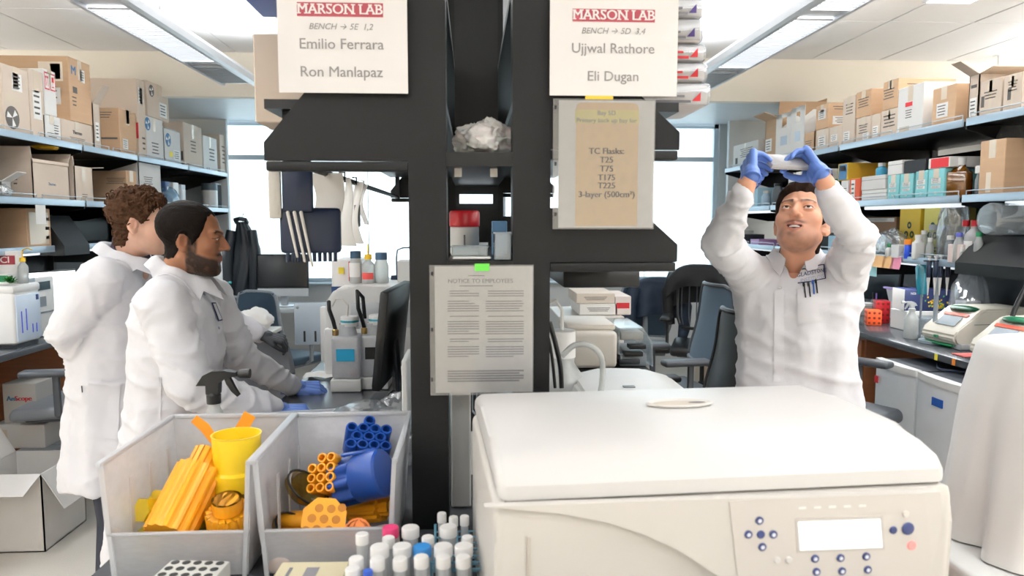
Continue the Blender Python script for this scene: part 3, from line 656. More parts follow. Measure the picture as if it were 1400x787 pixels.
sleeve(s, 587, 362, 729, 538, 591); rect(s, s, 'green_tape', 649, 360, 669, 370, P('green_tape', '#62c944', .6), -.005)
# ------------------------------------------------------------------ goods on the centre shelving
def simple_box(name, label, cat, x0, x1, y0, y1, z0, z1, mat, side=1, marks=(), **k):
    t = E(name, label, cat, ((x0 + x1) / 2, (y0 + y1) / 2, z0), k.pop('rz', 0), k.pop('group', None))
    hw, hl, h = (x1 - x0) / 2, (y1 - y0) / 2, z1 - z0
    b = MB().box(-hw, hw, -hl, hl, 0, h, k.get('r', .003), k.get('seg', 1)).obj('body', mat, t, False); decorate(t, b, side, hw, hl, h, marks); return t, b, hw, hl, h
p = at(350, 200, Y=2.0); q = at(420, 47, Y=2.0)
t, b, hw, hl, h = simple_box('shipping_box', 'tall pale cardboard box standing behind the left paper sign', 'box', p.x, -.2, 2.0, 2.3, 1.862, min(q.z, 2.095), CARD2, -1)
MB().box(-hw - .001, -hw, -.02, .02, 0, h).obj('tape_strip', TAPE, t, False)
p = at(338, 41, Y=1.75); q = at(378, -10, Y=1.75)
t = E('storage_crate', 'blue plastic crate at the top corner behind the left paper sign', 'crate', ((p.x + q.x) / 2 - .0, 1.84, 2.122))
w = .06; m = MB(); m.prism([(-.055, 0), (.09, 0), (.09, .12), (-.07, .12)], -.12, .12, 'Y').obj('body', BLUE, t, False)
MB().box(-.077, .095, -.127, .127, .115, .127, .003).obj('rim', BLUE, t)
# stack of shrink wrapped plate packs to the right of the sign
packs = [(972, 205, 182, 930), (968, 165, 140, 930), (964, 140, 117, 930), (962, 117, 86, 925), (961, 85, 57, 925)]
zc = 1.862
for i, (xe, yb, yt, xs) in enumerate(packs):
    hgt = [.05, .042, .04, .05, .042][i]; x1 = at(xe, 100, Y=1.66).x
    t = E('plate_pack', ['lowest crumpled film pack of the plate stack beside the right sign', 'second plate pack up, with red print', 'third plate pack up, printed in red and grey', 'fourth plate pack up, marked with a dark triangle', 'topmost wrapped plate pack beside the right sign'][i], 'pack', (.4, 1.78, zc), R(random.uniform(-3, 3)), 'wrapped plate packs beside the right sign')
    hw = x1 - .4; rn = random.Random(i)
    b = MB().box(-.12, hw, -.11, .11, 0, hgt, .008, 2).obj('body', P('film_wrapped_plates', '#e3dad6', .45, var=.06), t)
    m = MB().box(-.124, hw + .006, -.115, .115, -.0 + .001, hgt + .002, .01, 2); 
    for v in m.bm.verts: v.co += Vector((0, 0, .004 * noise.noise(v.co * 40 + Vector((i * 7, 0, 0))))) + Vector((.004 * noise.noise(v.co * 30), 0, 0))
    m.obj('film_wrap', BAGP, t)
    m = MB(); m.quad((hw * .1, -.1165, .006), (hw * .7, -.1165, .006), (hw * .7, -.1165, .012), (hw * .1, -.1165, .012)).quad((hw * .1, -.1165, .018), (hw * .6, -.1165, .018), (hw * .6, -.1165, .023), (hw * .1, -.1165, .023)); m.obj('printed_lines', PRINTR if i in (1, 2) else GINK, t, False)
    m = MB(); m.quad((hw * .72, -.1166, .01), (hw * .86, -.1166, .01), (hw * .86, -.1166, .03)); m.obj('printed_triangle', P('violet_ink', '#4b3a78', .7) if i > 2 else PRINTR, t, False)
    zc += hgt + .003
t, *_ = simple_box('shipping_box', 'brown cardboard box peeking out above the plate packs at the top of the right sign', 'box', .3, .47, 1.7, 2.0, 2.122, 2.3, CARD, 1)
# plastic bag on the middle shelf
def crumple(name, label, cat, c, size, mat, seed, amp=.35, sub=5, group=None, kind=None):
    m = MB(); bmesh.ops.create_icosphere(m.bm, subdivisions=sub, radius=1)
    o = Vector((seed * 3.1, seed, 0))
    for v in m.bm.verts:
        n = v.co.normalized(); w = n + Vector((noise.noise(n * 2 + o), noise.noise(n * 2 - o), 0)) * .35; k = 1 + amp * (.55 * noise.noise(w * 1.5 + o) + .3 * (1 - 2.4 * abs(noise.noise(w * 3.1 + o))) * .6 + .16 * (1 - 2.4 * abs(noise.noise(w * 7 + o))))
        v.co = Vector((n.x * k * size[0], n.y * k * size[1], max(-size[2] * .6, n.z * k * size[2])))
    zmin = min(v.co.z for v in m.bm.verts)
    for v in m.bm.verts: v.co.z -= zmin
    ob = m.obj(name, mat, None, True, 60, c); return tag(ob, label, cat, group, kind)
crumple('plastic_bag', 'crumpled white plastic bag on the middle shelf between the posts', 'bag', (.03, 1.72, 1.752), (.062, .06, .05), P('white_plastic_bag', '#e6e2e0', .35, sss=.1), 2, .5)
t = E('sample_jar', 'white jar with a red lid on the shelf between the two posts', 'jar', (-.018, 1.85, 1.518))
m = MB().lathe([(.034, 0), (.036, .004), (.036, .068), (.03, .072)], 24).obj('body', WHITE, t); MB().lathe([(.037, .07), (.038, .074), (.038, .105), (.034, .11), (.001, .11)], 24).obj('lid', RED, t)
m = MB(); m.box(-.002, .002, -.0375, -.036, .02, .05).obj('printed_mark', GINK, t)
for i, (x, y, z, w, d, h, mt, lb) in enumerate(((.0, 1.66, 1.517, .085, .08, .006, WHITE, 'flat white lid on the low middle shelf'), (-.005, 1.665, 1.524, .08, .07, .022, GLASSY, 'clear shallow tray on the flat white lid'), (.068, 1.66, 1.517, .036, .09, .06, GLASSY, 'tall clear tub at the right end of the low middle shelf'), (.068, 1.83, 1.517, .036, .09, .085, P('pale_blue_box', '#6f9fcb', .6), 'pale blue box behind the tall clear tub'))):
    t = E('sample_tray' if i < 3 else 'tip_box', lb, 'tray' if i < 3 else 'box', (x, y, z))
    m = MB()
    if mt is GLASSY: m.box(-w / 2, w / 2, -d / 2, d / 2, 0, .002).box(-w / 2, w / 2, -d / 2, -d / 2 + .002, 0, h).box(-w / 2, w / 2, d / 2 - .002, d / 2, 0, h).box(-w / 2, -w / 2 + .002, -d / 2, d / 2, 0, h).box(w / 2 - .002, w / 2, -d / 2, d / 2, 0, h)
    else: m.box(-w / 2, w / 2, -d / 2, d / 2, 0, h, .003)
    m.obj('body', mt, t, False)
    if mt is GLASSY: MB().box(-w / 2 - .003, w / 2 + .003, -d / 2 - .003, -d / 2, h - .003, h).box(-w / 2 - .003, w / 2 + .003, d / 2, d / 2 + .003, h - .003, h).box(-w / 2 - .003, -w / 2, -d / 2, d / 2, h - .003, h).box(w / 2, w / 2 + .003, -d / 2, d / 2, h - .003, h).obj('rim', GLASSY, t, False)
# multichannel pipette and sleeves hanging from the tool rail
RX = -.40
t = E('multichannel_pipette', 'dark multichannel pipette hanging upside down from the tool rail', 'pipette', (RX - .01, 1.9, 1.733), R(12))
NAVY = P('navy_plastic', '#1b2740', .4)
MB().cbox((-.03, 0, -.045), (.075, .05, .13), .008).obj('grip', NAVY, t); MB().cbox((-.085, -.005, -.05), (.03, .04, .15), .006).obj('side_panel', OFFW, t)
MB().cbox((.0, 0, -.155), (.15, .032, .115), .01).obj('manifold', NAVY, t)
m = MB()
for k in range(10): m.lathe([(.0045, -.235), (.005, -.205)], 8, (-.058 + k * .013, 0, 0))
m.obj('nozzle_row', NAVY, t)
m = MB()
for k in range(3): m.cone((-.055 + k * .016, -.025, -.11), (-.035 + k * .018, -.028, -.22 - .012 * k), .0045, .003, 8)
m.obj('ejector_rods', OFFW, t); MB().tube([(-.02, 0, .02), (-.02, 0, .035), (0, 0, .035), (.0, 0, .01)], .005, 6).obj('hook', BLACK, t)
for i, (px, py0, py1, w, Y, lb, mt) in enumerate(((444, 238, 318, .05, 2.05, 'broad white glove box sleeve hanging behind the multichannel pipette', OFFW), (471, 250, 343, .028, 2.25, 'narrow white splash guard hanging from the tool rail, flared at the bottom', WHITE), (487, 258, 342, .022, 2.5, 'long white paper strip hanging from the tool rail with a grey bar', PAPER), (497, 256, 310, .014, 2.7, 'short curved white strip hanging last on the tool rail', WHITE))):
    p, q = at(px, py0, Y=Y), at(px, py1, Y=Y); L = p.z - q.z
    t = E('hanging_strip', lb, 'strip', (p.x, Y, 1.733), 0, 'white strips hanging from the tool rail')
    fl = (0, .9, .3, -.4)[i]
    def f(u, v): 
        ww = w * (1 + fl * (v - .5) * 1.6) * (1 - .2 * math.sin(v * 3.1)); return Vector(((u - .5) * ww * 2 + .012 * math.sin(v * 4 + i), .01 * math.sin(v * 5 + i) + .012 * math.cos(u * 3), -v * L))
    MB().grid(f, 4, 14).solid(.002).obj('strip', mt, t)
    MB().tube([(0, 0, -.01), (0, .008, .015), (RX - p.x, .004, .015)], .003, 6).obj('hook', CHROME, t)
    if i == 2: MB().cbox((.004, -.012, -L * .55), (.02, .002, L * .35)).obj('printed_bar', GREY, t)

# ------------------------------------------------------------------ centrifuge in front of the posts
cz = E('centrifuge', 'large beige benchtop centrifuge with a lit display on the island bench front', 'centrifuge', (.374, 1.02, .912), R(3.6))
CB = P('centrifuge_enamel', '#d0cbc4', .4, var=.02); CB2 = P('centrifuge_lid_enamel', '#d2cfcc', .34, var=.02)
HWd = .34
def profile_solid(prof, x0, x1, r, name, mat, par):
    m = MB(); m.prism(prof, x0, x1, 'X'); caps = [f for f in m.bm.faces if len(f.verts) == len(prof)]
    es = list({e for f in caps for e in f.edges}); bmesh.ops.bevel(m.bm, geom=es, offset=r, segments=5, affect='EDGES', profile=.5)
    return m.obj(name, mat, par, True, 35)
ZS = .298                                        # seam height above the bench
lid = profile_solid([(-.006, ZS), (-.004, ZS + .02), (.012, ZS + .038), (.05, ZS + .05), (.12, ZS + .056), (.3, ZS + .058), (.42, ZS + .052), (.46, ZS + .04), (.475, ZS + .02), (.475, ZS)], -HWd - .002, HWd + .002, .016, 'lid', CB2, cz)
body = profile_solid([(.02, 0), (-.004, .03), (-.012, .12), (-.014, .24), (-.016, ZS - .02), (-.01, ZS - .004), (.48, ZS - .004), (.48, 0)], -HWd - .006, HWd + .006, .014, 'body', CB, cz)
MB().box(-HWd + .01, HWd - .01, .0, .46, ZS - .006, ZS + .002).obj('seam_gasket', P('seam_shadow_rubber', '#6b665f', .7), cz)
m = MB(); m.lathe([(.06, 0), (.063, .003), (.058, .005), (.05, .002), (.001, -.001)], 40, (.02, .27, ZS + .0585), sx=1, sy=.42).obj('lid_grip_rim', CB, cz)
MB().lathe([(.05, .0), (.0005, .0)], 40, (.02, .27, ZS + .0612), sx=1, sy=.36, caps=False).obj('lid_grip_recess', P('grip_recess_plastic', '#bdb2a3', .5), cz)
MB().lathe([(.016, 0), (.0005, 0)], 20, (.052, .27, ZS + .0618), sx=1, sy=.3, caps=False).obj('lid_window', DKGREY, cz)
MW = cz.matrix_world = Matrix.Translation(cz.location) @ Matrix.Rotation(R(3.6), 4, 'Z'); MI = MW.inverted()
def cpt(px, py, yl=-.02):
    """local point of the centrifuge front seen at a photo pixel"""
    o = MI @ EYE; p = MI @ at(px, py, Y=2); d = p - o; return o + d * ((yl - o.y) / d.y)
def cpoly(pix, name, mat, y0, y1, par=None):
    return MB().prism([(cpt(*p).x, cpt(*p).z) for p in pix], y0, y1, 'Y').obj(name, mat, par or cz, False)
sw = [(662, 690), (700, 694), (760, 699), (830, 712), (880, 728), (930, 752), (980, 785), (1010, 815), (1240, 800), (1275, 760), (1284, 700), (1282, 670)]
cpoly(sw, 'front_fascia', CB, -.026, -.012)
cpoly([(994, 683), (1030, 679), (1258, 671), (1268, 755), (1262, 800), (1020, 815), (1005, 780)], 'control_panel', P('control_panel_grey', '#cfc9c2', .5, var=.02), -.028, -.024)
cpoly([(1087, 710), (1198, 706), (1201, 744), (1090, 748)], 'display', P('lit_display', '#f6f8fb', .3, var=0, emit=.9), -.0295, -.027)
cpoly([(1083, 706), (1202, 702), (1205, 748), (1086, 752)], 'display_bezel', P('bezel_grey', '#c2bcb6', .5), -.0288, -.027)
BTN = P('indigo_button', '#3d4776', .45)
def button(px, py, r, ring=True, mat=BTN, name='button'):
    p = cpt(px, py, -.028); M = Matrix.Rotation(R(90), 4, 'X')
    o = MB().lathe([(r, 0), (r, .0015), (r * .85, .0025), (.0001, .0025)], 20, M=M).obj(name, mat, cz, True, 40, p)
    if ring: MB().lathe([(r * .5, .0028), (.0001, .0030)], 14, M=M).obj('button_legend', P('button_legend', '#dfe2ee', .5), o)
for px, py in ((1038, 711), (1023, 730), (1057, 730), (1042, 747), (1114, 763), (1149, 762), (1184, 760), (1116, 781), (1151, 780), (1186, 778)): button(px, py, .006)
button(1040, 730, .006, False); button(1221, 724, .0058, False); button(1241, 722, .0095, False); button(1246, 745, .0068, False, P('lit_red_button', '#f58a86', .4, emit=.3)); button(1238, 702, .005, False, OFFW, 'indicator')
for px in (1062, 1078): button(px, 765, .005, False, P('pale_button', '#d9d5d2', .5))
for k in range(5): p = cpt(1097 + k * 20.5, 694 - k * .7, -.0283); MB().cbox(p, (.011, .0008, .003)).obj('panel_legend', WHITE, cz)
for k, (px, py) in enumerate(((1112, 752), (1147, 751), (1182, 749))): p = cpt(px, py, -.0283); MB().cbox(p, (.011, .0008, .0018)).obj('panel_legend', GREY, cz)
MB().box(-.30, -.296, -.0165, -.014, .02, ZS - .05).obj('panel_groove', P('groove_shadow', '#b9b0a4', .6), cz)
for x in (-.28, .28):
    for y in (.05, .42): MB().lathe([(.02, -.002), (.02, .01)], 12, (x, y, 0)).obj('foot', BLKP, cz)

# ------------------------------------------------------------------ translucent parts bins
def bin_(x0, x1, y0, y1, h, label):
    t = E('storage_bin', label, 'bin', ((x0 + x1) / 2, y0, .912), 0, 'translucent open fronted bins'); w = (x1 - x0) / 2; d = y1 - y0; b = .016; th = .003
    lip = .093
    for s in (-1, 1):
        m = MB(); A = [Vector((s * (w - b), .02, .0)), Vector((s * (w - b), d - .02, 0)), Vector((s * w, d, h)), Vector((s * w, .0, h)), Vector((s * (w - .006), .006, lip))]
        m.quad(*A); m.solid(th); m.obj('side_wall', FROST, t, False)
        MB().box(s * w - .007, s * w + .004, -.002, d + .004, h - .006, h + .003, .002).obj('side_rim', FROST, t)
        MB().prism([(s * (w - b + .002), .0), (s * (w + .001), h), (s * (w - .008), h), (s * (w - b - .006), .0)], .0, .005, 'Y').obj('front_flange', FROST, t, False)
    m = MB(); m.quad((-w + b, d - .02, 0), (w - b, d - .02, 0), (w, d, h), (-w, d, h)); m.solid(th).obj('back_wall', FROST, t, False)
    MB().box(-w, w, d - .006, d + .006, h - .006, h + .003, .002).obj('back_rim', FROST, t)
    MB().box(-w + b, w - b, .02, d - .02, 0, th).obj('bottom', FROST, t, False)
    m = MB(); m.quad((-w + b, .02, 0), (w - b, .02, 0), (w - .006, .004, lip), (-w + .006, .004, lip)); m.solid(th).obj('front_lip', FROST, t, False)
    MB().box(-w + .006, w - .006, .0, .009, lip - .003, lip + .003, .002).obj('lip_rim', FROST, t)
    for k in range(3): MB().box(-w + b + .01 + k * .0, -w + b + .012, .06 + k * .09, .075 + k * .09, .01, h * .8).obj('moulded_rib', FROST, t)
    return t
bin_(-.705, -.425, 1.385, 1.735, .232, 'translucent bin of yellow centrifuge inserts, further from the posts')
bin_(-.418, -.148, 1.385, 1.735, .232, 'translucent bin of blue and orange tube adapters, next to the left post')
YEL = P('yellow_insert_plastic', '#f4d023', .38, var=.04); ORG = P('amber_insert_plastic', '#f7a81f', .38, var=.05); NBL = P('navy_adapter_plastic', '#17428f', .33, var=.08)
def ribbed(r, h, n, hole=.6, depth=.004):
    m = MB(); rings = []; prof = [(r, 0), (r, h)]
    ang = []
    for k in range(n * 4):
        a = 2 * math.pi * k / (n * 4); rr = r - (depth if k % 4 in (2, 3) else 0); ang.append((rr * math.cos(a), rr * math.sin(a)))
    m.prism(ang, 0, h, 'Z')
    m2 = [f for f in m.bm.faces if len(f.verts) > 8]
    for f in m2: bmesh.ops.inset_region(m.bm, faces=[f], thickness=r * (1 - hole), depth=0)
    for f in [f for f in m.bm.faces if len(f.verts) > 8]:
        bmesh.ops.inset_region(m.bm, faces=[f], thickness=.0008, depth=-h * .45)
    return m
def rot3(x, y, z): return (Matrix.Rotation(R(z), 4, 'Z') @ Matrix.Rotation(R(y), 4, 'Y') @ Matrix.Rotation(R(x), 4, 'X'))
t = E('rotor_bucket', 'yellow round rotor bucket with a flange standing in the bin with orange straps', 'bucket', (-.505, 1.56, .985))
MB().lathe([(.05, .045), (.058, .05), (.058, .085), (.05, .09), (.049, .10), (.05, .162), (.052, .164), (.048, .164), (.044, .1), (.001, .09)], 36).obj('cup', YEL, t)
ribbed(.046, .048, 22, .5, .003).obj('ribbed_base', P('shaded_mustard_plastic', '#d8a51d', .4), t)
def insert(label, c, M, r, h, n, mat, cat='insert'):
    m = ribbed(r, h, n); m.xf(Matrix.Translation((0, 0, -h / 2))); m.xf(M); zl = min(v.co.z for v in m.bm.verts); m.xf(Matrix.Translation((0, 0, -zl)))
    o = m.obj('tube_insert', mat, None, True, 30, c); return tag(o, label, cat, 'yellow ribbed inserts')
insert('large orange ribbed cylinder lying tilted at the front of the yellow insert bin', (-.585, 1.5, .945), rot3(-50, 0, -14), .05, .1, 15, ORG)
insert('yellow cylinder behind the large orange ribbed cylinder', (-.635, 1.55, .918), rot3(70, 0, -30), .044, .09, 6, YEL)
insert('orange ribbed ring standing upright below the yellow bucket', (-.49, 1.455, .93), rot3(14, 0, 0), .044, .06, 18, ORG)
insert('small orange insert showing behind the large ribbed cylinder', (-.56, 1.57, .96), rot3(40, 30, 0), .03, .07, 8, ORG)
insert('orange insert supporting the yellow bucket from below', (-.505, 1.58, .918), rot3(0, 0, 10), .046, .06, 16, ORG)
insert('yellow insert lying half hidden against the left wall of the bin', (-.645, 1.46, .916), rot3(80, 0, 40), .03, .06, 5, P('olive_yellow_plastic', '#cfb616', .4))
# orange straps crossing above the bucket
t = E('orange_strap', 'two crossed orange plastic straps sticking up behind the yellow bucket', 'strap', (-.52, 1.66, 1.09))
OST = P('orange_strap_plastic', '#f59a25', .5)
def strap(pix, Y, wpx):
    m = MB(); pts = [at(x, y, Y=Y) - t.location for x, y in pix]; n = len(pts); A = []; B = []
    for i, p in enumerate(pts):
        d = (pts[min(i + 1, n - 1)] - pts[max(i - 1, 0)]).normalized(); nn = Vector((-d.z, 0, d.x)); w = wpx[i] * Y / 2000
        A.append((p + nn * w)); B.append((p - nn * w))
    poly = [(v.x, v.z) for v in A] + [(v.x, v.z) for v in B[::-1]]
    m.prism(poly, Y - 1.66 - .001, Y - 1.66 + .001, 'Y'); return m.obj('strap_band', OST, t, False)
strap([(252, 634), (280, 620), (304, 614), (325, 595), (342, 566)], 1.66, [10, 10, 14, 17, 17]); strap([(265, 572), (280, 584), (296, 606), (310, 620)], 1.657, [12, 14, 12, 12])
# adapters in the second bin
def cluster(label, c, M, pts, r, h, mat, name='tube_adapter', hole=True, group='orange and blue tube adapters'):
    t = E(name, label, 'adapter', c, 0, group); zs = []
    m = MB()
    for x, y in pts: m.lathe([(r * .8, -h / 2), (r, -h / 2 + .003), (r, h / 2 - .003), (r * .92, h / 2), (r * .66, h / 2), (r * .62, h / 2 - .02), (.0005, h / 2 - .021)], 16, (x, y, 0))
    m.xf(M); zl = min(v.co.z for v in m.bm.verts); m.xf(Matrix.Translation((0, 0, -zl))); m.obj('tube_cluster', mat, t)
    return t, zl
hexp = lambda d: [(0, 0)] + [(d * math.cos(k * math.pi / 3), d * math.sin(k * math.pi / 3)) for k in range(6)]
t, zl = cluster('navy blue adapter seen from above as a bundle of open tubes', (-.245, 1.665, 1.012), rot3(38, 8, 10), hexp(.026) + [(.039, .0225), (-.039, .0225), (.039, -.0225), (-.039, -.0225), (0, .045), (0, -.045)], .0135, .09, NBL)
t = E('tube_adapter', 'large navy blue scalloped adapter lying on its side in front of the blue bundle', 'adapter', (-.248, 1.56, .985), 0, 'orange and blue tube adapters')
sc = [((.046 + .006 * math.cos(a * 8)) * math.cos(a), (.046 + .006 * math.cos(a * 8)) * math.sin(a)) for a in np.linspace(0, 2 * math.pi, 97)[:-1]]
m = MB().prism(sc, -.05, .0, 'Z'); m.xf(rot3(72, 10, 70)); m.obj('scalloped_end', NBL, t, True, 35, (0, 0, .06))
m = MB().lathe([(.05, 0), (.052, .004), (.052, .06), (.048, .065), (.001, .065)], 32); m.xf(rot3(72, 10, 70)); m.obj('drum', NBL, t, True, 35, (0, 0, .06))
m = MB().cbox((0, .0, 0), (.075, .014, .006), .003); m.xf(Matrix.Rotation(R(-8), 4, 'Y')); m.obj('top_rib', NBL, t, True, 40, (.0, -.0, .118))
t = E('tube_adapter', 'orange block adapter with round holes at the front of the second bin', 'adapter', (-.307, 1.475, .918), 0, 'orange and blue tube adapters')
m = MB(); oct_ = [(.047 * math.cos(a + .4), .045 * math.sin(a + .4)) for a in np.linspace(0, 2 * math.pi, 9)[:-1]]
M2 = rot3(58, 8, 8)
m.prism(oct_, -.045, .03, 'Z').xf(M2); m.obj('block', ORG, t, True, 30, (0, 0, .068))
m = MB()
for x, y in hexp(.024) + [(.033, .024), (-.033, -.024)]: m.lathe([(.0085, .0302), (.0082, .0308), (.0005, .0306)], 14, (x, y, 0))
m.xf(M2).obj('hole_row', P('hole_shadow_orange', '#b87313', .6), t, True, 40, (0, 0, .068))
cluster('orange bundle of open tubes standing behind the orange block adapter', (-.315, 1.57, .99), rot3(60, -8, -12), [(x, y) for x in (-.021, 0, .021) for y in (-.021, 0, .021)] + [(.0, .042), (.021, .042)], .0105, .08, ORG)
t, zl = cluster('orange strip of tubes leaning left under the smoky covers', (-.365, 1.5, .935), rot3(80, 10, 60), [(x, y) for x in (-.024, 0, .024) for y in (-.012, .012)], .0125, .09, ORG)
SMK = clear('smoky_amber_plastic', '#b89a4e', .6, .5, .1, .35)
for i, (c, M, lb) in enumerate((((-.372, 1.56, 1.015), rot3(38, 42, 15), 'smoky amber oval cover with a black rim, the upper of two'), ((-.385, 1.49, .95), rot3(40, 45, 20), 'smoky amber oval cover with a black rim, the lower of two'))):
    t = E('aerosol_cover', lb, 'cover', c, 0, 'smoky oval covers')
    m = MB().lathe([(.052, .028), (.049, .01), (.033, -.008), (.001, -.014)], 32, sx=1, sy=.62, caps=False); m.xf(M); m.obj('dome', SMK, t)
    m = MB(); m.tube([(.052 * math.cos(a), .052 * .62 * math.sin(a), .028) for a in np.linspace(0, 2 * math.pi, 33)], .0026, 6); m.xf(M); m.obj('rim_gasket', BLKP, t)
for c, mt, lb, rr in (((-.378, 1.43, .918), P('greyish_pink_plastic', '#b7a89f', .5), 'greyish beige rounded cap at the front left of the second bin', .036), ((-.185, 1.5, .925), P('greyish_pink_plastic', '#b7a89f', .5), 'greyish beige rounded cap behind the orange screw cap', .03)):
    tag(MB().lathe([(rr, 0), (rr, .02), (rr * .85, .03), (rr * .5, .036), (.001, .038)], 24).obj('bottle_cap', mt, None, True, 40, c), lb, 'cap')
t = E('screw_cap', 'orange screw cap lying at the front right of the second bin', 'cap', (-.232, 1.44, .945), 0); m = ribbed(.028, .012, 20, .8, .0012); m.xf(rot3(58, 0, 0)); m.obj('cap_shell', P('deep_orange_plastic', '#f08432', .4), t, True, 30, (0, 0, .03))
insert('orange insert lying under the blue adapter near the bin wall', (-.225, 1.6, .918), rot3(75, 0, 60), .032, .06, 12, ORG)

# ------------------------------------------------------------------ tubes and racks at the bench front
rk = E('tube_rack', 'pale blue wire grid tube rack at the bench front beside the centrifuge', 'rack', (-.02, 1.31, .912)); RKB = P('pale_blue_coated_wire', '#6fa6bf', .45)
for z in (.045, .075):
    m = MB()
    for k in range(6): m.tube([(-.055 + k * .022, -.06, z), (-.055 + k * .022, .1, z)], .0018, 5)
    for k in range(7): m.tube([(-.055, -.06 + k * .0265, z), (.055, -.06 + k * .0265, z)], .0018, 5)
    m.obj('wire_grid', RKB, rk)
m = MB()
for x in (-.055, .055):
    for y in (-.06, .1): m.tube([(x, y, 0), (x, y, .09)], .003, 6)
m.obj('post_wires', RKB, rk)
TUBEM = clear('tube_polypropylene', '#f6f8fa', .55, .2, .2, .62); CAPW = P('white_cap_plastic', '#efedeb', .45)
def conical(px, py, Y, r, mat, label, ztop=None):
    p = at(px, py, Y=Y); h = max(p.z - .914, .08); t = E('sample_tube', label, 'tube', (p.x, Y, .914), 0, 'capped sample tubes at the bench front')
    MB().lathe([(.002, 0), (r * .35, .002), (r * .85, .018), (r * .85, h - .008)], 16, caps=False).obj('tube_body', TUBEM, t)
    MB().lathe([(r, h - .018), (r, h - .002), (r * .9, h), (.0005, h)], 20).obj('cap', mat, t)
CAPPK = P('magenta_cap_plastic', '#d3316b', .4); CAPBL = P('sky_blue_cap_plastic', '#2f83c8', .4)
tubes = [(604, 701, 1.4, .009, CAPW, 'thin white-capped tube at the back left of the blue rack'), (620, 706, 1.39, .009, CAPW, 'thin white-capped tube, middle of the back three'), (635, 705, 1.39, .009, CAPW, 'thin white-capped tube at the back right, near the centrifuge'),
 (534, 720, 1.33, .0155, CAPPK, 'tube with a magenta cap in front of the second bin'), (561, 720, 1.33, .0165, CAPW, 'wide white-capped tube beside the magenta one'), (613, 719, 1.33, .0165, CAPW, 'wide white-capped tube in the middle of the blue rack'),
 (495, 729, 1.27, .0115, CAPW, 'slim white-capped tube standing apart at the left of the tubes'), (585, 733, 1.29, .0115, CAPW, 'slim white-capped tube behind the blue cap'), (639, 733, 1.3, .0105, CAPW, 'slim white-capped tube against the centrifuge'), (531, 734, 1.29, .0115, CAPW, 'slim white-capped tube below the magenta cap'),
 (519, 746, 1.24, .0165, CAPW, 'wide white-capped tube, first of the front row of wide tubes'), (550, 745, 1.24, .0165, CAPW, 'wide white-capped tube, second of the front row'), (577, 746, 1.245, .0165, CAPBL, 'tube with a sky blue cap in the front row'), (606, 745, 1.24, .0165, CAPW, 'wide white-capped tube right of the sky blue cap'), (634, 745, 1.24, .0165, CAPW, 'wide white-capped tube at the right end of the front row'),
 (487, 762, 1.2, .0125, CAPW, 'slim white-capped tube at the lower left, behind its twin'), (482, 776, 1.17, .0125, CAPW, 'slim white-capped tube at the lower left corner of the tubes'), (516, 763, 1.185, .0125, CAPW, 'slim white-capped tube in front of the first wide tube'), (547, 763, 1.185, .0125, CAPW, 'slim white-capped tube in front of the second wide tube'), (576, 760, 1.185, .0125, CAPW, 'slim white-capped tube in front of the sky blue cap'), (606, 760, 1.185, .0125, CAPW, 'slim white-capped tube in front of the wide tube right of the blue cap'), (633, 760, 1.185, .0125, CAPW, 'slim white-capped tube at the lower right beside the centrifuge'), (503, 779, 1.16, .008, P('royal_blue_cap', '#2450b0', .4), 'tiny tube with a royal blue cap between the slim tubes')]
for a in tubes: conical(*a)
p, q = at(222, 766, Y=1.3), at(308, 766, Y=1.3)
t = E('tube_block', 'pale grey tube block with dark round holes in front of the first bin', 'rack', ((p.x + q.x) / 2, 1.27, .912), R(-6)); hw = (q.x - p.x) / 2; ht = at(222, 766, Y=1.32).z - .912
MB().box(-hw, hw, -.09, .05, 0, ht, .004).obj('block', P('grey_foam', '#c9c8c2', .8, var=.08), t)
m = MB()
for i in range(5):
    for j in range(6): m.lathe([(.0075, ht + .0005), (.0074, ht + .001), (.0005, ht + .0008)], 14, (-hw + .014 + i * (2 * hw - .028) / 4, -.078 + j * .023, 0))
m.obj('hole_row', P('dark_hole', '#2a2d2c', .8), t)
p, q = at(383, 768, Y=1.27), at(478, 770, Y=1.27)
t, b, *_ = simple_box('carton', 'beige carton with faint print at the bench edge in front of the second bin', 'box', p.x, q.x, 1.12, 1.27, .912, p.z, P('khaki_card', '#c9bf9f', .75), 1, [('n', .18, .8, .06, .3, 'lines', 3), ('n', .5, .85, .3, .1, 'lines', 1)], rz=R(-2))
m = MB(); m.box(-.04, -.034, -.06, .05, b.dimensions.z + .0005, b.dimensions.z + .001).box(-.01, .012, -.06, .05, b.dimensions.z + .0005, b.dimensions.z + .001).obj('printed_lines', GINK, t, False)
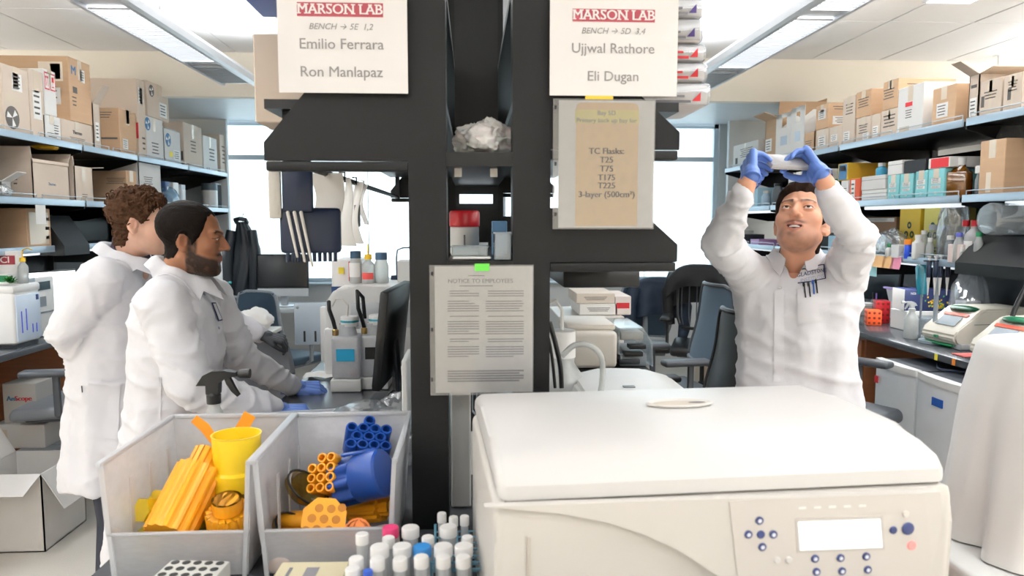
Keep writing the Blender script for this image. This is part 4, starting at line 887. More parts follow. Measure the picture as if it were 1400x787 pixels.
# ------------------------------------------------------------------ bottles and bench goods
def bottle(label, c, r, h, body, cap, caph=.02, capr=None, neck=.6, mark=None, markmat=None, name='reagent_bottle', cat='bottle', square=False, group=None, level=None, rz=0):
    t = E(name, label, cat, c, rz, group); capr = capr or r * neck * 1.1; hb = h - caph
    if square: 
        m = MB(); m.box(-r, r, -r * .7, r * .7, 0, hb * .82, r * .25, 3); m.lathe([(r * .95, hb * .8), (r * neck, hb * .93), (r * neck, hb)], 16, sy=.72, caps=False); m.obj('bottle_body', body, t)
    else: MB().lathe([(r * .9, 0), (r, r * .12), (r, hb * .7), (r * .93, hb * .78), (r * neck, hb * .92), (r * neck, hb)], 20).obj('bottle_body', body, t)
    if cap: MB().lathe([(capr, hb - .003), (capr, h - .002), (capr * .9, h), (.0005, h)], 18).obj('cap', cap, t)
    if mark:
        a, b = mark; m = MB(); n = 10; s = -1 if c[0] > 1 else 1; q0 = math.pi if c[0] > 1 else 0
        if c[0] < 1 and c[0] > -1: q0 = -math.pi / 2
        rr = r * (1.01)
        if square: 
            m.box(-r * .8, r * .8, -r * .7 - .001, -r * .7 - .0002, hb * a, hb * b)
        else:
            for k in range(n):
                a0 = q0 - .9 - .3 + 2.0 * k / n; a1 = q0 - .9 - .3 + 2.0 * (k + 1) / n
                m.quad(*[(rr * math.cos(q), rr * math.sin(q), z) for q, z in ((a0, hb * a), (a1, hb * a), (a1, hb * b), (a0, hb * b))])
        m.obj('paper_label', markmat or PAPER, t)
    if level: MB().lathe([(r * .9, .004), (r * .93, r * .12), (r * .93, hb * level), (.0005, hb * level)], 18).obj('liquid', level_mat, t)
    return t
level_mat = clear('amber_liquid', '#c98d2e', .5, .2, .05, .4)
TRANSW = clear('natural_polyethylene', '#eef0ee', .35, .2, .3, .6)
def wash(label, c, r, h, body, cap, group=None, lean=1):
    t = bottle(label, c, r, h * .72, body, cap, .02, r * .55, .45, name='wash_bottle', group=group)
    MB().tube([(0, 0, h * .7), (0, 0, h * .88), (lean * .008, 0, h * .94), (lean * .03, 0, h * .98), (lean * .055, 0, h * .94)], .0035, 6).obj('spout', cap, t); return t
def sprayer(label, c, r, h, body, head, rz=0):
    t = E('spray_bottle', label, 'bottle', c, rz)
    MB().lathe([(r * .9, 0), (r, .01), (r, h * .5), (r * .85, h * .58), (r * .4, h * .7), (r * .4, h * .74)], 20).obj('bottle_body', body, t)
    MB().lathe([(r * .48, h * .73), (r * .5, h * .8), (r * .34, h * .82)], 14).obj('collar', head, t)
    m = MB(); s = h / .28
    m.prism([(-.035 * s, h * .88), (-.02 * s, h * .96), (.0, h * .995), (.03 * s, h), (.052 * s, h * .985), (.055 * s, h * .955), (.03 * s, h * .94), (.016 * s, h * .9), (.014 * s, h * .81), (-.014 * s, h * .81), (-.014 * s, h * .88)], -.011 * s, .011 * s, 'Y')
    m.obj('spray_head', head, t, True, 30)
    MB().lathe([(.008 * s, .0), (.011 * s, .006), (.011 * s, .026 * s)], 12, (0, 0, 0), Matrix.Translation((.056 * s, 0, h * .97)) @ Matrix.Rotation(R(90), 4, 'Y')).obj('nozzle', head, t)
    MB().tube([(.03 * s, 0, h * .95), (.036 * s, 0, h * .9), (.045 * s, 0, h * .84), (.056 * s, 0, h * .79)], [.006 * s, .007 * s, .006 * s, .004 * s], 8, flat=1.3).obj('trigger', head, t)
    return t
BZ = .912
# ---- island, left side
sprayer('spray bottle with a black trigger head standing behind the first bin', (-.655, 1.86, BZ), .036, .315, TRANSW, BLKP)
m = MB(); o = [c_ for c_ in bpy.data.objects if c_.name.startswith('spray_bottle')][-1]
MB().box(-.02, .03, -.0375, -.0365, .08, .19).obj('paper_label', PAPER, o); text('VYTY', .03, P('violet_print', '#4a4d9a', .7), o, (.008, -.038, .13), (R(90), R(90), 0))
fc = E('flow_cytometer', 'white flow cytometer with a rounded hood on the island bench left of the posts', 'instrument', (-.46, 3.5, BZ))
MB().cbox((.02, .0, .11), (.44, .5, .22), .02).obj('base', WHITE, fc)
m = MB(); m.prism([(-.19, .2), (-.19, .33), (-.15, .39), (-.05, .405), (.24, .405), (.24, .2)], -.24, .2, 'Y')
bmesh.ops.bevel(m.bm, geom=[e for e in m.bm.edges], offset=.012, segments=2, affect='EDGES'); m.obj('hood', WHITE, fc)
MB().box(-.08, .2, -.246, -.238, .22, .33, .004).obj('grey_panel', P('instrument_grey', '#c1c4c6', .5), fc)
MB().cbox((-.135, .12, .26), (.13, .3, .5), .012).obj('side_tower', WHITE, fc)
MB().box(-.2, -.11, -.035, -.03, .345, .385).obj('indicator_strip', P('navy_display', '#2a4672', .3), fc)
MB().box(-.165, -.14, -.037, -.031, .445, .475).obj('yellow_sticker', PATCH['yellow'], fc)
m = MB(); m.box(-.36, -.21, -.1, -.094, .12, .315, .004); pl_ = m.obj('access_plate', LTSTEEL, fc)
for x in (-.315, -.265): MB().cbox((x, -.1015, .16), (.009, .002, .05)).obj('slot', DKGREY, pl_)
MB().lathe([(.008, 0), (.001, .002)], 10, (-.345, -.1005, .295), Matrix.Rotation(R(90), 4, 'X')).obj('screw', STEEL, pl_)
MB().box(-.24, -.19, -.12, .1, .04, .3, .01).obj('arm_block', WHITE, fc)
# bottles standing on the cytometer
zt = BZ + .405
def on_top(px, py, Y): p = at(px, py, Y=Y); return (p.x, Y, zt), p.z - zt
for px, pt, w, cap, lab, mk, mm in ((486, 343, 18, P('navy_cap', '#2b4a63', .5), 'white bottle with a dark cap and a printed red edge on the cytometer', (.25, .8), PAPER), (521, 345, 20, P('steel_blue_cap', '#3b5c78', .5), 'plain white bottle with a steel blue cap on the cytometer', None, None)):
    c_, h = on_top(px, pt, 3.42); b_ = bottle(lab, c_, w * 3.42 / 2000, h, TRANSW, cap, .03, w * 3.42 / 2000 * .8, .75, mk, mm)
    if mk: MB().box(-.031, -.027, -.012, .012, .01, .1).obj('red_edge', RED, b_)
c_, h = on_top(503, 333, 3.4); w_ = wash('wash bottle with a yellow spout and a red label on the cytometer', c_, .03, h * 1.02, TRANSW, YELLOW, lean=-.01)
m = MB(); [m.quad(*[(.0305 * math.cos(q), .0305 * math.sin(q), z) for q, z in ((a, .02), (a + .2, .02), (a + .2, .05), (a, .05))]) for a in np.arange(-2.6, -.6, .2)]; m.obj('red_label', P('pale_red_label', '#e2544f', .6), w_)
t, *_ = simple_box('lidded_box', 'low white box on the right end of the cytometer, beside the bottles', 'box', -.35, -.22, 3.45, 3.6, zt, zt + .1, WHITE, -1)
c_, h = on_top(545, 352, 3.36); 
t = E('desk_lamp', 'thin black gooseneck rising behind the cytometer bottles', 'lamp', (-.37, 3.62, zt)); MB().tube([(0, 0, 0), (0, 0, .11), (.005, 0, .145), (.03, 0, .155), (.09, 0, .158)], .004, 6).obj('gooseneck', NAVY, t); MB().lathe([(.03, 0), (.028, .02), (.001, .022)], 16).obj('base', NAVY, t)
# sheath tanks
def tank(label, px, Y, wpx, cy, sticker, tubec):
    p = at(px, 500, Y=Y); t = E('fluid_tank', label, 'tank', (p.x, Y, BZ), 0, 'fluid tanks before the cytometer'); w = wpx * Y / 1000
    MB().box(-w / 2 - .004, w / 2 + .004, -.07, .07, 0, .05, .005).obj('tray_base', WHITE, t)
    m = MB(); m.box(-w / 2, w / 2, -.06, .06, .05, .225, .014, 3); m.lathe([(w * .38, .215), (w * .3, .25), (.034, .255), (.034, .27)], 20, caps=False); m.obj('tank_body', FROST, t)
    MB().lathe([(.037, .262), (.037, .298), (.034, .302), (.001, .302)], 24, (.01, 0, 0)).obj('cap', WHITE, t); MB().lathe([(.0375, .278), (.0375, .286)], 24, (.01, 0, 0), caps=False).obj('cap_band', P('teal_band', '#2f9db0', .5), t)
    MB().box(-w * .32, w * .32, -.0625, -.061, .125, .175).obj('sticker', sticker, t)
    MB().lathe([(.013, 0), (.013, .022), (.009, .026)], 12, (-w / 2 + .012, -.02, .225)).obj('fitting', P('brass', '#b89a62', .3, 1), t)
    MB().tube([(-w / 2 + .012, -.02, .25), (-w / 2 + .004, -.02, .285), (-w / 2 - .012, -.015, .33), (-w / 2 - .02, .02, .36 if cy else .4)] + ([] if cy else [(-w / 2 - .0, .04, .37), (-w / 2 + .005, .05, .28)]), .0085, 8).obj('hose', BLKP, t)
    MB().tube([(.0, .0, .26), (-.01, 0, .2), (.0, -.005, .12), (.03, -.01, .075), (.045, -.01, .1)], .004, 6).obj('dip_tube', P('aqua_tubing', '#7fd0d6', .4), t)
    if cy: MB().tube([(.0, .0, .3), (.005, 0, .345), (-.02, .01, .372), (-.05, .02, .37), (-.065, .03, .34)], .0035, 6).obj('suction_tube', OFFW, t)
    return t
tank('clear fluid tank with a cyan sticker and a black hose', 476, 3.02, 38, True, LABELB, BLKP)
tank('clear fluid tank with a black sticker, half hidden by the edge-on monitor', 514, 3.06, 36, False, BLKP, BLKP)
def monitor(label, c, w, h, rz, tilt, body=BLKP, screen=None, back_logo=False, stand=True, name='computer_monitor', chin=None, lift=.12):
    t = E(name, label, 'monitor', c, rz)
    T = Matrix.Translation((0, 0, lift)) @ Matrix.Rotation(R(tilt), 4, 'X')
    b = MB().box(-w / 2, w / 2, 0, .03, 0, h, .005, 2, T).obj('housing', body, t)
    MB().box(-w / 2 + .012, w / 2 - .012, -.002, .0, .012 + (chin or 0), h - .012, M=T).obj('screen', screen or P('dark_screen', '#0b1116', .15), t)
    if chin: MB().box(-w / 2, w / 2, -.003, .031, 0, chin, .003, 1, T).obj('chin', P('silver_aluminium', '#cfd4d8', .35, .6), t)
    if stand:
        MB().box(-.035, .035, .05, .065, .0, lift + h * .4, .004, 1, Matrix.Rotation(R(4), 4, 'X')).obj('stand_neck', DKGREY if not chin else MATS['silver_aluminium'], t); MB().box(-.11, .11, -.06, .12, 0, .012, .004).obj('stand_foot', DKGREY if not chin else MATS['silver_aluminium'], t)
    if back_logo: MB().lathe([(.012, 0), (.001, .001)], 12, (0, 0, 0), T @ Matrix.Translation((.1, .031, h * .82)) @ Matrix.Rotation(R(-90), 4, 'X')).obj('badge', STEEL, t)
    return t
monitor('black monitor seen nearly edge-on beside the tanks on the island bench', (-.335, 2.78, BZ), .5, .35, R(-94), -6, lift=.1)
monitor('second black monitor just left of the left post, turned away', (-.235, 2.9, BZ), .4, .3, R(-84), -4, lift=.06)
t, *_ = simple_box('document_holder', 'white upright document holder against the left post', 'holder', -.205, -.19, 2.1, 2.3, BZ, 1.2, WHITE, -1)
p = at(488, 522, Z=BZ); t = E('push_button_timer', 'white and red dome push button on the island bench', 'button', (p.x, p.y - .05, BZ))
MB().lathe([(.036, 0), (.036, .02), (.031, .032), (.024, .036), (.001, .036)], 24).obj('base', WHITE, t); MB().lathe([(.024, .034), (.025, .042), (.02, .055), (.008, .061), (.001, .062)], 24).obj('red_dome', P('coral_red_plastic', '#e0463f', .4), t)
p = at(501, 524, Z=BZ); t = bottle('small clear tube with a blue cap between the red dome and the monitor', (p.x, p.y, BZ), .013, .1, GLASSY, BLUE, .02, .013, .8, name='sample_tube', cat='tube')
m = MB(); m.grid(lambda u, v: Vector(((u - .5) * .16, (v - .5) * .12, .004 + .008 * abs(math.sin(u * 5 + v * 3)))), 8, 6).solid(.001); p = at(442, 514, Z=BZ); tag(m.obj('paper_towel', PAPER, None, True, 60, (p.x, p.y, BZ)), 'folded white paper towel at the island edge by the blue glove', 'towel')
for k, pts in enumerate((((-.33, 2.62, .0), (-.30, 2.5, .05), (-.27, 2.45, .015), (-.24, 2.6, .06), (-.2, 2.5, .005)), ((-.34, 2.55, .01), (-.28, 2.58, .09), (-.25, 2.5, .03), (-.22, 2.42, .05), (-.2, 2.45, .005)), ((-.31, 2.45, .005), (-.27, 2.4, .04), (-.24, 2.48, .08), (-.21, 2.55, .1)))):
    cu = [Vector(a) for a in pts]; sm = []
    for i in range(len(cu) - 1):
        for q in range(5):
            tt = q / 5; p0, p1, p2, p3 = cu[max(i - 1, 0)], cu[i], cu[i + 1], cu[min(i + 2, len(cu) - 1)]
            sm.append(.5 * ((2 * p1) + (p2 - p0) * tt + (2 * p0 - 5 * p1 + 4 * p2 - p3) * tt ** 2 + (3 * p1 - p0 - 3 * p2 + p3) * tt ** 3))
    o = MB().tube(sm, .004, 6).obj('computer_cable', BLKP, None, True, 60, (0, 0, BZ)); tag(o, ('black cord curling below the edge-on monitor, nearest the tanks', 'black cord arching highest behind the white holder', 'short black cord looping at the foot of the left post')[k], 'cord', 'cords below the monitors')
crumple('plastic_bag', 'clear crumpled plastic bag lying behind the second bin', 'bag', (-.33, 2.1, BZ), (.17, .16, .09), BAGP, 5, .5, 4)
crumple('plastic_bag', 'small clear plastic bag below the monitors behind the left post', 'bag', (-.25, 2.35, BZ), (.07, .06, .08), BAGP, 9, .5, 4)
t = E('clear_tray', 'clear flat plastic tray lying behind the bins at the island edge', 'tray', (-.53, 2.25, BZ), R(8))
m = MB(); m.box(-.16, .16, -.14, .14, 0, .003).box(-.16, .16, -.14, -.137, 0, .07).box(-.16, .16, .137, .14, 0, .07).box(-.16, -.157, -.14, .14, 0, .07).box(.157, .16, -.14, .14, 0, .07).obj('tray_body', FROST, t, False)
m = MB(); m.box(-.17, .17, -.15, -.138, .067, .071).box(-.17, .17, .138, .15, .067, .071).box(-.17, -.158, -.15, .15, .067, .071).box(.158, .17, -.15, .15, .067, .071).obj('rim', FROST, t, False); MB().box(-.1, .1, -.08, .09, .004, .03, .003).obj('blue_pad', P('pale_periwinkle_card', '#c9d3ee', .7), t)
t, *_ = simple_box('file_box', 'white upright file box between the two posts under the notice', 'box', -.052, -.005, 1.72, 1.95, BZ, 1.25, WHITE, 1)
p = at(648, 628, Y=1.95); tag(MB().box(-.012, .035, -.001, .001, 0, .12).box(-.008, .04, .004, .006, 0, .11).obj('paper_sheet', PAPER, None, False, 40, (p.x, 1.95, BZ)), 'white papers standing beside the white file box under the notice', 'paper')
t = E('power_supply', 'black mesh vented power supply glimpsed under the notice', 'adapter', (.03, 2.15, BZ)); MB().cbox((0, 0, .14), (.09, .1, .28), .006).obj('case', BLKP, t)
m = MB(); [m.cbox((-.03 + .012 * k, -.052, .2), (.004, .003, .12)) for k in range(6)]; m.obj('vent_grille', GREY, t)
MB().tube([(0, -.06, .1), (.03, -.1, .06), (-.01, -.13, .09), (.02, -.15, .02), (.05, -.2, .005)], .004, 6).obj('cable', BLKP, t); MB().tube([(-.03, -.06, .14), (.0, -.12, .12), (.03, -.1, .15), (.04, -.06, .12)], .003, 6).obj('cable', GREY, t)
# ---- island, right side
p = at(768, 516, Y=2.2); wash_ = bottle('white squeeze bottle with a big screw cap beside the right post', (p.x + .0, 2.2, BZ), .07, .36, TRANSW, WHITE, .08, .042, .55)
MB().tube([(0, 0, .36), (0, 0, .42), (-.02, 0, .45), (-.05, 0, .44)], .006, 6).obj('spout', WHITE, wash_)
def hose(label, pts, r, mat, name='tubing', cat='tube'):
    pts = [Vector(p) for p in pts]; sm = []
    for i in range(len(pts) - 1):
        for q in range(6):
            tt = q / 6; p0, p1, p2, p3 = pts[max(i - 1, 0)], pts[i], pts[i + 1], pts[min(i + 2, len(pts) - 1)]
            sm.append(.5 * ((2 * p1) + (p2 - p0) * tt + (2 * p0 - 5 * p1 + 4 * p2 - p3) * tt ** 2 + (3 * p1 - p0 - 3 * p2 + p3) * tt ** 3))
    sm.append(pts[-1]); c_ = Vector((sm[0].x, sm[0].y, min(p.z for p in sm)))
    return tag(MB().tube([p - c_ for p in sm], r, 8).obj(name, mat, None, True, 60, c_), label, cat)
Yt = 1.95
hose('white flexible tubing arching beside the squeeze bottle', [at(768, 487, Y=Yt), at(785, 472, Y=Yt), at(806, 472, Y=Yt), at(821, 486, Y=Yt), at(824, 506, Y=Yt), at(822, 530, Y=Yt), at(815, 560, Y=Yt)], .008, TRANSW)
hose('black cable hanging down along the right post', [at(751, 440, Y=1.72), at(759, 468, Y=1.72), at(766, 500, Y=1.72), at(768, 530, Y=1.72)], .006, BLKP, 'cable', 'cable')
hose('second thinner black cable by the right post', [at(750, 462, Y=1.76), at(755, 490, Y=1.76), at(759, 530, Y=1.76)], .004, BLKP, 'cable', 'cable')
wc = E('instrument', 'low white rounded instrument behind the centrifuge lid', 'instrument', (.465, 2.05, BZ)); wc.scale = (.66, 1, .82)
m = MB(); m.prism([(-.27, 0), (-.27, .2), (-.24, .26), (-.1, .285), (.1, .28), (.23, .25), (.29, .2), (.29, 0)], -.2, .2, 'Y'); bmesh.ops.bevel(m.bm, geom=m.bm.edges[:], offset=.014, segments=2, affect='EDGES'); m.obj('housing', WHITE, wc); MB().cbox((-.05, -.08, .286), (.05, .02, .004), .002).obj('latch', GREY, wc)
pr = E('instrument_platform', 'black low platform under the beige instrument on the right island bench', 'platform', (.58, 3.0, BZ)); MB().box(-.2, .13, -.18, .2, 0, .1, .004).obj('top', BLKP, pr)
bi = E('plate_reader', 'beige rounded plate reader on the black platform', 'instrument', (.48, 3.02, BZ + .102)); MB().box(-.1, .1, -.16, .16, 0, .15, .02, 3).obj('housing', BEIGE, bi); MB().box(-.1, .1, -.12, .16, .148, .175, .012, 2).obj('lid', BEIGE, bi)
ci = E('liquid_handler', 'clear hooded instrument with dark trays at the end of the black platform', 'instrument', (.66, 3.05, BZ + .102))
MB().box(-.06, .05, -.14, .14, 0, .05, .004).obj('deck', GREY, ci); m = MB(); m.prism([(-.07, .05), (-.07, .16), (.03, .16), (.07, .1), (.075, .0), (.07, .0), (.064, .1), (.027, .155), (-.064, .155), (-.064, .05)], -.15, .15, 'Y').obj('hood', GLASSY, ci, True)
for k in range(3): MB().box(-.065 + k * .02, .02 + .012 * k, -.155, -.1, .012 + .03 * k, .03 + .03 * k, .003).obj('tray', BLKP if k else DKGREY, ci)
MB().box(-.05, .045, -.1, .1, .1, .135, .006).obj('gantry', OFFW, ci)
for k, (x0, x1, z0, z1, mt, lb) in enumerate(((790, 842, 427, 412, CARDW, 'lower white carton in the pile behind the beige plate reader'), (786, 838, 412, 398, P('buff_card', '#d9cdbf', .7), 'upper buff carton in the pile behind the beige plate reader'), (838, 860, 427, 402, P('striped_card', '#e3d9d2', .7), 'pale carton with red stripes at the end of that pile'))):
    a, b = at(x0, z0, Y=3.6), at(x1, z1, Y=3.6); zb = 1.142 if k != 1 else 1.142 + .06
    simple_box('carton', lb, 'box', a.x, b.x, 3.55, 3.85, [1.142, 1.199, 1.142][k], [1.198, 1.25, 1.235][k], mt, 1, [('n', .5, .5, .8, .3, 'red')] if k == 2 else [('n', .5, .5, .6, .4, 'lines', 3)])
t, *_ = simple_box('instrument', 'pale grey bench cabinet carrying the pile of cartons', 'instrument', .42, .74, 3.5, 3.95, BZ, 1.14, OFFW, 1)
# ---- left wall bench
an = E('cell_counter', 'white benchtop analyser with blue marks on its door and a green bow on top', 'instrument', (-2.72, (at(21, 450, X=-2.47).y + at(57, 450, X=-2.47).y) / 2, BZ)); hl = (at(57, 450, X=-2.47).y - at(21, 450, X=-2.47).y) / 2; AY = an.location.y
MB().box(-.25, .25, -hl, hl, .02, .33, .018, 3).obj('housing', WHITE, an); MB().box(-.25, .255, -hl - .005, hl + .005, .3, .345, .012, 2).obj('lid', WHITE, an)
MB().box(.248, .256, -hl + .012, hl - .008, .035, .29, .003).obj('door', P('pale_blue_door', '#d6e2f2', .25), an)
m = MB()
for k, (y, h0, h1) in enumerate(((-hl * .6, .08, .2), (-hl * .25, .09, .21), (hl * .2, .07, .12), (hl * .5, .07, .12))): MB().box(.256, .2575, y, y + .008, h0, h1).obj('blue_mark', P('ultramarine_print', '#3c52d8', .5), an, False)
m.bm.free(); MB().box(.256, .2575, hl * .6, hl * .8, .25, .28).obj('logo', P('navy_logo', '#2a3f7c', .5), an)
MB().box(-.24, .24, -hl + .02, hl - .02, 0, .02).obj('foot', DKGREY, an)
bw = E('gift_bow', 'shiny green star bow stuck on the white analyser', 'bow', (-2.5, AY - hl + .03, BZ + .345)); 
m = MB()
for k in range(14):
    a = k * 2.4; el = .2 + .09 * k; d = Vector((math.cos(a) * math.cos(el), math.sin(a) * math.cos(el), math.sin(el))); m.tube([(0, 0, .012), Vector((0, 0, .012)) + d * .03, Vector((0, 0, .012)) + d * .045], [.006, .012, .001], 4, flat=.3)
m.obj('ribbon_loop', P('green_foil', '#2f7a36', .2, .6), bw, False)
a2 = E('cell_counter', 'second white analyser with small dark screens behind the bow topped one', 'instrument', (-2.78, AY + hl + .2, BZ)); MB().box(-.2, .2, -.15, .15, 0, .36, .015, 3).obj('housing', WHITE, a2); MB().box(.199, .204, -.06, .1, .28, .33).obj('screen', P('dark_teal_screen', '#19323a', .2), a2); MB().box(.199, .204, -.04, .05, .18, .24).obj('slot_door', GREY, a2)
MB().box(.2, .206, -.12, .12, .14, .15).obj('groove', GREY, a2); MB().box(.203, .206, -.05, -.02, .295, .315).obj('lit_icon', P('lit_green', '#63d66a', .4, emit=1), a2)
monitor('monitor with a glowing white screen behind the curly haired man', (-2.78, 5.0, BZ), .4, .27, R(62), -10, screen=P('lit_white_screen', '#f4fbff', .4, var=0, emit=1.1), lift=.1)
zt = BZ + .346
kc = E('salt_box', 'white reagent box with a red lettered band on the bench analyser', 'box', (-2.62, AY + .06, zt), R(18)); MB().cbox((0, 0, .09), (.16, .09, .18), .003).obj('body', CARDW, kc); MB().cbox((.0, -.0456, .13), (.13, .0006, .05)).obj('red_band', P('dark_red_print', '#8e2430', .6), kc); text('KCl', .05, PAPER, kc, (0, -.0465, .13), FACE_CAM, bold=.001)
wash('wash bottle with a yellow spout in front of the red banded box', (-2.5, AY + .03, zt), .026, .2, TRANSW, YELLOW)
bottle('small white bottle with a yellow label on the bench analyser', (-2.66, AY - hl + .05, zt), .03, .13, TRANSW, WHITE, .02, .014, .4, (.2, .5), PATCH['yellow'])
t, *_ = simple_box('tip_rack', 'white rack with green print at the left edge on the bench analyser', 'rack', -2.6, -2.53, AY - hl + .06, AY - hl + .14, zt, zt + .06, WHITE, -1); MB().box(-.03, .03, -.0415, -.0405, .015, .05).obj('green_print', GREEN, t)
t, *_ = simple_box('glass_tray', 'clear glass tray at the front of the bench analyser top', 'tray', -2.58, -2.49, AY + hl - .08, AY + hl, zt, zt + .045, GLASSY, -1)
# goods on the left shelves
bottle('white plastic tub at the left end of the second left shelf', (-2.62, 4.1, LZ2 + .001), .05, .13, WHITE, WHITE, .02, .05, .9, name='tub', cat='tub')
crumple('plastic_bag', 'yellow plastic bag lying on the open carton flap of the second left shelf', 'bag', (-2.66, 4.78, LZ2 + .325), (.07, .07, .05), P('yellow_film', '#f0c01c', .4), 4, .4, 4)
crumple('plastic_bag', 'small clear bag with parts on the second left shelf', 'bag', (-2.6, 4.22, LZ2 + .001), (.05, .07, .05), BAGP, 6, .5, 4)
for i, (px, w, h, mt, lb) in enumerate(((229, .05, .22, P('navy_binder', '#2c4b7a', .5), 'navy binder on the second left shelf, right of the white carton'), (240, .06, .22, WHITE, 'white binder next to the navy binder'), (250, .05, .21, P('pale_grey_binder', '#c9ced6', .5), 'pale grey binder, last of the row next to the white binder'))):
    p = at(px, 240, X=-2.62); t = E('ring_binder', lb, 'binder', (-2.75, p.y, LZ2 + .001), 0, 'ring binders on the second left shelf'); MB().box(-.13, .13, -w, w, 0, h, .004).obj('cover', mt, t); MB().box(.1305, .132, -w * .5, w * .5, h * .3, h * .8).obj('spine_label', PAPER, t)
crumple('plastic_bag', 'blue and clear plastic bag beyond the binders on the second left shelf', 'bag', (-2.66, 6.55, LZ2 + .001), (.1, .16, .1), clear('pale_blue_film', '#a9d3ef', .5, .5, .12, .4), 8, .5, 4)
p = at(286, 250, X=-2.65); t = E('canister', 'tall white canister with a dark lid near the end of the second left shelf', 'canister', (-2.65, p.y, LZ2 + .001)); MB().lathe([(.075, 0), (.075, .19)], 20).obj('body', WHITE, t); MB().lathe([(.076, .19), (.076, .26), (.001, .262)], 20).obj('lid', P('slate_plastic', '#56656d', .5), t)
p = at(300, 255, X=-2.62); t = E('picture_frame', 'dark panel in a white frame at the window end of the second left shelf', 'frame', (-2.62, p.y, LZ2 + .001), R(90)); MB().box(-.12, .12, 0, .02, 0, .27, .004).obj('border', WHITE, t); MB().box(-.105, .105, -.002, .0, .018, .255).obj('panel', P('dark_panel', '#20343e', .3), t)
t, *_ = simple_box('shelf_label', 'white paper tag hanging from the second left shelf lip', 'tag', -2.532, -2.53, 4.42, 4.52, LZ2 - .14, LZ2 - .026, PAPER, -1)
# ---- right reagent shelf
def rb(label, px, ptop, wpx, body, cap, X=2.64, **k):
    p = at(px, ptop, X=X); h = p.z - RZ3; r = wpx * p.y / 2000
    return bottle(label, (X, p.y, RZ3 + .001), min(r, .06), h, body, cap, group=k.pop('group', None), **k)
rb('big clear bottle with a red cap, left of the red capped pair', 1321, 301, 22, GLASSY, RED, caph=.03, capr=.018, neck=.4, group='red capped bottles')
rb('big grey bottle with a red cap, right of the red capped pair', 1333, 301, 24, P('smoke_grey_plastic', '#a9a7a8', .4), RED, caph=.03, capr=.018, neck=.4, mark=(.2, .6))
rb('bottle with a violet cap before the red capped pair', 1312, 318, 14, TRANSW, P('violet_cap', '#5a5fb0', .4), X=2.6, caph=.02)
rb('bottle with a green cap and pale label below the right red cap', 1339, 317, 12, TRANSW, GREEN, X=2.6, caph=.022)
rb('wide mouth clear bottle with a grey lid, left of its twin', 1279, 307, 17, GLASSY, P('grey_lid', '#b6bcc2', .4), X=2.72, caph=.03, neck=.85)
rb('wide mouth clear bottle with a grey lid, right of its twin', 1291, 308, 14, GLASSY, MATS['grey_lid'], X=2.74, caph=.03, neck=.85)
rb('white square bottle in the middle of the reagent shelf', 1256, 321, 14, WHITE, WHITE, X=2.6, square=True, mark=(.3, .8))
rb('white round bottle behind the white square bottle', 1264, 315, 12, TRANSW, WHITE, X=2.68)
rb('small bottle of blue dye with an orange cap', 1242, 327, 10, P('blue_dye', '#2d56d8', .3), ORANGE, X=2.6, caph=.03, capr=.022, neck=.9)
rb('small white bottle with a green cap on the reagent shelf', 1216, 333, 10, WHITE, GREEN, X=2.6)
rb('plain small white bottle beside the green capped one', 1207, 331, 9, TRANSW, WHITE, X=2.62)
rb('little dropper bottle at the shelf lip below the white block', 1316, 338, 7, TRANSW, WHITE, X=2.585)
rb('white bottle with a tilted cap in the plastic bag cluster', 1272, 325, 10, TRANSW, WHITE, X=2.62)
rb('small white bottle at the far end near the raised sleeve', 1199, 328, 9, WHITE, BLUE, X=2.64)
rb('clear flask with a white stopper among the reagent bottles', 1300, 322, 14, GLASSY, WHITE, X=2.62)
t, *_ = simple_box('reagent_box', 'small white box beside the orange capped bottle', 'box', 2.58, 2.66, 4.3, 4.38, RZ3 + .001, RZ3 + .08, WHITE, 1)
t, *_ = simple_box('polystyrene_block', 'pinkish white block below the red capped bottles', 'block', 2.58, 2.68, 3.66 + .06, 3.84, RZ3 + .001, RZ3 + .1, P('pinkish_foam', '#ecd8d2', .8), 1)
crumple('plastic_bag', 'zip bag of parts before the long brown carton on the reagent shelf', 'bag', (2.66, 4.5, RZ3 + .001), (.07, .14, .1), BAGP, 12, .4, 4)
crumple('plastic_bag', 'tall clear plastic bag rising before the dark green box', 'bag', (2.7, 3.98, RZ3 + .001), (.07, .08, .26), BAGP, 13, .35, 4)
p = at(1372, 309, X=2.78)
t = E('glass_carboy', 'clear glass carboy lying on its side above the black hood at the right edge', 'bottle', (2.62, 3.44, RZ3 + .152)); t.rotation_euler = (0, 0, R(90)); m = MB().lathe([(.03, -.2), (.03, -.13), (.075, -.08), (.08, .1), (.07, .12), (.001, .115)], 24); m.xf(Matrix.Rotation(R(-90), 4, 'X') @ Matrix.Identity(4)); m.xf(Matrix.Translation((0, 0, .081))); m.obj('glass_body', GLASSY, t)
m = MB().lathe([(.034, -.21), (.034, -.17)], 16); m.xf(Matrix.Rotation(R(-90), 4, 'X')); m.xf(Matrix.Translation((0, 0, .081))); m.obj('cap', WHITE, t)
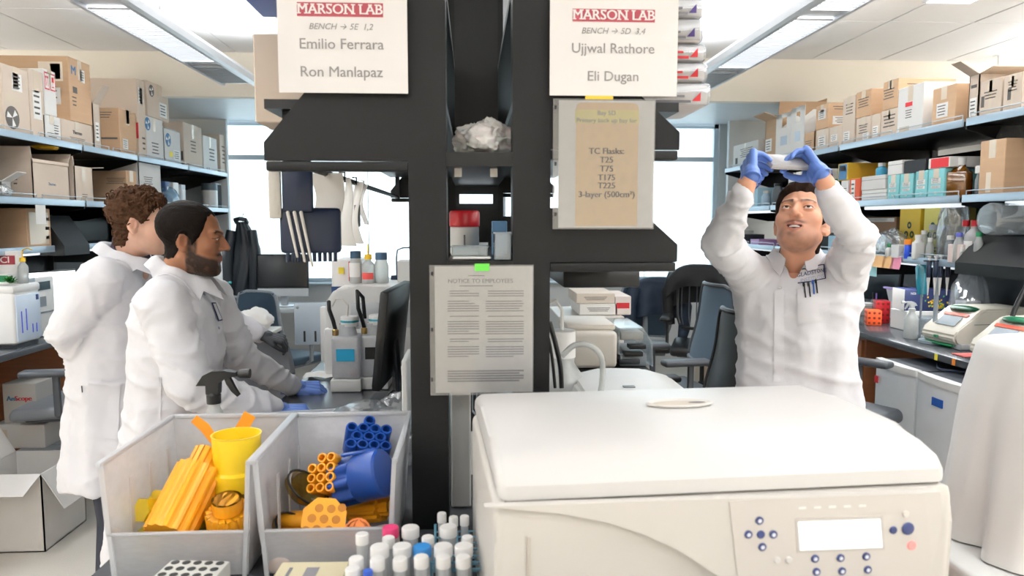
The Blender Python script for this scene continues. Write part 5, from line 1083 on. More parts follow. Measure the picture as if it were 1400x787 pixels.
# second shelf bottles
bottle('blue and green print wash bottle lying by the freezer boxes', (2.66, 4.66, LZ2 + .165), .035, .09, P('blue_green_print', '#3a8fae', .4), WHITE, .02)
bottle('square amber bottle with a white cap on the second right shelf', (2.64, 3.86, RZ2 + .001), .055, .22, clear('amber_plastic', '#b9761d', .4, .3, .08, .45), WHITE, .04, .026, .5, square=True, rz=R(-60))
bottle('wide clear jar with a white lid by the big brown carton', (2.63, 3.72 - .08, RZ2 + .001), .05, .16, GLASSY, WHITE, .035, .05, .85)
crumple('plastic_bag', 'clear crumpled bag hanging over the clear jar on the second right shelf', 'bag', (2.78, 3.66, RZ2 + .001), (.09, .08, .26), BAGP, 15, .4, 4)
for i, (px, h, r, mt, cp, lb) in enumerate(((1075, .14, .04, GLASSY, GREY, 'clear jar seen just above the looking-up man'), (1064, .2, .05, P('dark_slate_bag', '#4a5056', .5), BLKP, 'dark slate bottle on the second shelf left of the looking-up man'), (1128, .12, .035, TRANSW, GREEN, 'bottle with green cap under the raised left sleeve'), (1048, .15, .04, P('pale_blue_bottle', '#b7d3e6', .4), WHITE, 'pale blue bottle near the raised right glove'))):
    p = at(px, 250, X=2.62); bottle(lb, (2.62, p.y, RZ2 + .001), r, h, mt, cp)
# lower shelf, behind the looking-up man
for i, (px, w, d, h, mt, lb) in enumerate(((1020, .2, .2, .1, DKGREY, 'dark grey box on the reagent shelf left of the looking-up man'), (1040, .2, .2, .06, P('lilac_box', '#b98fc4', .6), 'lilac box on the reagent shelf near the window'), (1150, .15, .2, .12, P('slate_blue_box', '#8fb4c8', .5), 'slate blue tub on the reagent shelf right of the ear'), (1008, .14, .2, .14, WHITE, 'white box at the window end of the reagent shelf'))):
    p = at(px, 335, X=2.66); simple_box('supply_box', lb, 'box', 2.6, 2.6 + d, p.y - w / 2, p.y + w / 2, RZ3 + .001, RZ3 + h, mt, 1)
# sticky notes on the shelf lip
for px, w, mt, lb in ((1203, .1, P('orange_paper', '#f6c489', .8), 'orange sticky note on the reagent shelf lip, left one'), (1215, .09, MATS['orange_paper'], 'orange sticky note on the reagent shelf lip, beside the pink note'), (1226, .08, PINKP, 'pink sticky note on the reagent shelf lip')):
    p = at(px, 358, X=2.585); m = MB(); m.grid(lambda u, v: Vector((-.012 * v * v - .001, (u - .5) * w * 1.3, -v * .075)), 2, 5).solid(.0008); tag(m.obj('sticky_note', mt, None, True, 60, (2.584, p.y, RZ3 + .008)), lb, 'note')
p = at(1192, 362, X=2.585); tag(MB().box(-.001, .001, -.06, .06, -.14, 0).obj('paper_note', P('pale_cyan_paper', '#aee0e4', .8), None, False, 40, (2.584, p.y, RZ3 + .01)), 'pale cyan paper hanging from the reagent shelf lip', 'note')
# ---- right bench top
def bz(px, py): p = at(px, py, Z=BZ); return p.x, p.y
x, y = bz(1245, 462); sprayer('clear spray bottle with a white head at the right bench edge', (x, y, BZ), .04, .22, TRANSW, TRANSW, R(180))
x, y = bz(1222, 430)
def rack(label, c, w, d, h, mat, nx, nz, rz=0, name='tube_rack'):
    t = E(name, label, 'rack', c, rz); MB().box(-w / 2, w / 2, -d / 2, d / 2, 0, h, .003).obj('frame', mat, t); m = MB()
    for i in range(nx):
        for j in range(nz): m.lathe([(.0085, .0006), (.0005, .001)], 10, (-w / 2 + w * (i + .5) / nx, -d / 2, h * (j + .5) / nz), Matrix.Rotation(R(90), 4, 'X')); m.lathe([(.0085, .0006), (.0005, .001)], 10, (-w / 2, -d / 2 + d * (i + .5) / nx, h * (j + .5) / nz), Matrix.Rotation(R(-90), 4, 'Y'))
    m.obj('hole_row', P(mat.name + '_hole', '#7d2415', .7), t); return t
rack('orange cube tube rack on the right bench', (2.69, 4.74, BZ), .09, .11, .1, P('bright_orange_plastic', '#f4602a', .4), 3, 3, R(-20))
rack('taller red tube rack behind the orange cube rack', (2.815, 4.86, BZ), .09, .12, .15, RED, 3, 4, R(-20))
x, y = bz(1199, 431); t = E('pen_beaker', 'clear beaker of pens left of the orange rack', 'beaker', (x, y, BZ)); MB().lathe([(.045, 0), (.045, .12)], 20, caps=False).obj('beaker', GLASSY, t)
PENC = [BLUE, RED, BLKP, PURPLE, GREEN]
for k in range(5): a = k * 1.3; tag(MB().tube([(0, 0, 0), (.014 * math.cos(a), .014 * math.sin(a), .165)], .005, 6).obj('pen', PENC[k], None, True, 40, (x + .02 * math.cos(a), y + .02 * math.sin(a), BZ + .002)), '%s pen standing in the clear beaker on the right bench' % ['blue', 'red', 'black', 'purple', 'green'][k], 'pen', 'pens in the beaker')
x, y = bz(1184, 430); bottle('white plastic tub at the far end of the right bench items', (x, y, BZ), .055, .09, TRANSW, WHITE, .015, .056, .95, name='tub', cat='tub')
x, y = bz(1170, 424); simple_box('tip_box', 'small pink and blue tip box near the looking-up man', 'box', x - .05, x + .05, y - .05, y + .05, BZ, BZ + .07, P('pale_pink_plastic', '#ea8f8a', .5), 1, [('n', .5, .7, .8, .4, 'blue')])
t, *_ = simple_box('sandwich_box', 'tall clear tub with a lilac lid behind the spray bottle', 'box', 3.0, 3.16, 5.0, 5.16, BZ, BZ + .205, FROST, 1); MB().box(-.085, .085, -.085, .085, .205, .22, .004).obj('lid', P('lilac_lid', '#b79be0', .4), t)
simple_box('supply_box', 'white carton under the navy kit box on the right bench', 'box', 2.74, 3.02, 4.44, 4.62, BZ, BZ + .125, CARDW, 1)
t = E('kit_box', 'navy kit box with a splash of yellow and green squares on the right bench', 'box', (2.885, 4.53, BZ + .126), R(-8)); t.scale = (.88, .88, 1)
MB().box(-.16, .16, -.1, .1, 0, .135, .003).obj('body', P('navy_card', '#26315c', .5), t); MB().box(-.161, -.16, -.1, .1, 0, .135).obj('side_label', PAPER, t); text('NEB', .02, PAPER, t, (-.1, -.1008, .11), FACE_CAM)
rn = random.Random(5); mm = {k: MB() for k in ('y', 'g')}
for k in range(60): r_ = abs(rn.gauss(0, .045)); a = rn.uniform(0, math.pi); u, v = .09 + r_ * 1.6 * math.cos(a), min(.13, .015 + r_ * 1.3 * math.sin(a)); s = .005; mm['g' if rn.random() < .3 else 'y'].quad((u - s, -.1006, v), (u + s, -.1006, v), (u + s, -.1006, v + 2 * s), (u - s, -.1006, v + 2 * s)) if abs(u) < .155 else None
mm['y'].obj('yellow_squares', YELLOW, t, False); mm['g'].obj('green_squares', P('print_green', '#4fae5d', .6), t, False)
x, y = bz(1270, 455); t, *_ = simple_box('gel_tank', 'clear gel tank with a dark clip between the spray bottle and thermal cycler', 'tank', x - .06, x + .1, y - .06, y + .1, BZ, BZ + .09, GLASSY, 1); MB().box(-.083, .083, -.083, .083, .088, .1, .003).obj('lid', GLASSY, t); MB().box(-.08, -.02, -.086, -.08, .05, .065).obj('clip', NAVY, t)
x, y = bz(1268, 464); simple_box('dish', 'clear low dish in front of the gel tank', 'dish', x - .05, x + .07, y - .04, y + .04, BZ, BZ + .025, GLASSY, 1)
def cycler(label, x, y, rz, s=1):
    t = E('thermal_cycler', label, 'instrument', (x, y, BZ), rz, 'thermal cyclers on the right bench'); t.scale = (s, s, s)
    pr = [(-.26, .03), (-.27, .07), (-.24, .1), (-.12, .2), (-.08, .215), (.22, .215), (.27, .19), (.27, 0), (-.2, 0)]
    m = MB(); m.prism(pr, -.13, .13, 'Y'); bmesh.ops.bevel(m.bm, geom=m.bm.edges[:], offset=.012, segments=2, affect='EDGES'); m.obj('housing', P('cycler_enamel', '#d8d2c4', .4), t)
    n = Vector((-.1, 0, .12)).normalized()
    def onface(u0, u1, v0, v1, off): # along slope
        a, b = Vector((-.235, 0, .104)), Vector((-.125, 0, .197)); o = Vector((-.65, 0, .76)).normalized() * off
        return [a.lerp(b, u) + Vector((0, v, 0)) + o for u, v in ((u0, v0), (u0, v1), (u1, v1), (u1, v0))]
    for nm, a_, mt in (('screen', (.12, .62, -.07, .07, .003), P('grey_lcd', '#9ba3aa', .2)), ('red_label', (.68, .82, -.09, .09, .003), P('coral_label', '#e9604c', .5))): m = MB(); m.quad(*onface(*a_)); m.solid(.002); m.obj(nm, mt, t, False)
    MB().ball((-.1, 0, .205), (.05, .1, .018), 20, 8).obj('lid_handle', P('dark_green_plastic', '#0f5a3c', .4), t); MB().box(-.275, -.262, -.01, .015, .05, .062).obj('green_mark', GREEN, t)
    MB().box(-.15, .26, -.132, -.13, .13, .134).obj('lid_seam', GREY, t); MB().box(-.262, -.2, -.1, .1, .008, .02, .004).obj('green_foot', GREEN, t)
    return t
x, y = bz(1300, 478); cycler('beige thermal cycler with grey screen, further from the draped cover', x + .27, y + .16, R(6))
x, y = bz(1372, 500); cycler('beige thermal cycler partly hidden by the white draped cover', x + .24, y + .1, R(6))
x, y = bz(1330, 487); tag(MB().box(-.06, .09, -.05, .05, 0, .004).obj('pink_card', P('coral_paper', '#f07d78', .7), None, False, 40, (x, y + .03, BZ)), 'coral pink card at the bench edge by the thermal cyclers', 'card')
x, y = bz(1315, 478); t, *_ = simple_box('clear_tray', 'clear plastic tray in front of the first thermal cycler', 'tray', x - .02, x + .14, y - .02, y + .06, BZ, BZ + .03, FROST, 1)
for px, mt, lb in ((1279, PATCH['yellow'], 'yellow tape flag on the right bench edge'), (1303, ORANGE, 'orange tape flag on the right bench edge')):
    p = at(px, 481 if px < 1290 else 489, X=2.432); tag(MB().box(-.002, .0, -.012, .012, -.03, .003).obj('tape_flag', mt, None, False, 40, (2.437, p.y, .905)), lb, 'tape')
# pipette carousel
px_, Yp = 1283, 4.0; p = at(px_, 350, Y=Yp); t = E('pipette_stand', 'grey pipette stand on the right bench under the reagent shelf', 'stand', (p.x, Yp, BZ)); top = p.z - BZ
MB().lathe([(.08, 0), (.08, .015), (.02, .022), (.012, .03), (.012, top - .02), (.02, top), (.001, top)], 20).obj('post', P('stand_grey', '#9aa6ae', .4), t); MB().box(-.1, .1, -.06, -.05, top - .035, top - .02, .003).obj('holder_bar', P('stand_grey', '#9aa6ae', .4), t)
for k, dx in enumerate((1270, 1279, 1286, 1296)):
    q = at(dx, 352, Y=Yp - .07); u = E('pipette', '%s navy and white pipette hanging on the grey stand' % ['first', 'second', 'third', 'fourth and outermost'][k], 'pipette', (q.x, Yp - .075, q.z - .21), 0, 'pipettes on the stand')
    MB().lathe([(.002, -.0), (.006, .06), (.009, .09), (.009, .1)], 10).obj('shaft', WHITE, u); MB().lathe([(.012, .1), (.013, .12), (.013, .185), (.01, .19)], 12).obj('grip', NAVY, u); MB().lathe([(.006, .19), (.006, .212), (.011, .214), (.011, .22), (.001, .221)], 10).obj('plunger', WHITE, u); MB().cbox((-.012, 0, .192), (.04, .012, .008), .003).obj('finger_rest', BLKP, u)
q = at(1262, 362, Y=4.1); t = E('glove_scoop', 'teal translucent scoop leaning by the pipettes', 'scoop', (q.x, 4.1, BZ + .0), 0); TL = clear('teal_plastic', '#43b4c4', .3, .3, .1, .5)
zz = q.z - BZ; MB().tube([(-.02, 0, zz - .01), (.03, 0, zz + .05), (.05, 0, zz + .065)], [.014, .016, .018], 10).obj('handle', TL, t); MB().lathe([(.024, zz - .17), (.04, zz - .02), (.034, zz)], 14, (0, 0, 0), caps=False).obj('cup', TL, t); MB().tube([(0, 0, 0), (0, 0, zz - .16)], .006, 8).obj('stem', GREY, t)
crumple('plastic_bag', 'clear plastic dust bag over a small device behind the thermal cyclers', 'bag', (3.08, 4.36, BZ), (.11, .1, .24), BAGP, 21, .25, 4)
t, *_ = simple_box('mini_centrifuge', 'pale device inside the clear dust bag on the right bench', 'instrument', 3.03, 3.13, 4.31, 4.41, BZ, BZ + .2, P('pale_device_plastic', '#d2d6da', .4), 1); MB().cbox((-.02, -.072, .1), (.06, .004, .02), .002).obj('dark_vent', DKGREY, t)
monitor('dark monitor at the far part of the right bench behind the pen beaker', (2.98, 5.2, BZ), .4, .28, R(-80), -5, lift=.1)
t, *_ = simple_box('reagent_box', 'teal and white box under the reagent shelf by the dark monitor', 'box', 2.85, 3.0, 4.5, 4.7, BZ, BZ + .1, WHITE, 1, [('f', .5, .3, .9, .4, 'blue')])
t, *_ = simple_box('supply_box', 'green and yellow box at the back of the bench near the right edge', 'box', 2.95, 3.2, 3.35, 3.6, BZ, BZ + .2, P('kelly_green_card', '#3b9a5a', .6), 1, [('n', .5, .8, .9, .3, 'yellow')])
hose('black cables hanging below the black hood at the right edge', [(2.78, 3.5, 1.3), (2.72, 3.52, 1.1), (2.8, 3.5, 1.0), (2.86, 3.45, 1.2), (2.9, 3.5, .95)], .012, BLKP, 'cable', 'cable')
# ---- fridges, cover and cart on the right
def fridge(label, y0, y1, X, mark):
    t = E('mini_fridge', label, 'fridge', (X, (y0 + y1) / 2, 0), 0, 'white under-bench freezers'); hl = (y1 - y0) / 2 - .004
    MB().box(.03, .5, -hl, hl, .02, .82, .008).obj('cabinet', WHITE, t)
    m = MB(); m.prism([(.028, -hl), (.0, -hl), (-.018, -hl * .5), (-.022, 0), (-.018, hl * .5), (0, hl), (.028, hl)], .05, .80, 'Z'); d = m.obj('door', P('freezer_white', '#eef1f4', .3), t, True, 50)
    MB().prism([(.03, -hl), (-.004, -hl), (-.024, -hl * .5), (-.028, 0), (-.024, hl * .5), (-.004, hl), (.03, hl)], .80, .835, 'Z').obj('top_trim', WHITE, t, True, 50)
    MB().box(.03, .49, -hl + .01, hl - .01, .82, .83).obj('top_mat', P('dark_mat', '#3a3f47', .6), t)
    MB().box(-.026, -.02, *((hl - .06, hl - .03) if mark else (-.04, .04)), .7, .74).obj('sticker', RED if mark else BLUE, d); return t
fridge('white freezer with a red corner sticker, further from the draped cover', 3.60, 3.98, 2.29, True); fridge('white freezer partly hidden behind the draped cover', 3.19, 3.59, 2.29, False)
hose('thin blue grey cord lying on top of the two freezers', [(2.45, 3.3, .84), (2.5, 3.45, .85), (2.42, 3.6, .84), (2.5, 3.75, .84)], .006, NAVY, 'cord', 'cord')
CL = P('white_drape_cloth', '#f3f1ee', .8, var=.02, bump=.05, bscale=120)
ct = E('lab_cart', 'white cart with rounded top at the right edge under the draped equipment', 'cart', (1.72, 1.95, 0)); MB().box(-.42, .4, -.3, .3, .62, .68, .02, 3).obj('shelf', WHITE, ct); MB().box(-.38, .36, -.26, .26, .15, .18, .01).obj('shelf', WHITE, ct)
for x in (-.36, .34):
    for y in (-.25, .25): MB().tube([(x, y, .08), (x, y, .63)], .014, 10).obj('leg', CHROME, ct); MB().lathe([(.04, -.012), (.04, .012)], 16, (x, y, .04), Matrix.Rotation(R(90), 4, 'X')).obj('caster', BLKP, ct)
def drape(u, v):
    a = u * 2 * math.pi; ca, sa = math.cos(a), math.sin(a); e = 4; k = (abs(ca) ** e + abs(sa) ** e) ** (-1 / e)
    if v < .25: s = v / .25; r = s * .9; z = .595 - .015 * s * s
    else: s = (v - .25) / .75; r = .9 + .1 * min(1, s * 4) + .16 * s + .08 * s * math.sin(a * 9 + 1) * math.sin(s * 1.6) + .03 * s * math.sin(a * 17); z = .58 - .05 * min(1, s * 4) - .53 * s
    return Vector((ca * k * r * .3, sa * k * r * .22, max(z, .004)))
tag(MB().grid(drape, 120, 30).obj('dust_cover', CL, None, True, 80, (1.75, 1.93, .681)), 'white cloth draped over equipment at the right edge', 'cover')
# ---- floor goods on the left
floor_box('grey carton with a two-colour printed word under the left bench', 46, 50, 525, 590, -2.62, .45, CARDG, [('n', .6, .75, .5, .16, 'AmScope', P('teal_print', '#3f7f92', .7)), ('n', .6, .35, .4, .2, 'lines', 3)], on=None) if False else None
def crate(label, px0, px1, pt, pb, Y, dep, mat, marks=(), flaps=(), z0=None):
    a, b = at(px0, pb, Y=Y), at(px1, pt, Y=Y); z = max(a.z, 0) if z0 is None else z0
    t = carton('shipping_box', label, 'box', -1, b.x, Y, Y + dep, z, b.z, b.x - a.x, mat, marks, flaps=flaps, tape=False); return t, b.z
_, z1 = crate('open grey white carton on the floor with white flaps hanging out', -40, 56, 648, 737, 3.55, .38, CARDG, (), (('f', -60, .2), ('n', -20, .16), ('b', 60, .14)), 0)
_, z2 = crate('grey carton with torn plastic behind the open floor carton', 20, 66, 618, 690, 4.02, .28, P('silver_grey_card', '#a8aaad', .6), [('f', .5, .5, .6, .5, 'lines', 4), ('f', .5, .5, .8, .8, 'tape')], (), 0)
_, z3 = crate('flat white carton stacked on the grey one under the left bench', -10, 60, 580, 618, 4.1, .3, CARDG, [('n', .2, .5, .2, .6, 'tape')], (), z2)
_, z4 = crate('carton printed with a blue and red word, topmost under the left bench', 6, 48, 524, 580, 4.14, .25, P('dull_grey_card', '#b9b6b0', .7), [('n', .27, .62, .22, .17, 'Am', PRINTB), ('n', .62, .62, .22, .17, 'Scope', PRINTR), ('n', .5, .25, .5, .12, 'lines', 2)], (), z3)
p = at(5, 660, X=-2.3)
t = E('cabinet', 'cherry wood cabinet edge at the far left of the frame', 'cabinet', (-2.62, 3.3, 0)); MB().box(-.35, .13, -.5, .2, .2, .868, .004).obj('carcass', WOOD, t); MB().tube([(.13, .1, .62), (.155, .1, .62), (.155, .1, .75), (.13, .1, .75)], .005, 6).obj('handle', CHROME, t)

t, *_ = simple_box('pale_backing', 'added pale blue panel standing in for the bright background behind the glass carboy', 'board', 3.14, 3.16, 2.8, 3.66, RZ3 + .155, RZ2 - .06, P('pale_blue_panel', '#cfe3ee', .6), 1)  # pale panel added so the clear carboy has a bright background
simple_box('tip_box', 'cyan tip box under the black hood at the right edge', 'box', 2.95, 3.07, 3.62, 3.74, BZ, BZ + .09, P('cyan_plastic', '#79c6d6', .4), 1)
# ------------------------------------------------------------------ chairs, far desk, jackets
CHB = P('black_leather', '#16181b', .38, bump=.05); CHG = P('grey_vinyl', '#7d8187', .45); CHBL = P('slate_blue_mesh', '#2c4254', .6); CHGL = P('chair_grey_nylon', '#4a4e54', .45)
def chair(label, c, rz, seatz, backz, seatm=CHB, backm=CHB, arms=True, frame=CHGL, open_frame=False, slats=False, bw=.44, bh=.46, group='swivel chairs in the lab'):
    t = E('office_chair', label, 'chair', c, rz, group)                                  # faces -Y, back at +Y
    m = MB(); m.box(-.24, .24, -.24, .24, seatz - .07, seatz, .03, 4)
    for v in m.bm.verts: v.co.z -= .25 * max(0, -v.co.y - .15)
    m.obj('seat', seatm, t); MB().box(-.19, .19, -.18, .18, seatz - .1, seatz - .066, .01).obj('seat_pan', frame, t)
    def bk(u, v): # curved back
        x = (u - .5) * bw * (1 - .18 * (2 * v - 1) ** 4); return Vector((x, .235 + .09 * v - .05 * (1 - (2 * u - 1) ** 2) + .03 * math.sin(v * 3.1), backz - bh + v * bh))
    if slats:
        for k in range(7):
            u = (k + .5) / 7; MB().tube([bk(u, v) for v in np.linspace(.06, .94, 8)], .009, 6, flat=.6).obj('back_slat', backm, t)
    else: MB().grid(bk, 14, 12).solid(.028 if not open_frame else .012).obj('backrest', backm, t)
    if open_frame or slats: MB().tube([bk(u, v) for u, v in [(0, .05 + .9 * k / 10) for k in range(11)]] + [bk(k / 8, 1) for k in range(1, 8)] + [bk(1, .95 - .9 * k / 10) for k in range(11)] + [bk(1 - k / 8, 0) for k in range(1, 9)], .014, 8).obj('back_frame', frame, t)
    MB().tube([(0, .1, seatz - .085), (0, .27, seatz - .06), (0, .31, seatz + .06), (0, .285, backz - bh * .6)], [.03, .03, .026, .02], 10, flat=.6).obj('back_support', frame, t)
    if arms:
        for s in (-1, 1):
            MB().tube([(s * .2, .03, seatz - .08), (s * .28, .03, seatz - .04), (s * .285, .03, seatz + .17)], .02, 8, flat=.7).obj('arm_post', frame, t)
            MB().box(s * .285 - .045, s * .285 + .045, -.14, .14, seatz + .17, seatz + .205, .016, 3).obj('armrest', frame, t)
    MB().lathe([(.028, .1), (.028, seatz * .5), (.018, seatz * .5 + .005), (.018, seatz - .09), (.05, seatz - .07)], 14).obj('column', CHROME if seatz > .7 else BLKP, t)
    if seatz > .68:
        m = MB(); m.tube([(.2 * math.cos(a), .2 * math.sin(a), .26) for a in np.linspace(0, 2 * math.pi, 33)], .01, 8); m.obj('foot_ring', CHROME, t)
        for k in range(3): a = k * 2.1; MB().tube([(.02 * math.cos(a), .02 * math.sin(a), .26), (.2 * math.cos(a), .2 * math.sin(a), .26)], .007, 6).obj('ring_spoke', CHROME, t)
    for k in range(5):
        a = k * 2 * math.pi / 5 + .3; d = Vector((math.cos(a), math.sin(a), 0)); l = MB().tube([d * .02 + Vector((0, 0, .12)), d * .16 + Vector((0, 0, .105)), d * .3 + Vector((0, 0, .075))], [.03, .024, .018], 8, flat=.8).obj('base_leg', BLKP, t)
        n = Vector((-d.y, d.x, 0)); m = MB()
        for s in (-1, 1): m.lathe([(.03, -.009), (.03, .009)], 14, d * .3 + n * .014 * s + Vector((0, 0, .03)), n.to_track_quat('Z', 'Y').to_matrix().to_4x4())
        m.tube([d * .3 + Vector((0, 0, .03)), d * .3 + Vector((0, 0, .08))], .008, 6); m.obj('caster', BLKP, l)
    return t
fl = lambda px, Y: at(px, 400, Y=Y).x
chair('slate blue chair turned sideways at the far desk before the dark computer screen', (fl(392, 6.2), 6.2, 0), R(150), .5, 1.04, CHBL, CHBL, True, GREY, True)
chair('blue grey chair with only its back showing beyond the two men on the left', (fl(335, 6.7), 6.7, 0), R(170), .5, .95, CHBL, CHBL, False, GREY, True)
chair('grey vinyl chair at the island whose back the dark glove rests on', (-1.0, 3.6, 0), R(174), .58, 1.09, CHG, CHG, False, CHGL, False, bh=.55, bw=.5)
chair('grey stool chair with arms tucked under the left bench behind the curly haired man', (-2.25, 4.2, 0), R(-84), .62, .98, CHG, CHG, True, CHGL, bh=.3)
chair('black chair with slatted back carrying a jacket, left of the looking-up man', (fl(962, 5.7), 5.7, 0), R(-20), .64, 1.18, CHB, CHGL, True, BLKP, slats=True)
chair('grey backed chair seen edge-on between the island and the jacket chair', (fl(912, 4.3), 4.3, 0), R(-82), .62, 1.22, CHGL, P('blue_grey_mesh', '#54687a', .6), True, CHGL, True)
chair('nearest chair seen edge-on beside the island, just left of the looking-up man', (fl(925, 3.5), 3.5, 0), R(-84), .58, 1.16, CHB, CHB, True, BLKP, True)
chair('dark blue chair draped with a coat near the window beyond the island', (fl(880, 6.6), 6.6, 0), R(170), .5, 1.05, CHB, CHBL, False, GREY, True)
chair('dark grey chair behind the looking-up man at the right bench', (1.88, 3.62, 0), R(35), .66, 1.06, CHGL, CHGL, True, CHGL)
# far window desk
wd = E('window_desk', 'pale desk under the left window carrying the computer', 'desk', (-1.7, 7.45, 0)); MB().box(-.7, .95, -.3, .3, .72, .76, .005).obj('desktop', P('pale_laminate', '#cfd6d8', .4), wd); 
for x in (-.68, .88): MB().box(x, x + .05, -.28, .28, 0, .72).obj('leg_panel', GWALL, wd)
MB().box(.4, .86, -.27, .27, .1, .7, .004).obj('cabinet', WOOD, wd)
monitor('large computer with black screen and silver chin on the window desk', (fl(387, 7.35), 7.35, .762), .5, .42, 0, -3, lift=.1, chin=.08, name='desktop_computer')
t = sprayer('small spray bottle with a teal head on the far desk left of the dark jacket', (fl(306, 7.2), 7.2, .762), .04, .26, WHITE, P('teal_head', '#3fb3b8', .4))
t = E('sticky_cube', 'pink and yellow note cube beside the teal headed spray bottle', 'notes', (fl(318, 7.3), 7.3, .762)); MB().box(-.05, .05, -.05, .05, 0, .04).obj('yellow_block', YELLOW, t); MB().box(-.05, .05, -.05, .05, .04, .1).obj('pink_block', PINKP, t)
crumple('lab_coat_heap', 'white cloth heap on the far chair beside the far arm', 'cloth', (fl(345, 5.3), 5.3, .832), (.12, .1, .09), CL, 30, .4, 4)
t = E('side_table', 'small stand under the white cloth heap', 'stand', (fl(345, 5.3), 5.3, 0)); MB().box(-.16, .16, -.16, .16, .8, .83, .006).obj('top', OFFW, t); MB().lathe([(.18, 0), (.18, .02), (.025, .03), (.025, .8)], 16).obj('pedestal', GREY, t)
# jackets
JK = P('black_jacket_nylon', '#1b2229', .45, bump=.15, bscale=25); JK2 = P('black_fleece', '#101114', .7, bump=.2, bscale=80); JK3 = P('navy_coat_cloth', '#1d2c3f', .7, bump=.1)
def hanging_coat(label, c, w, h, mat, rz=0, seed=0):
    t = E('jacket', label, 'jacket', c, rz)
    def f(u, v):
        a = u * 2 * math.pi; rx = w * (.35 + .65 * min(1, v * 3.2)) * (1 + .1 * v); ry = .07 + .05 * v
        k = 1 + .12 * math.sin(a * 5 + seed) * v + .07 * math.sin(a * 11 + v * 3)
        return Vector((rx * .5 * math.cos(a) * k + .03 * math.sin(v * 5), ry * math.sin(a) * k, -v * h))
    MB().grid(f, 60, 24).obj('shell', mat, t, True, 80)
    for s in (-1, 1): MB().tube([(s * w * .38, -.02, -.09), (s * w * .5, -.06, -.3), (s * w * .5, -.08, -.6), (s * w * .46, -.08, -.72)], [.05, .058, .05, .045], 12).obj('sleeve', mat, t)
    MB().tube([(-.05, .0, -.01), (-.05, -.05, .02), (0, -.07, .03), (.05, -.05, .02), (.05, 0, -.01)], .022, 8).obj('collar', mat, t)
    MB().tube([(0, .02, -.02), (0, .03, .06), (0, .06, .08)], .006, 6).obj('hanger_hook', STEEL, t)
    return t
hanging_coat('black jacket hanging at the window by the end of the left shelves', (fl(334, 7.5), 7.5, 1.6), .26, .85, JK, 0, 2)
def chair_coat(label, c, rz, w, h, mat, seed):
    t = E('jacket', label, 'jacket', c, rz)
    def f(u, v):
        x = (u - .5) * w; s = (v - .35); d = .045
        y = -d + (.16 * 0) if v < .3 else (d if v > .4 else -d + 2 * d * (v - .3) / .1)
        z = -(.3 - v) * h * 1.0 if v < .3 else (-(v - .4) * h if v > .4 else .03 * math.sin((v - .3) / .1 * math.pi))
        n = .03 * noise.noise(Vector((x * 7, v * 4, seed))); k = abs(u - .5) * 2
        return Vector((x * (1 + .15 * (v if v > .4 else .3 - v)), y * (1.3 + .6 * abs(v - .35)) + n + (.03 if v > .35 else -.03) * math.sin(u * 14 + seed) * abs(v - .35) * 1.5, z - .1 * k ** 3))
    MB().grid(f, 30, 34).solid(.012).obj('shell', mat, t, True, 80)
    for s in (-1, 1): MB().tube([(s * w * .42, .06, -.06), (s * w * .52, .1, -.22), (s * w * .5, .1, -.42), (s * w * .47, .09, -.5)], [.05, .055, .05, .04], 12).obj('sleeve', mat, t)
    return t
chair_coat('black fleece jacket slung over the slatted chair back', (fl(955, 5.7) + .09, 5.98, 1.22), R(-20), .5, .5, JK2, 1)
chair_coat('navy coat over the dark blue chair near the window', (fl(880, 6.6) + .05, 6.32, 1.09), R(170), .46, .5, JK3, 4)
tag(MB().box(-.02, .02, -.2, .2, 0, .55, .01).xf(Matrix.Rotation(R(18), 4, 'Y')).obj('garment_bag', P('dark_olive_bag', '#3c4a45', .6), None, True, 40, (fl(1002, 4.2), 4.2, .01)), 'dark green folded bag leaning on the floor left of the looking-up man', 'bag')
t, *_ = simple_box('shipping_box', 'brown carton on the floor under the right bench beside the freezer', 'box', 2.42, 2.75, 4.05, 4.4, .002, .36, CARD, 1)
simple_box('shipping_box', 'small brown carton on the floor behind the slatted chair', 'box', fl(978, 6.6) - .13, fl(978, 6.6) + .13, 6.5, 6.75, .002, .3, CARD2, 1)
# ------------------------------------------------------------------ people
def smin(a, b, k):
    h = np.clip(.5 + .5 * (b - a) / k, 0, 1); return b * (1 - h) + a * h - k * h * (1 - h)
def sell(p, c, r, rot=None):
    q = p - np.array(c)
    if rot is not None: q = q @ rot
    r = np.array(r); k0 = np.linalg.norm(q / r, axis=1); k1 = np.linalg.norm(q / r ** 2, axis=1) + 1e-9
    return k0 * (k0 - 1) / k1
def scap(p, a, b, ra, rb):
    a, b = np.array(a), np.array(b); d = b - a; t = np.clip(((p - a) @ d) / (d @ d), 0, 1)
    return np.linalg.norm(p - a - t[:, None] * d, axis=1) - (ra + (rb - ra) * t)
def ss(a, b, x): t = np.clip((x - a) / (b - a), 0, 1); return t * t * (3 - 2 * t)
def gz(p, c, s): return np.exp(-(((p - np.array(c)) / np.array(s)) ** 2).sum(1))
def rotz_np(a): c, s = math.cos(a), math.sin(a); return np.array([[c, -s, 0], [s, c, 0], [0, 0, 1]])
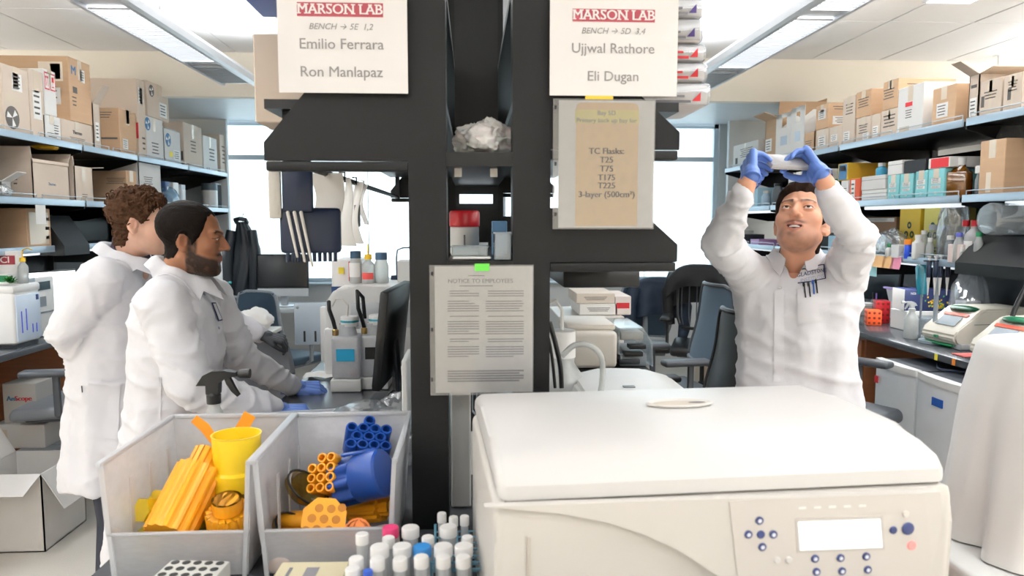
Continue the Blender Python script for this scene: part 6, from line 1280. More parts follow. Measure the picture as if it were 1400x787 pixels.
def head_sdf(p, o):
    ax = p.copy(); ax[:, 0] = np.abs(ax[:, 0])
    d = sell(p, (0, -.016, .036), (.0765, .097, .082))
    d = smin(d, sell(p, (0, .03, -.03), (.062, .06, .085)), .03)
    d = smin(d, sell(p, (0, .036, -.078), (.05 * o['jaw'], .047, .036)), .028)
    d = smin(d, scap(ax, (.05, -.012, -.055), (.018, .07, -.1), .014, .015), .03)     # jaw line
    d = smin(d, sell(p, (0, .076, -.1), (.021, .016, .017)), .016)                     # chin
    d = smin(d, sell(ax, (.044, .056, -.022), (.02, .02, .018)), .025)                 # cheekbone
    d = smin(d, scap(ax, (.012, .088, .022), (.046, .07, .024), .007, .007), .016)     # brow
    d = np.maximum(d, -(-smin(-d, sell(ax, (.032, .099, .003), (.0195, .0165, .0125)) * -1 * -1, .0001)) * 0 + d)
    es = sell(ax, (.0325, .1, .003), (.02, .018, .0115)); k = .014                     # eye socket
    h = np.clip(.5 - .5 * (d + es) / k, 0, 1); d = d * (1 - h) + (-es) * h + k * h * (1 - h)
    d = smin(d, sell(ax, (.032, .0765, .004), (.0165, .0145, .0125)), .004)            # lids over the eyeball
    nl = o.get('nose', 1.)
    d = smin(d, scap(p, (0, .086, .018), (0, .101 + .008 * nl, -.022), .0068, .0095), .010)   # nose
    d = smin(d, sell(ax, (.0115, .096, -.029), (.0085, .0105, .0075)), .007)
    d = smin(d, sell(p, (0, .1 + .008 * nl, -.026), (.0095, .009, .0075)), .006)
    mo = o.get('mouth', 0)
    if mo:
        d = smin(d, scap(ax, (0, .0915, -.0535), (.0225, .08, -.0585), .0046, .0022), .006)
        d = smin(d, scap(ax, (0, .088, -.0765), (.021, .0785, -.064), .0052, .0025), .006)
        cr = scap(ax, (0, .0935, -.0655), (.0225, .0835, -.0620), .0062, .0028); k = .0025
    else:
        d = smin(d, scap(ax, (0, .0935, -.0555), (.0225, .080, -.0585), .0052, .0022), .006)
        d = smin(d, scap(ax, (0, .0925, -.0655), (.02, .0805, -.061), .0062, .0025), .006)
        cr = scap(ax, (0, .1025, -.0602), (.022, .0875, -.0595), .0014, .0008); k = .003
    h = np.clip(.5 - .5 * (d + cr) / k, 0, 1); d = d * (1 - h) + (-cr) * h + k * h * (1 - h)
    a = R(24); er = rotz_np(-a)
    q = ax - np.array([.0745, -.018, -.012]); q = q @ rotz_np(a)
    ear = sell(q, (.004, 0, .004), (.009, .02, .031)); ear = smin(ear, sell(q, (.003, .006, -.024), (.007, .011, .012)), .008)
    con = sell(q, (.0125, .005, .001), (.0085, .0095, .017)); h = np.clip(.5 - .5 * (ear + con) / .004, 0, 1); ear = ear * (1 - h) + (-con) * h + .004 * h * (1 - h)
    d = smin(d, ear, .004)
    d = smin(d, scap(p, (0, -.024, -.05), o['neck'], .054, .06), .022)           # neck
    return d
def hairline(phi, o):
    return np.interp(np.degrees(phi), o['hl'][0], o['hl'][1])
def fbm(p, s, seed=0, oct=3):
    out = np.zeros(len(p))
    for i, v in enumerate(p):
        q = Vector(v) * s + Vector((seed, 0, 0)); a = 1
        for k in range(oct): out[i] += a * noise.noise(q); q = q * 2.03; a *= .5
    return out
def make_head(o):
    """star-shaped sampling of the head's distance field, denser over the face"""
    nt, npn = 190, 236
    tt = np.linspace(0, 1, nt); th = math.pi * (tt - .055 * np.sin(2 * math.pi * tt) * .9); th = np.clip(th, .004, math.pi - .004)
    uu = np.linspace(-1, 1, npn + 1)[:-1]; ph = math.pi * (uu * .42 + .58 * np.sign(uu) * np.abs(uu) ** 2.6)   # 0 = front
    T, Ph = np.meshgrid(th, ph, indexing='ij')
    D = np.stack([np.sin(T) * np.sin(Ph), np.sin(T) * np.cos(Ph), np.cos(T)], -1).reshape(-1, 3); O = np.array([0, .012, -.012])
    t = np.full(len(D), .225)
    for _ in range(60): t -= np.clip(head_sdf(O + D * t[:, None], o), -.003, .03) * .7
    t = np.clip(t, .03, .225); V = O + D * t[:, None]
    ax = V.copy(); ax[:, 0] = np.abs(ax[:, 0])
    # eye opening: sink the almond so that the eyeball shows
    ex, ez = (ax[:, 0] - .0325) / .0148, (V[:, 2] - .0035 - .004 * (ax[:, 0] - .0325) / .0148 * .3) / (.0052 * o.get('eye', 1.))
    alm = ss(1.15, .8, ex ** 2 + np.abs(ez) ** 1.6) * (V[:, 1] > .05); V -= D * (alm * .0065)[:, None]
    # nostrils
    ns = gz(ax, (.0075, .1, -.034), (.0045, .007, .0035)) * (V[:, 1] > .07); V -= D * (ns * .0035)[:, None]
    F = []
    for i in range(nt - 1):
        for j in range(npn): a, b = i * npn + j, i * npn + (j + 1) % npn; F.append((a, a + npn, b + npn, b))
    # colours the skin has of itself
    sk = np.array(hexc(o['skin'])); C = np.tile(sk, (len(V), 1))
    nz = fbm(V, 45, 3, 2)
    red = np.array(hexc(o['flush'])); m = .35 * gz(ax, (.045, .065, -.03), (.03, .04, .03)) + .5 * gz(V, (0, .11, -.025), (.016, .03, .016)) + .5 * gz(ax, (.085, -.01, -.01), (.02, .03, .04)); C = C * (1 - m[:, None] * .6) + red * m[:, None] * .6
    mo = o.get('mouth', 0)
    lipz = np.where(V[:, 2] > -.0655, np.abs(V[:, 2] + .0545 - .0) / .0052, np.abs(V[:, 2] + .0755 - 22 * ax[:, 0] ** 2) / .0056) if mo else np.where(V[:, 2] > -.0602, np.abs(V[:, 2] + .0562) / .0062, np.abs(V[:, 2] + .0655) / .0072)
    lip = ss(1.15, .7, lipz + .7 * (ax[:, 0] / .0235) ** 4) * (V[:, 1] > .06); C = C * (1 - lip[:, None] * .75) + np.array(hexc(o['lip'])) * lip[:, None] * .75
    dark = np.array(hexc(o['haircol']))
    if mo: inn = ss(1.1, .6, np.abs(V[:, 2] + .0655 - 15 * ax[:, 0] ** 2) / .0062 + (ax[:, 0] / .024) ** 4) * (V[:, 1] > .06) * (V[:, 1] < .0895); C = C * (1 - inn[:, None]) + np.array(hexc('#4a201e')) * inn[:, None]
    bx = ax[:, 0]; bz = .0235 + .006 * np.sin(np.clip((bx - .012) / .04, 0, 1) * 2.4) - .003 * (bx > .045)
    br = ss(1.2, .4, np.abs(V[:, 2] - bz) / (.0052 * o.get('brow', 1.) * (1.15 - .6 * np.clip((bx - .02) / .035, 0, 1)))) * ss(.008, .014, bx) * ss(.056, .05, bx) * (V[:, 1] > .045) * (.8 + .4 * nz); br = np.clip(br, 0, 1)
    C = C * (1 - br[:, None] * .92) + dark * br[:, None] * .92; V += D * (br * .0012)[:, None]
    C = C * (1 - alm[:, None] * .3) + np.array(hexc('#b8786a')) * alm[:, None] * .3
    er = ss(.9, 1.1, ex ** 2 + np.abs(ez) ** 1.6) * ss(1.9, 1.2, ex ** 2 + np.abs(ez) ** 1.6) * (V[:, 2] > .004) * (V[:, 1] > .05); C = C * (1 - er[:, None] * .7) + dark * .6 * er[:, None] * .7
    if o.get('beard'):
        zz, yy = V[:, 2], V[:, 1]
        full = ss(-.03, -.045, zz - .55 * np.clip(.03 - yy, -.1, .03) * 0) * ss(-.128, -.112, zz) * ss(-.012, .002, yy)
        side = ss(.032, .02, yy) * ss(-.004, .004, yy) * ss(.02, .005, zz) * (zz > -.1)
        cheek = ss(0, .012, -.034 - zz - .42 * np.clip(yy - .03, 0, 1)) * 0
        lower = ss(.006, -.006, zz + .046 + .28 * np.clip(yy - .015, 0, .1)) * (zz > -.135) * ss(-.012, .0, yy)
        must = gz(ax, (.012, .09, -.0475), (.022, .02, .0055)) * 1.6
        gote = gz(V, (0, .08, -.09), (.03, .04, .02)) * 1.5
        if o.get('stub'):
            lower = ss(.03, -.03, zz + .056 + .2 * np.clip(yy - .015, 0, .1)) * ss(-.15, -.125, zz) * ss(-.02, .03, yy) * .55; side = side * .4; must = must * .8; gote = gote * .7
        b = np.clip(np.maximum.reduce([lower, side, np.clip(must, 0, 1), np.clip(gote, 0, 1)]), 0, 1)
        b *= (1 - lip * .95); b *= (ss(.0, .01, np.abs(ax[:, 0]) + 0) * 0 + 1)
        soul = 1 - .75 * gz(ax, (.014, .085, -.076), (.006, .02, .006)); b *= soul
        b = np.clip(b * (1 + .35 * nz), 0, 1) * o['beard']; C = C * (1 - b[:, None]) + np.array(hexc(o.get('beardcol', o['haircol']))) * b[:, None]
        if not o.get('stub'): V += D * (b * (.0035 + .0015 * fbm(V, 220, 5, 1)))[:, None]
    # scalp takes the hair colour so that thin hair does not show skin
    phi = np.abs(np.arctan2(V[:, 0], V[:, 1] - .0)); hl = hairline(phi, o); hm = ss(-.006, .01, V[:, 2] - hl - .006 * nz) * (1 - gz(ax, (.086, -.015, -.01), (.018, .028, .04)))
    C = C * (1 - hm[:, None] * .9) + dark * hm[:, None] * .9
    # hair shell
    sty = o['style']; lock = np.zeros(len(V))
    base = o['thick'] * (.55 + .45 * ss(-.06, .09, V[:, 2])); 
    if o.get('thin'): base *= 1 - .75 * gz(V, o['thin'][0], o['thin'][1])
    HV = V + D * (base * hm)[:, None]
    idx = np.where(hm > .02)[0]
    if sty == 'curly':
        for i in idx:
            p = Vector(HV[i]); dd = noise.voronoi(p * 62)[0]; lock[i] = .016 * (.55 - dd[0]) + .004 * noise.noise(p * 150)
    elif sty == 'swept':
        for i in idx: p = HV[i]; lock[i] = .0045 * noise.noise(Vector((p[0] * 120 + p[1] * 50, p[1] * 18, p[2] * 55))) + .012 * max(0, p[1] + .0) / .09 * max(0, p[2] - .05) / .05
    else:
        for i in idx: p = HV[i]; lock[i] = .0022 * noise.noise(Vector((p[0] * 110, p[1] * 30, p[2] * 110)))
    HV += D * (lock * hm)[:, None]; HV -= D * ((1 - np.clip(hm * 4, 0, 1)) * .004)[:, None]
    HF = [f for f in F if max(hm[k] for k in f) > .05]
    used = sorted({k for f in HF for k in f}); mp = {k: n for n, k in enumerate(used)}
    return V, F, C, HV[used], [[mp[k] for k in f] for f in HF]
def skin_mat(name, rough=.5):
    m = bpy.data.materials.new(name); m.use_nodes = True; n, l = m.node_tree.nodes, m.node_tree.links; b = n['Principled BSDF']
    a = n.new('ShaderNodeAttribute'); a.attribute_name = 'Col'; l.new(a.outputs['Color'], b.inputs['Base Color'])
    b.inputs['Roughness'].default_value = rough; b.inputs['Specular IOR Level'].default_value = .35
    b.inputs['Subsurface Weight'].default_value = .12; b.inputs['Subsurface Radius'].default_value = (.01, .004, .002); b.inputs['Subsurface Scale'].default_value = .5
    t = n.new('ShaderNodeTexNoise'); t.inputs['Scale'].default_value = 350; bp = n.new('ShaderNodeBump'); bp.inputs['Strength'].default_value = .12; bp.inputs['Distance'].default_value = .001
    tc = n.new('ShaderNodeTexCoord'); l.new(tc.outputs['Object'], t.inputs['Vector']); l.new(t.outputs['Fac'], bp.inputs['Height']); l.new(bp.outputs[0], b.inputs['Normal'])
    return m
def hand_mesh(side, curls, spread=.0, thumb=(.35, .3), thdir=(.72, .62, -.3), size=1.0, wl=.035, tl=1.):
    """glove shape: y to the fingertips, z out of the back of the hand; side=+1 puts the thumb on +x"""
    m = MB(); s = side
    for x0, x1, r0, r1 in ((.024, .031, .015, .0135), (.009, .0105, .016, .014), (-.008, -.0105, .0155, .0135), (-.022, -.030, .014, .012)): m.cone((s * x0 * .75, .004, 0), (s * x1, .088, 0), r0, r1, 12)
    m.cone((s * .012, -wl, 0), (s * .006, .02, 0), .026, .025, 14); m.cone((-s * .01, -wl, 0), (-s * .008, .02, 0), .025, .024, 14)
    m.cone((s * .022, .02, -.008), (s * .03, .05, -.008), .018, .014, 12)
    for k, (x, L, r, sp) in enumerate(((.0305, .074, .0098, 1), (.0105, .081, .01, .25), (-.0105, .075, .0096, -.45), (-.0295, .06, .0088, -1.2))):
        p = Vector((s * x, .088 - (.004 if k in (0, 3) else 0), 0)); a = 0; az = s * sp * (.05 + spread)
        for q, fr in enumerate((.46, .30, .24)):
            a += R(curls[k][q]); d = Vector((math.sin(az) * math.cos(a), math.cos(az) * math.cos(a), -math.sin(a))); n_ = p + d * L * fr
            m.cone(p, n_, r * (1 - .09 * q), r * (1 - .09 * (q + 1)), 12); p = n_
    p = Vector((s * .024, .022, -.008)); d = Vector((s * thdir[0], thdir[1], thdir[2])).normalized(); inn = Vector((-s * .8, .55, -.3)).normalized()
    for q, (L, r0, r1) in enumerate(((.046, .0155, .0118), (.032, .0115, .0105), (.027, .0105, .009))):
        n_ = p + d * L * tl; m.cone(p, n_, r0, r1, 12); p = n_; 
        if q < 2: d = (d * (1 - thumb[q]) + inn * thumb[q]).normalized()
    if size != 1: m.xf(Matrix.Scale(size, 4))
    return fuse(m, .0024, 3, 'glove')
def frame(y, z):
    y = Vector(y).normalized(); z = Vector(z); z = (z - y * z.dot(y)).normalized(); x = y.cross(z); return Matrix((x, y, z)).transposed().to_4x4()
GLOVE = P('blue_nitrile', '#5b7cc4', .42, bump=.12, bscale=70, var=.08); GLOVED = P('black_nitrile', '#33373c', .45, bump=.12, bscale=70)
COAT = P('white_coat_cloth', '#e0dfe3', .85, var=.015, bump=.08, bscale=260, sheen=.1); SNAP = P('snap_metal', '#8d8f96', .3, .8)
def loft(m, st):
    """closed tube through stations (centre, half-width vector, half-depth vector)"""
    rings = []
    for c, a, b in st:
        c, a, b = Vector(c), Vector(a), Vector(b); r = []
        for k in range(28):
            q = 2 * math.pi * k / 28; cs, sn = math.cos(q), math.sin(q); e = .8
            r.append(m.bm.verts.new(c + a * math.copysign(abs(cs) ** e, cs) + b * math.copysign(abs(sn) ** e, sn)))
        rings.append(r)
    for A, B in zip(rings, rings[1:]):
        for k in range(28): m.bm.faces.new((A[k], A[(k + 1) % 28], B[(k + 1) % 28], B[k]))
    m.bm.faces.new(rings[0][::-1]); m.bm.faces.new(rings[-1])
def person(label, root, head_c, hf, hu, o, fwd, torso, sh, arms, hands, neck_c, legs, ledge, seed, coat_voxel=.0085, hr=.0):
    """root: point on the floor; hf/hu: face direction and head up; torso: loft stations; arms: (shoulder, elbow, wrist) pairs"""
    T = E('person', label, 'person', root); rl = Vector(root); L = lambda p: Vector(p) - rl
    f = Vector(hf).normalized(); u = Vector(hu); u = (u - f * u.dot(f)).normalized(); x = f.cross(u)
    Rm = np.array([list(x), list(f), list(u)]).T; hc = np.array(L(head_c))
    nk = Rm.T @ (np.array(L(neck_c)) - hc); o['neck'] = tuple(nk / np.linalg.norm(nk) * max(.24, np.linalg.norm(nk)))
    V, F, C, HV, HF = make_head(o)
    W = V @ Rm.T + hc
    m = MB(); skc = hexc(o['skin'])
    nb = L(neck_c); hb = Vector(hc).lerp(nb, .72)
    m.cone(hb, nb - Vector((0, 0, .05)), .05, .06, 20)
    loft(m, [(L(c), Vector(a) * .8, Vector(b) * .78) for c, a, b in torso[:-1]][::-1])
    for S, El, Wr in arms:
        m.cone(L(S), L(El), .045, .036, 12); m.cone(L(El), L(Wr), .036, .026, 12)
    for hip, knee, ank, toe in legs:
        m.cone(L(hip), L(knee), .07, .05, 12); m.cone(L(knee), L(ank), .048, .038, 12); m.cone(L(ank) - Vector((0, 0, .01)), L(toe), .034, .026, 10)
    bme = m.mesh('x', False); bv = [v.co[:] for v in bme.vertices]; bf = [list(p.vertices) for p in bme.polygons]; bpy.data.meshes.remove(bme)
    n0 = len(W); me = bpy.data.meshes.new('body'); me.from_pydata([tuple(v) for v in W] + bv, [], [tuple(q) for q in F] + [tuple(k + n0 for k in q) for q in bf])
    ca = me.color_attributes.new('Col', 'FLOAT_COLOR', 'POINT'); cc = np.ones((n0 + len(bv), 4), np.float32); cc[:n0, :3] = C; cc[n0:, :3] = skc; ca.data.foreach_set('color', cc.ravel())
    for p in me.polygons: p.use_smooth = True
    body = link('body', me, skin_mat(o['name'] + '_skin'), T)
    me = bpy.data.meshes.new('hair'); me.from_pydata([tuple(v) for v in (HV @ Rm.T + hc)], [], HF)
    for p in me.polygons: p.use_smooth = True
    hm_ = P(o['name'] + '_hair', o['haircol'], .6, var=.5, scale=60, bump=.5, bscale=140, spec=.06, stretch=o.get('hstretch'))
    hair = link('hair', me, hm_, T)
    if o['style'] == 'curly':       # single ringlets over the curly cap
        rn = random.Random(4); mm = MB(); ks = [k for k in range(len(HV)) if rn.random() < .022]
        for k in ks:
            p = Vector(HV[k]); n = (p - Vector((0, 0, .02))).normalized(); t1 = n.orthogonal().normalized(); t1 = Matrix.Rotation(rn.uniform(0, 6.28), 3, n) @ t1; t2 = n.cross(t1); r = rn.uniform(.005, .008)
            pts = [p - n * .003 + t1 * (r * math.cos(a)) + n * (r * .9 * math.sin(a) + .002) + t2 * (.0022 * a - .004) for a in np.linspace(-.6, 4.6, 8)]
            mm.tube(pts, [.0012, .0022, .0026, .0028, .0028, .0024, .002, .001], 5)
        mm.xf(Matrix.Translation(Vector(hc)) @ Matrix(Rm.tolist()).to_4x4()); mm.obj('ringlets', hm_, hair)
    # eyes
    gaze = Vector(o.get('gaze', (0, 1, 0))).normalized()
    for s in (-1, 1):
        c = Vector((s * .0325, .0755, .0038)); M = Matrix.Translation(Vector(hc)) @ Matrix(Rm.tolist()).to_4x4()
        e = MB().ball(c, .0122, 20, 14).xf(M).obj('eye', P('eye_white', '#e9e2dc', .2), T)
        q = Matrix.Translation(c) @ gaze.to_track_quat('Z', 'Y').to_matrix().to_4x4()
        MB().lathe([(.0056, .01095), (.0052, .0117), (.0026, .0121)], 16, M=q, caps=False).xf(M).obj('iris', P('brown_iris', '#4a2c18', .2), e); MB().lathe([(.0027, .01205), (.0005, .0124)], 12, M=q).xf(M).obj('pupil', P('pupil_black', '#050505', .1), e)
    if o.get('mouth'):
        M = Matrix.Translation(Vector(hc)) @ Matrix(Rm.tolist()).to_4x4()
        mm = MB(); mm.grid(lambda u, v: Vector(((u - .5) * .038, .0892 - .009 * (2 * u - 1) ** 2, -.058 - .0075 * v + .002 * (2 * u - 1) ** 2 - .0006 * abs(math.sin(u * 25)))), 20, 3); mm.xf(M); mm.obj('teeth', P('tooth_enamel', '#efe9e0', .25), T)
    # coat
    m = MB(); loft(m, [(L(c), a, b) for c, a, b in torso][::-1])
    for S, El, Wr, rs, re, rw in sh:
        S, El, Wr = L(S), L(El), L(Wr)
        m.cone(S, El, rs, re, 18, 5); m.cone(El, El.lerp(Wr, .55), re * .98, re * .9, 18, 5); m.cone(El.lerp(Wr, .5), Wr, re * .9, rw, 18, 5)
        m.cone(nb - Vector((0, 0, .03)), S, .055, rs * .92, 16, 5)
    cme = fuse(m, coat_voxel, 7, 'lab_coat')
    segs = [(L(a), L(b)) for S in sh for a, b in ((S[0], S[1]), (S[1], S[2]))]; elb = [L(S[1]) for S in sh]; shs = [L(S[0]) for S in sh]
    nco = len(cme.vertices); ns = [v.normal.copy() for v in cme.vertices]
    fv = Vector(fwd).normalized()
    for i, v in enumerate(cme.vertices):
        p = v.co; best = None
        for k, (a, b) in enumerate(segs):
            d = b - a; t = max(0, min(1, (p - a).dot(d) / d.length_squared)); dist = (p - a - d * t).length
            if best is None or dist < best[0]: best = (dist, k, t, d)
        dist, k, t, d = best; wa = max(0, min(1, (.1 - dist) / .03)); 
        if k % 2 == 0: wa *= min(1, t * 3.5)
        e = min((p - q).length for q in elb); ge = math.exp(-(e / .09) ** 2); gs = math.exp(-(min((p - q).length for q in shs) / .1) ** 2)
        dn = d.normalized(); sl = p.dot(dn); w = Vector((p.x, p.y, p.z))
        na = noise.noise(Vector((sl * 20 + 2.2 * noise.noise(w * 7 + Vector((seed, 0, 0))), w.x * 5, w.y * 5 + seed)) ); na = (1 - abs(na) * 2.2)
        h = math.sin(seed + 1)
        nt_ = noise.noise(Vector((w.x * 13, w.y * 13, w.z * 2.2 + seed)) + Vector((0, 0, 1)) * .8 * noise.noise(w * 5)); nt2 = noise.noise(Vector((w.x * 5 + w.z * 7, w.y * 5 - w.z * 4, w.z * 9 + seed)))
        nt2 = 1 - abs(nt2) * 2
        na = na * abs(na); disp = wa * na * (.008 + .006 * ge) + (1 - wa) * (.017 * nt_ + .009 * nt2 * abs(nt2) + .010 * gs * na) + .0022 * noise.noise(w * 38) + .0012 * noise.noise(w * 75)
        v.co = p + ns[i] * disp
    sxv = fv.cross(Vector((0, 0, 1))).normalized(); zb = o.get('vneck', -.035); bmv = bmesh.new(); bmv.from_mesh(cme); kill = []
    for v in bmv.verts:                                             # open neckline
        w = v.co - nb; l = w.dot(sxv); d_ = w.dot(fv)
        if 0 < d_ < .2 and abs(l) < .004 + max(0, w.z - zb) * .5 and zb < w.z < .04: kill.append(v)
        elif (w.x ** 2 + w.y ** 2) ** .5 < .05 and -.04 < w.z < .06: kill.append(v)
    bmesh.ops.delete(bmv, geom=kill, context='VERTS')
    for _ in range(8):
        bs = [v for v in bmv.verts if v.is_boundary]; nc = {}
        for v in bs:
            ns_ = [e.other_vert(v).co for e in v.link_edges if e.is_boundary]
            if len(ns_) == 2: nc[v] = v.co * .4 + (ns_[0] + ns_[1]) * .3
        for v, c in nc.items(): v.co = c
    bmv.to_mesh(cme); bmv.free()
    cme.update()
    for p in cme.polygons: p.use_smooth = True
    coat = link('lab_coat', cme, COAT, T)
    bm_ = bmesh.new(); bm_.from_mesh(cme); bvh = BVHTree.FromBMesh(bm_); bm_.free()
    # collar: stand and folded leaf, open at the throat
    sx = fv.cross(Vector((0, 0, 1))).normalized(); uz = Vector((0, 0, 1)); nbc = nb + Vector(o.get('collar', (0, 0, 0)))
    cr_, tilt = o.get('cr', .064), o.get('ctilt', .35)
    def col(u, v):
        a = R(22 + 316 * u); end = abs(2 * u - 1) ** 6
        if v < .3: s = v / .3; r, z = cr_ + .004 * s, -.012 + .042 * s
        else: s = (v - .3) / .7; r, z = cr_ + .004 + (.05 + .03 * end) * o.get('leaf', 1) * s ** .85, .03 + .006 * math.sin(s * 3) - (.05 + .02 * end) * s ** 1.25
        d = fv * math.cos(a) + sx * math.sin(a); P0 = nbc + d * r + uz * (z + .012 - tilt * r * math.cos(a) * .8)
        if v >= .3:
            h = bvh.ray_cast(Vector((P0.x, P0.y, nbc.z + .16)), Vector((0, 0, -1)))
            if h[0] is not None and h[0].z > P0.z - .05: P0.z = h[0].z + .005 + .03 * max(0, 1 - s * 1.6)
        return P0
    m = MB().grid(col, 56, 12)
    for _ in range(7): bmesh.ops.smooth_vert(m.bm, verts=[v for v in m.bm.verts if not v.is_boundary], factor=.5, use_axis_x=True, use_axis_y=True, use_axis_z=True)
    m.solid(.0035).obj('collar', COAT, T)
    return T, bvh, L, coat
def proj(bvh, rl, px, py, off=.002):
    """point on the coat seen at a photo pixel, lifted slightly off the cloth"""
    o_ = EYE - rl; d = (at(px, py, Y=3) - EYE).normalized(); h = bvh.ray_cast(o_, d)
    if h[0] is None: return None
    return h[0] + h[1] * off, h[1]
def patch_on(T, bvh, rl, name, mat, quad, nu=8, nv=8, off=.003, th=.0015):
    (x0, y0), (x1, y1), (x2, y2), (x3, y3) = quad; pts = {}
    def f(u, v):
        px = (x0 * (1 - u) + x1 * u) * (1 - v) + (x3 * (1 - u) + x2 * u) * v; py = (y0 * (1 - u) + y1 * u) * (1 - v) + (y3 * (1 - u) + y2 * u) * v
        r = proj(bvh, rl, px, py, off); pts[(u, v)] = r[0] if r else None; return r[0] if r else Vector((0, 0, -5))
    m = MB().grid(f, nu, nv); bad = [v for v in m.bm.verts if v.co.z < -3]
    if bad: bmesh.ops.delete(m.bm, geom=bad, context='VERTS')
    return m.solid(th * .6).obj(name, mat, T)
def dot_on(T, bvh, rl, name, mat, px, py, r=.006, th=.003):
    h = proj(bvh, rl, px, py, .0)
    if h: MB().lathe([(r, 0), (r, th * .7), (r * .7, th), (.0003, th)], 14, h[0], h[1].to_track_quat('Z', 'Y').to_matrix().to_4x4()).obj(name, mat, T)
def text_on(T, bvh, rl, body, px, py, hpx, slope, mat, dist=2.3, bold=0):
    me = text(body, hpx * 1.38, mat, None, (0, 0, 0), (0, 0, 0), bold=bold, raw=True, ext=0)
    b = bmesh.new(); b.from_mesh(me); bpy.data.meshes.remove(me); bmesh.ops.subdivide_edges(b, edges=[e for e in b.edges if e.calc_length() > 2], cuts=1)
    ok = []
    for v in b.verts:
        h = proj(bvh, rl, px + v.co.x, py - v.co.y + slope * v.co.x, .003)
        if h: v.co = h[0]; ok.append(v)
    bmesh.ops.delete(b, geom=[v for v in b.verts if v not in set(ok)], context='VERTS')
    me = bpy.data.meshes.new('lettering'); b.to_mesh(me); b.free(); return link('lettering', me, mat, T)
NAVYP = P('navy_embroidery', '#27325f', .8)
def add_hand(T, wrist, ydir, zdir, side, curls, mat, cuff=.05, **k):
    me = hand_mesh(side, curls, **k); o_ = link('glove', me, mat, T); o_.matrix_local = Matrix.Translation(Vector(wrist) - T.location) @ frame(ydir, zdir)
    mm = MB().lathe([(.0275, -cuff - .006), (.0285, -cuff - .003), (.0285, -cuff), (.0278, -cuff + .003)], 20, sx=1.22, sy=1.0, caps=False, M=Matrix.Rotation(R(-90), 4, 'X')); c = mm.obj('glove_cuff', mat, o_); return o_
def q(px, py, Y): return at(px, py, Y=Y)
TRS = P('dark_trouser_cloth', '#2b303c', .85, bump=.1); SHOE = P('dark_shoe_leather', '#1c1a1a', .4)
def legwear(T, legs, mat=TRS):
    rl = T.location
    m = MB()
    for hip, knee, ank, toe in legs: m.cone(Vector(hip) - rl, Vector(knee) - rl, .095, .072, 16, 5); m.cone(Vector(knee) - rl, Vector(ank) - rl + Vector((0, 0, .02)), .072, .058, 16, 5)
    link('trousers', fuse(m, .014, 4, 'trousers'), mat, T)
    for hip, knee, ank, toe in legs:
        a, t_ = Vector(ank) - rl, Vector(toe) - rl; m = MB(); m.cone(Vector((a.x, a.y, .05)), Vector((t_.x, t_.y, .038)), .05, .038, 14, 5)
        for v in m.bm.verts: v.co.z = max(v.co.z, .003)
        m.obj('shoe', SHOE, T)
def mklegs(cx, cy, f, sx, hipz=.88, gap=.1):
    f = Vector(f); sx = Vector(sx); out = []
    for s in (-1, 1):
        c = Vector((cx, cy, 0)) + sx * s * gap; out.append((c + Vector((0, 0, hipz)), c + f * .02 + Vector((0, 0, .47)), c - f * .02 + Vector((0, 0, .08)), c + f * .16 + Vector((0, 0, .04))))
    return out
HLN = ([0, 25, 45, 58, 68, 80, 92, 104, 116, 135, 180], [.072, .07, .06, .035, .0, -.02, .012, .012, -.05, -.085, -.09])
# ---- man bending over the island, dark beard
f = Vector((.985, .17, 0)).normalized(); s = f.cross(Vector((0, 0, 1))) ; U = Vector((0, 0, 1))
o2 = dict(name='bearded', skin='#9a694c', flush='#9c5a44', lip='#7d4a42', haircol='#17120f', jaw=.97, beard=.93, style='short', thick=.006, thin=((0, .04, .1), (.05, .06, .05)), nose=1.25, gaze=(0, .96, -.25), eye=.9,
          hl=([0, 22, 40, 52, 64, 80, 92, 104, 116, 135, 180], [.078, .082, .078, .05, .01, -.02, .01, .01, -.045, -.07, -.072]), ctilt=.5)
Yc = 2.55
tr = [(q(243, 392, Yc), s * .17, f * .085), (q(242, 425, Yc), s * .215, f * .125), (q(245, 480, Yc), s * .205, f * .138), (q(242, 540, Yc), s * .2, f * .142), (q(236, 610, Yc), s * .215, f * .155), (q(228, 720, Yc), s * .235, f * .18), (q(226, 770, Yc), s * .24, f * .185)]
A = [(q(222, 412, 2.37), q(262, 530, 2.30), q(366, 557, 2.42)), (q(288, 408, 2.74), q(330, 488, 2.80), q(398, 527, 2.92))]
lg = mklegs(q(236, 600, Yc).x, Yc, f, s)
sh = [(*A[0], .08, .064, .045), (*A[1], .075, .058, .04)]
PB, bvhB, LB, coatB = person('bearded man in a white lab coat leaning on the island bench with a blue glove', (q(236, 600, Yc).x, Yc, 0), q(263, 325, 2.5), f + Vector((0, 0, -.1)), U + f * .1, o2, f, tr, sh, A, None, q(250, 376, 2.54), lg, None, 3)
cu = ((28, 34, 20), (30, 36, 22), (34, 36, 22), (38, 38, 22))
add_hand(PB, q(404, 529, 2.94), (1, .28, -.12), (-.1, -.45, .88), 1, ((18, 30, 18), (24, 34, 20), (30, 36, 22), (34, 38, 22)), GLOVE, thdir=(.45, .85, -.25)).name = 'glove'
add_hand(PB, q(378, 560, 2.44), (1, .2, -.1), (-.1, -.2, 1), 1, cu, GLOVE)
legwear(PB, lg); rl = PB.location
patch_on(PB, bvhB, rl, 'badge_patch', NAVYP, ((288, 414), (294, 414), (303, 438), (297, 439)), 5, 8); patch_on(PB, bvhB, rl, 'badge_field', COAT, ((289.5, 416), (293, 416), (301, 436), (297.5, 437)), 4, 6, .0052)
dot_on(PB, bvhB, rl, 'snap', SNAP, 279, 402, .006); dot_on(PB, bvhB, rl, 'snap', SNAP, 299, 448, .005); dot_on(PB, bvhB, rl, 'snap', SNAP, 308, 503, .005)
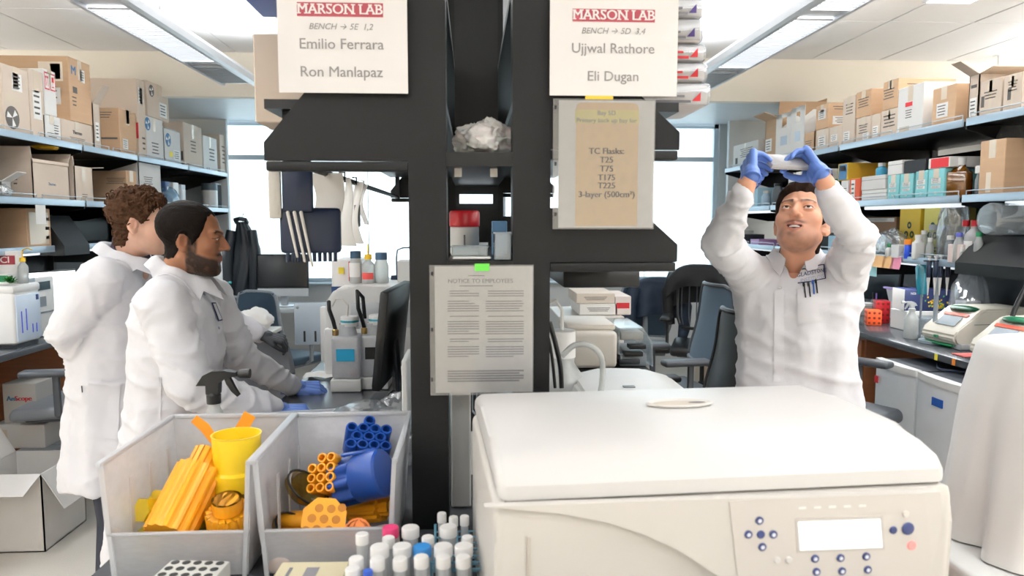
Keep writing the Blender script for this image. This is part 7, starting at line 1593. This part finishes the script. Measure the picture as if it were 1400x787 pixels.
patch_on(PB, bvhB, rl, 'side_seam', COAT, ((219, 515), (222, 515), (219, 610), (216, 610)), 2, 14, .004)
# ---- curly haired man behind, hand behind his back
f = Vector((.97, .24, 0)).normalized(); s = f.cross(U)
o1 = dict(name='curly', skin='#e0b49c', flush='#d98e7c', lip='#b9786c', haircol='#4a3324', jaw=1.06, beard=.4, stub=1, beardcol='#8d6a58', style='curly', thick=.016, nose=1., gaze=(0, .96, -.25), eye=.85, cr=.08,
          hl=([0, 25, 45, 58, 68, 80, 92, 104, 116, 135, 180], [.07, .068, .06, .04, .01, -.01, .012, .012, -.055, -.092, -.098]), ctilt=.5)
Yc = 2.9
tr = [(q(163, 372, Yc), s * .17, f * .095), (q(157, 405, Yc), s * .215, f * .135), (q(155, 460, Yc), s * .21, f * .15), (q(155, 530, Yc), s * .205, f * .15), (q(156, 590, Yc), s * .22, f * .165), (q(157, 650, Yc), s * .235, f * .178)]
A = [(q(140, 385, 2.7), q(90, 450, 2.68), q(122, 497, 2.84)), (q(205, 385, 3.1), q(285, 428, 3.2), q(352, 455, 3.22))]
lg = mklegs(q(157, 600, Yc).x, Yc, f, s, gap=.11); sh = [(*A[0], .08, .064, .052), (*A[1], .075, .06, .042)]
PC, bvhC, LC, coatC = person('curly haired man in a white lab coat with one arm folded behind his back', (q(157, 600, Yc).x, Yc, 0), q(193, 303, 2.87), f + Vector((0, 0, -.13)), U + f * .12, o1, f, tr, sh, A, None, q(180, 356, 2.9), lg, None, 8)
add_hand(PC, q(361, 458, 3.22), (.95, .1, -.25), (.1, -.3, .95), 1, ((40, 40, 20),) * 2 + ((46, 44, 22),) * 2, GLOVED, thdir=(.4, .85, -.3), size=.9); add_hand(PC, q(133, 500, 2.86), (.7, .6, -.2), (-.7, -.2, .3), 1, cu, GLOVED)
legwear(PC, lg); rl = PC.location
patch_on(PC, bvhC, rl, 'hip_pocket', COAT, ((121, 521), (164, 525), (162, 600), (122, 597)), 10, 12, .004); patch_on(PC, bvhC, rl, 'pocket_hem', COAT, ((121, 520), (164, 524), (164, 528), (121, 524)), 10, 2, .007)
patch_on(PC, bvhC, rl, 'vent_slit', P('dark_slit', '#4a4d55', .8), ((112, 527), (113.5, 527), (114, 536), (112.5, 536)), 2, 3, .003)
dot_on(PC, bvhC, rl, 'snap', SNAP, 194, 369, .006)
nbC = q(180, 356, 2.9) - rl; SHIRT = P('plum_shirt_cloth', '#453d52', .8); sxC = f.cross(U)
def shirt(u, v): a = R(8 + 344 * u); d = f * math.cos(a) + sxC * math.sin(a); return nbC + d * (.062 + .008 * v + .016 * max(0, v - .5)) + U * (.062 - .05 * v - .55 * .8 * .062 * math.cos(a))
MB().grid(shirt, 40, 5).solid(.003).obj('shirt_collar', SHIRT, PC)
# ---- man looking up at the plate
fh = Vector((-.59, -.81, 0)).normalized(); f = Vector((-.45, -.89, 0)).normalized(); s = f.cross(U)
o3 = dict(name='lookup', skin='#d9a184', flush='#cf8a70', lip='#b26a60', haircol='#2c1f18', jaw=.94, beard=.8, stub=1, beardcol='#5d4034', style='swept', thick=.016, nose=1., leaf=.5, vneck=-.05, mouth=1, brow=1.25, gaze=(-.1, .95, .25), eye=1.,
          hl=([0, 25, 45, 58, 68, 80, 92, 104, 116, 135, 180], [.07, .068, .06, .035, .0, -.02, .012, .012, -.05, -.085, -.09]), ctilt=.25)
Yc = 2.34
tr = [(q(1088, 372, Yc), s * .165, f * .075), (q(1088, 400, Yc), s * .195, f * .11), (q(1088, 450, Yc), s * .182, f * .125), (q(1088, 510, Yc), s * .18, f * .125), (q(1089, 570, Yc), s * .2, f * .14), (q(1089, 700, Yc), s * .225, f * .16)]
A = [(q(1030, 381, 2.40), q(985, 334, 2.14), q(1021, 251, 2.0)), (q(1150, 381, 2.28), q(1174, 326, 2.08), q(1126, 247, 2.0))]
lg = mklegs(q(1089, 600, Yc).x, Yc, f, s); sh = [(A[0][0], A[0][1], q(1015, 265, 2.01), .07, .049, .031), (A[1][0], A[1][1], q(1132, 261, 2.01), .07, .049, .031)]
PD, bvhD, LD, coatD = person('dark haired man in a white lab coat looking up at a held plate', (q(1089, 600, Yc).x, Yc, 0), q(1096, 302, 2.3), fh + Vector((0, 0, .52)), U - fh * .5, o3, f, tr, sh, A, None, q(1088, 356, 2.36), lg, None, 5)
gr = ((48, 42, 22), (50, 44, 22), (54, 44, 22), (60, 44, 22))
CG = ((66, 34, 14), (70, 36, 16), (72, 38, 18), (76, 40, 20))
add_hand(PD, q(1026, 243, 2.0), (.2, .7, .62), (-.95, -.1, .12), -1, CG, GLOVE, thdir=(.45, .6, -.6), thumb=(.3, .2), size=.95, cuff=.012, wl=.0, tl=.75)
add_hand(PD, q(1121, 239, 2.0), (-.2, .7, .62), (.95, -.1, .12), 1, CG, GLOVE, thdir=(.45, .6, -.6), thumb=(.3, .2), size=.95, cuff=.012, wl=.0, tl=.75)
legwear(PD, lg); rl = PD.location
patch_on(PD, bvhD, rl, 'placket', COAT, ((1059, 398), (1072, 396), (1072, 522), (1058, 522)), 4, 30, .0035)
for py in (393, 445, 502): dot_on(PD, bvhD, rl, 'snap', P('white_snap', '#dcdad8', .4), 1066 - (py - 393) * .01, py, .006)
patch_on(PD, bvhD, rl, 'chest_pocket', COAT, ((1090, 394), (1131, 386), (1135, 434), (1092, 444)), 10, 12, .0035); patch_on(PD, bvhD, rl, 'pocket_hem', COAT, ((1090, 393), (1131, 385), (1131.5, 388), (1090, 396)), 10, 2, .006)
bd = [((1091, 370), (1108, 365), (1108, 366.2), (1091, 371.2)), ((1108, 365), (1128, 361), (1128, 362.2), (1108, 366.2)), ((1127.2, 361), (1128.6, 361), (1130, 380), (1128.6, 380)), ((1091, 386.8), (1110, 384), (1110, 385.2), (1091, 388)), ((1110, 384), (1129.5, 379.5), (1129.5, 380.8), (1110, 385.2))]
for b_ in bd: patch_on(PD, bvhD, rl, 'badge_border', NAVYP, b_, 6, 2, .003)
text_on(PD, bvhD, rl, 'GLADSTONE', 1110.5, 373, 5.2, -.2, NAVYP, bold=.04); text_on(PD, bvhD, rl, 'INSTITUTES', 1111, 380.5, 4.6, -.2, P('pale_embroidery', '#a8acc0', .8))
for k, (px, py, mt) in enumerate(((1099, 391, INK), (1105, 390, INK), (1109.5, 387, BLUE), (1113.5, 386, INK))):
    a, b = proj(bvhD, rl, px, py, .009), proj(bvhD, rl, px + 2.5, py + 16, .007)
    if a and b:
        c_ = a[0] + rl; t = E('pen', ['first', 'second', 'blue', 'outermost'][k] + ' pen clipped in the chest pocket of the looking-up man', 'pen', c_, 0, 'pens in the chest pocket'); v = b[0] - a[0]
        MB().tube([-v * .18, v * .1], .0034, 8).obj('cap', mt, t); MB().tube([Vector((0, -.002, 0)), v], .0022, 6).obj('clip', mt, t)
# the plate
pc = q(1075, 221, 2.05); t = E('well_plate', 'clear multiwell plate held up between two blue gloves', 'plate', pc); t.rotation_euler = (R(30), R(2), R(2))
PLM = clear('polystyrene_plate', '#f2efee', .5, .3, .1, .5)
MB().box(-.055, .055, -.036, .036, -.006, .006, .003).obj('body', PLM, t); MB().box(-.057, .057, -.038, .038, -.007, -.004, .001).obj('skirt', PLM, t)
m = MB()
for i in range(12):
    for j in range(8): m.lathe([(.0031, -.0075), (.0031, -.0068)], 8, (-.0495 + i * .009, -.0315 + j * .009, 0))
w_ = m.obj('well_grid', P('well_bottom', '#d9d2d0', .3), t); w_['kind'] = 'stuff'

for o_ in bpy.data.objects:
    if o_.name.split('.')[0] in ('hole_row', 'louvre', 'printed_lines', 'yellow_squares', 'green_squares', 'ejector_rods', 'nozzle_row', 'logo_rays', 'ringlets', 'wire_grid', 'vent_grille') and o_.parent: o_['kind'] = 'stuff'
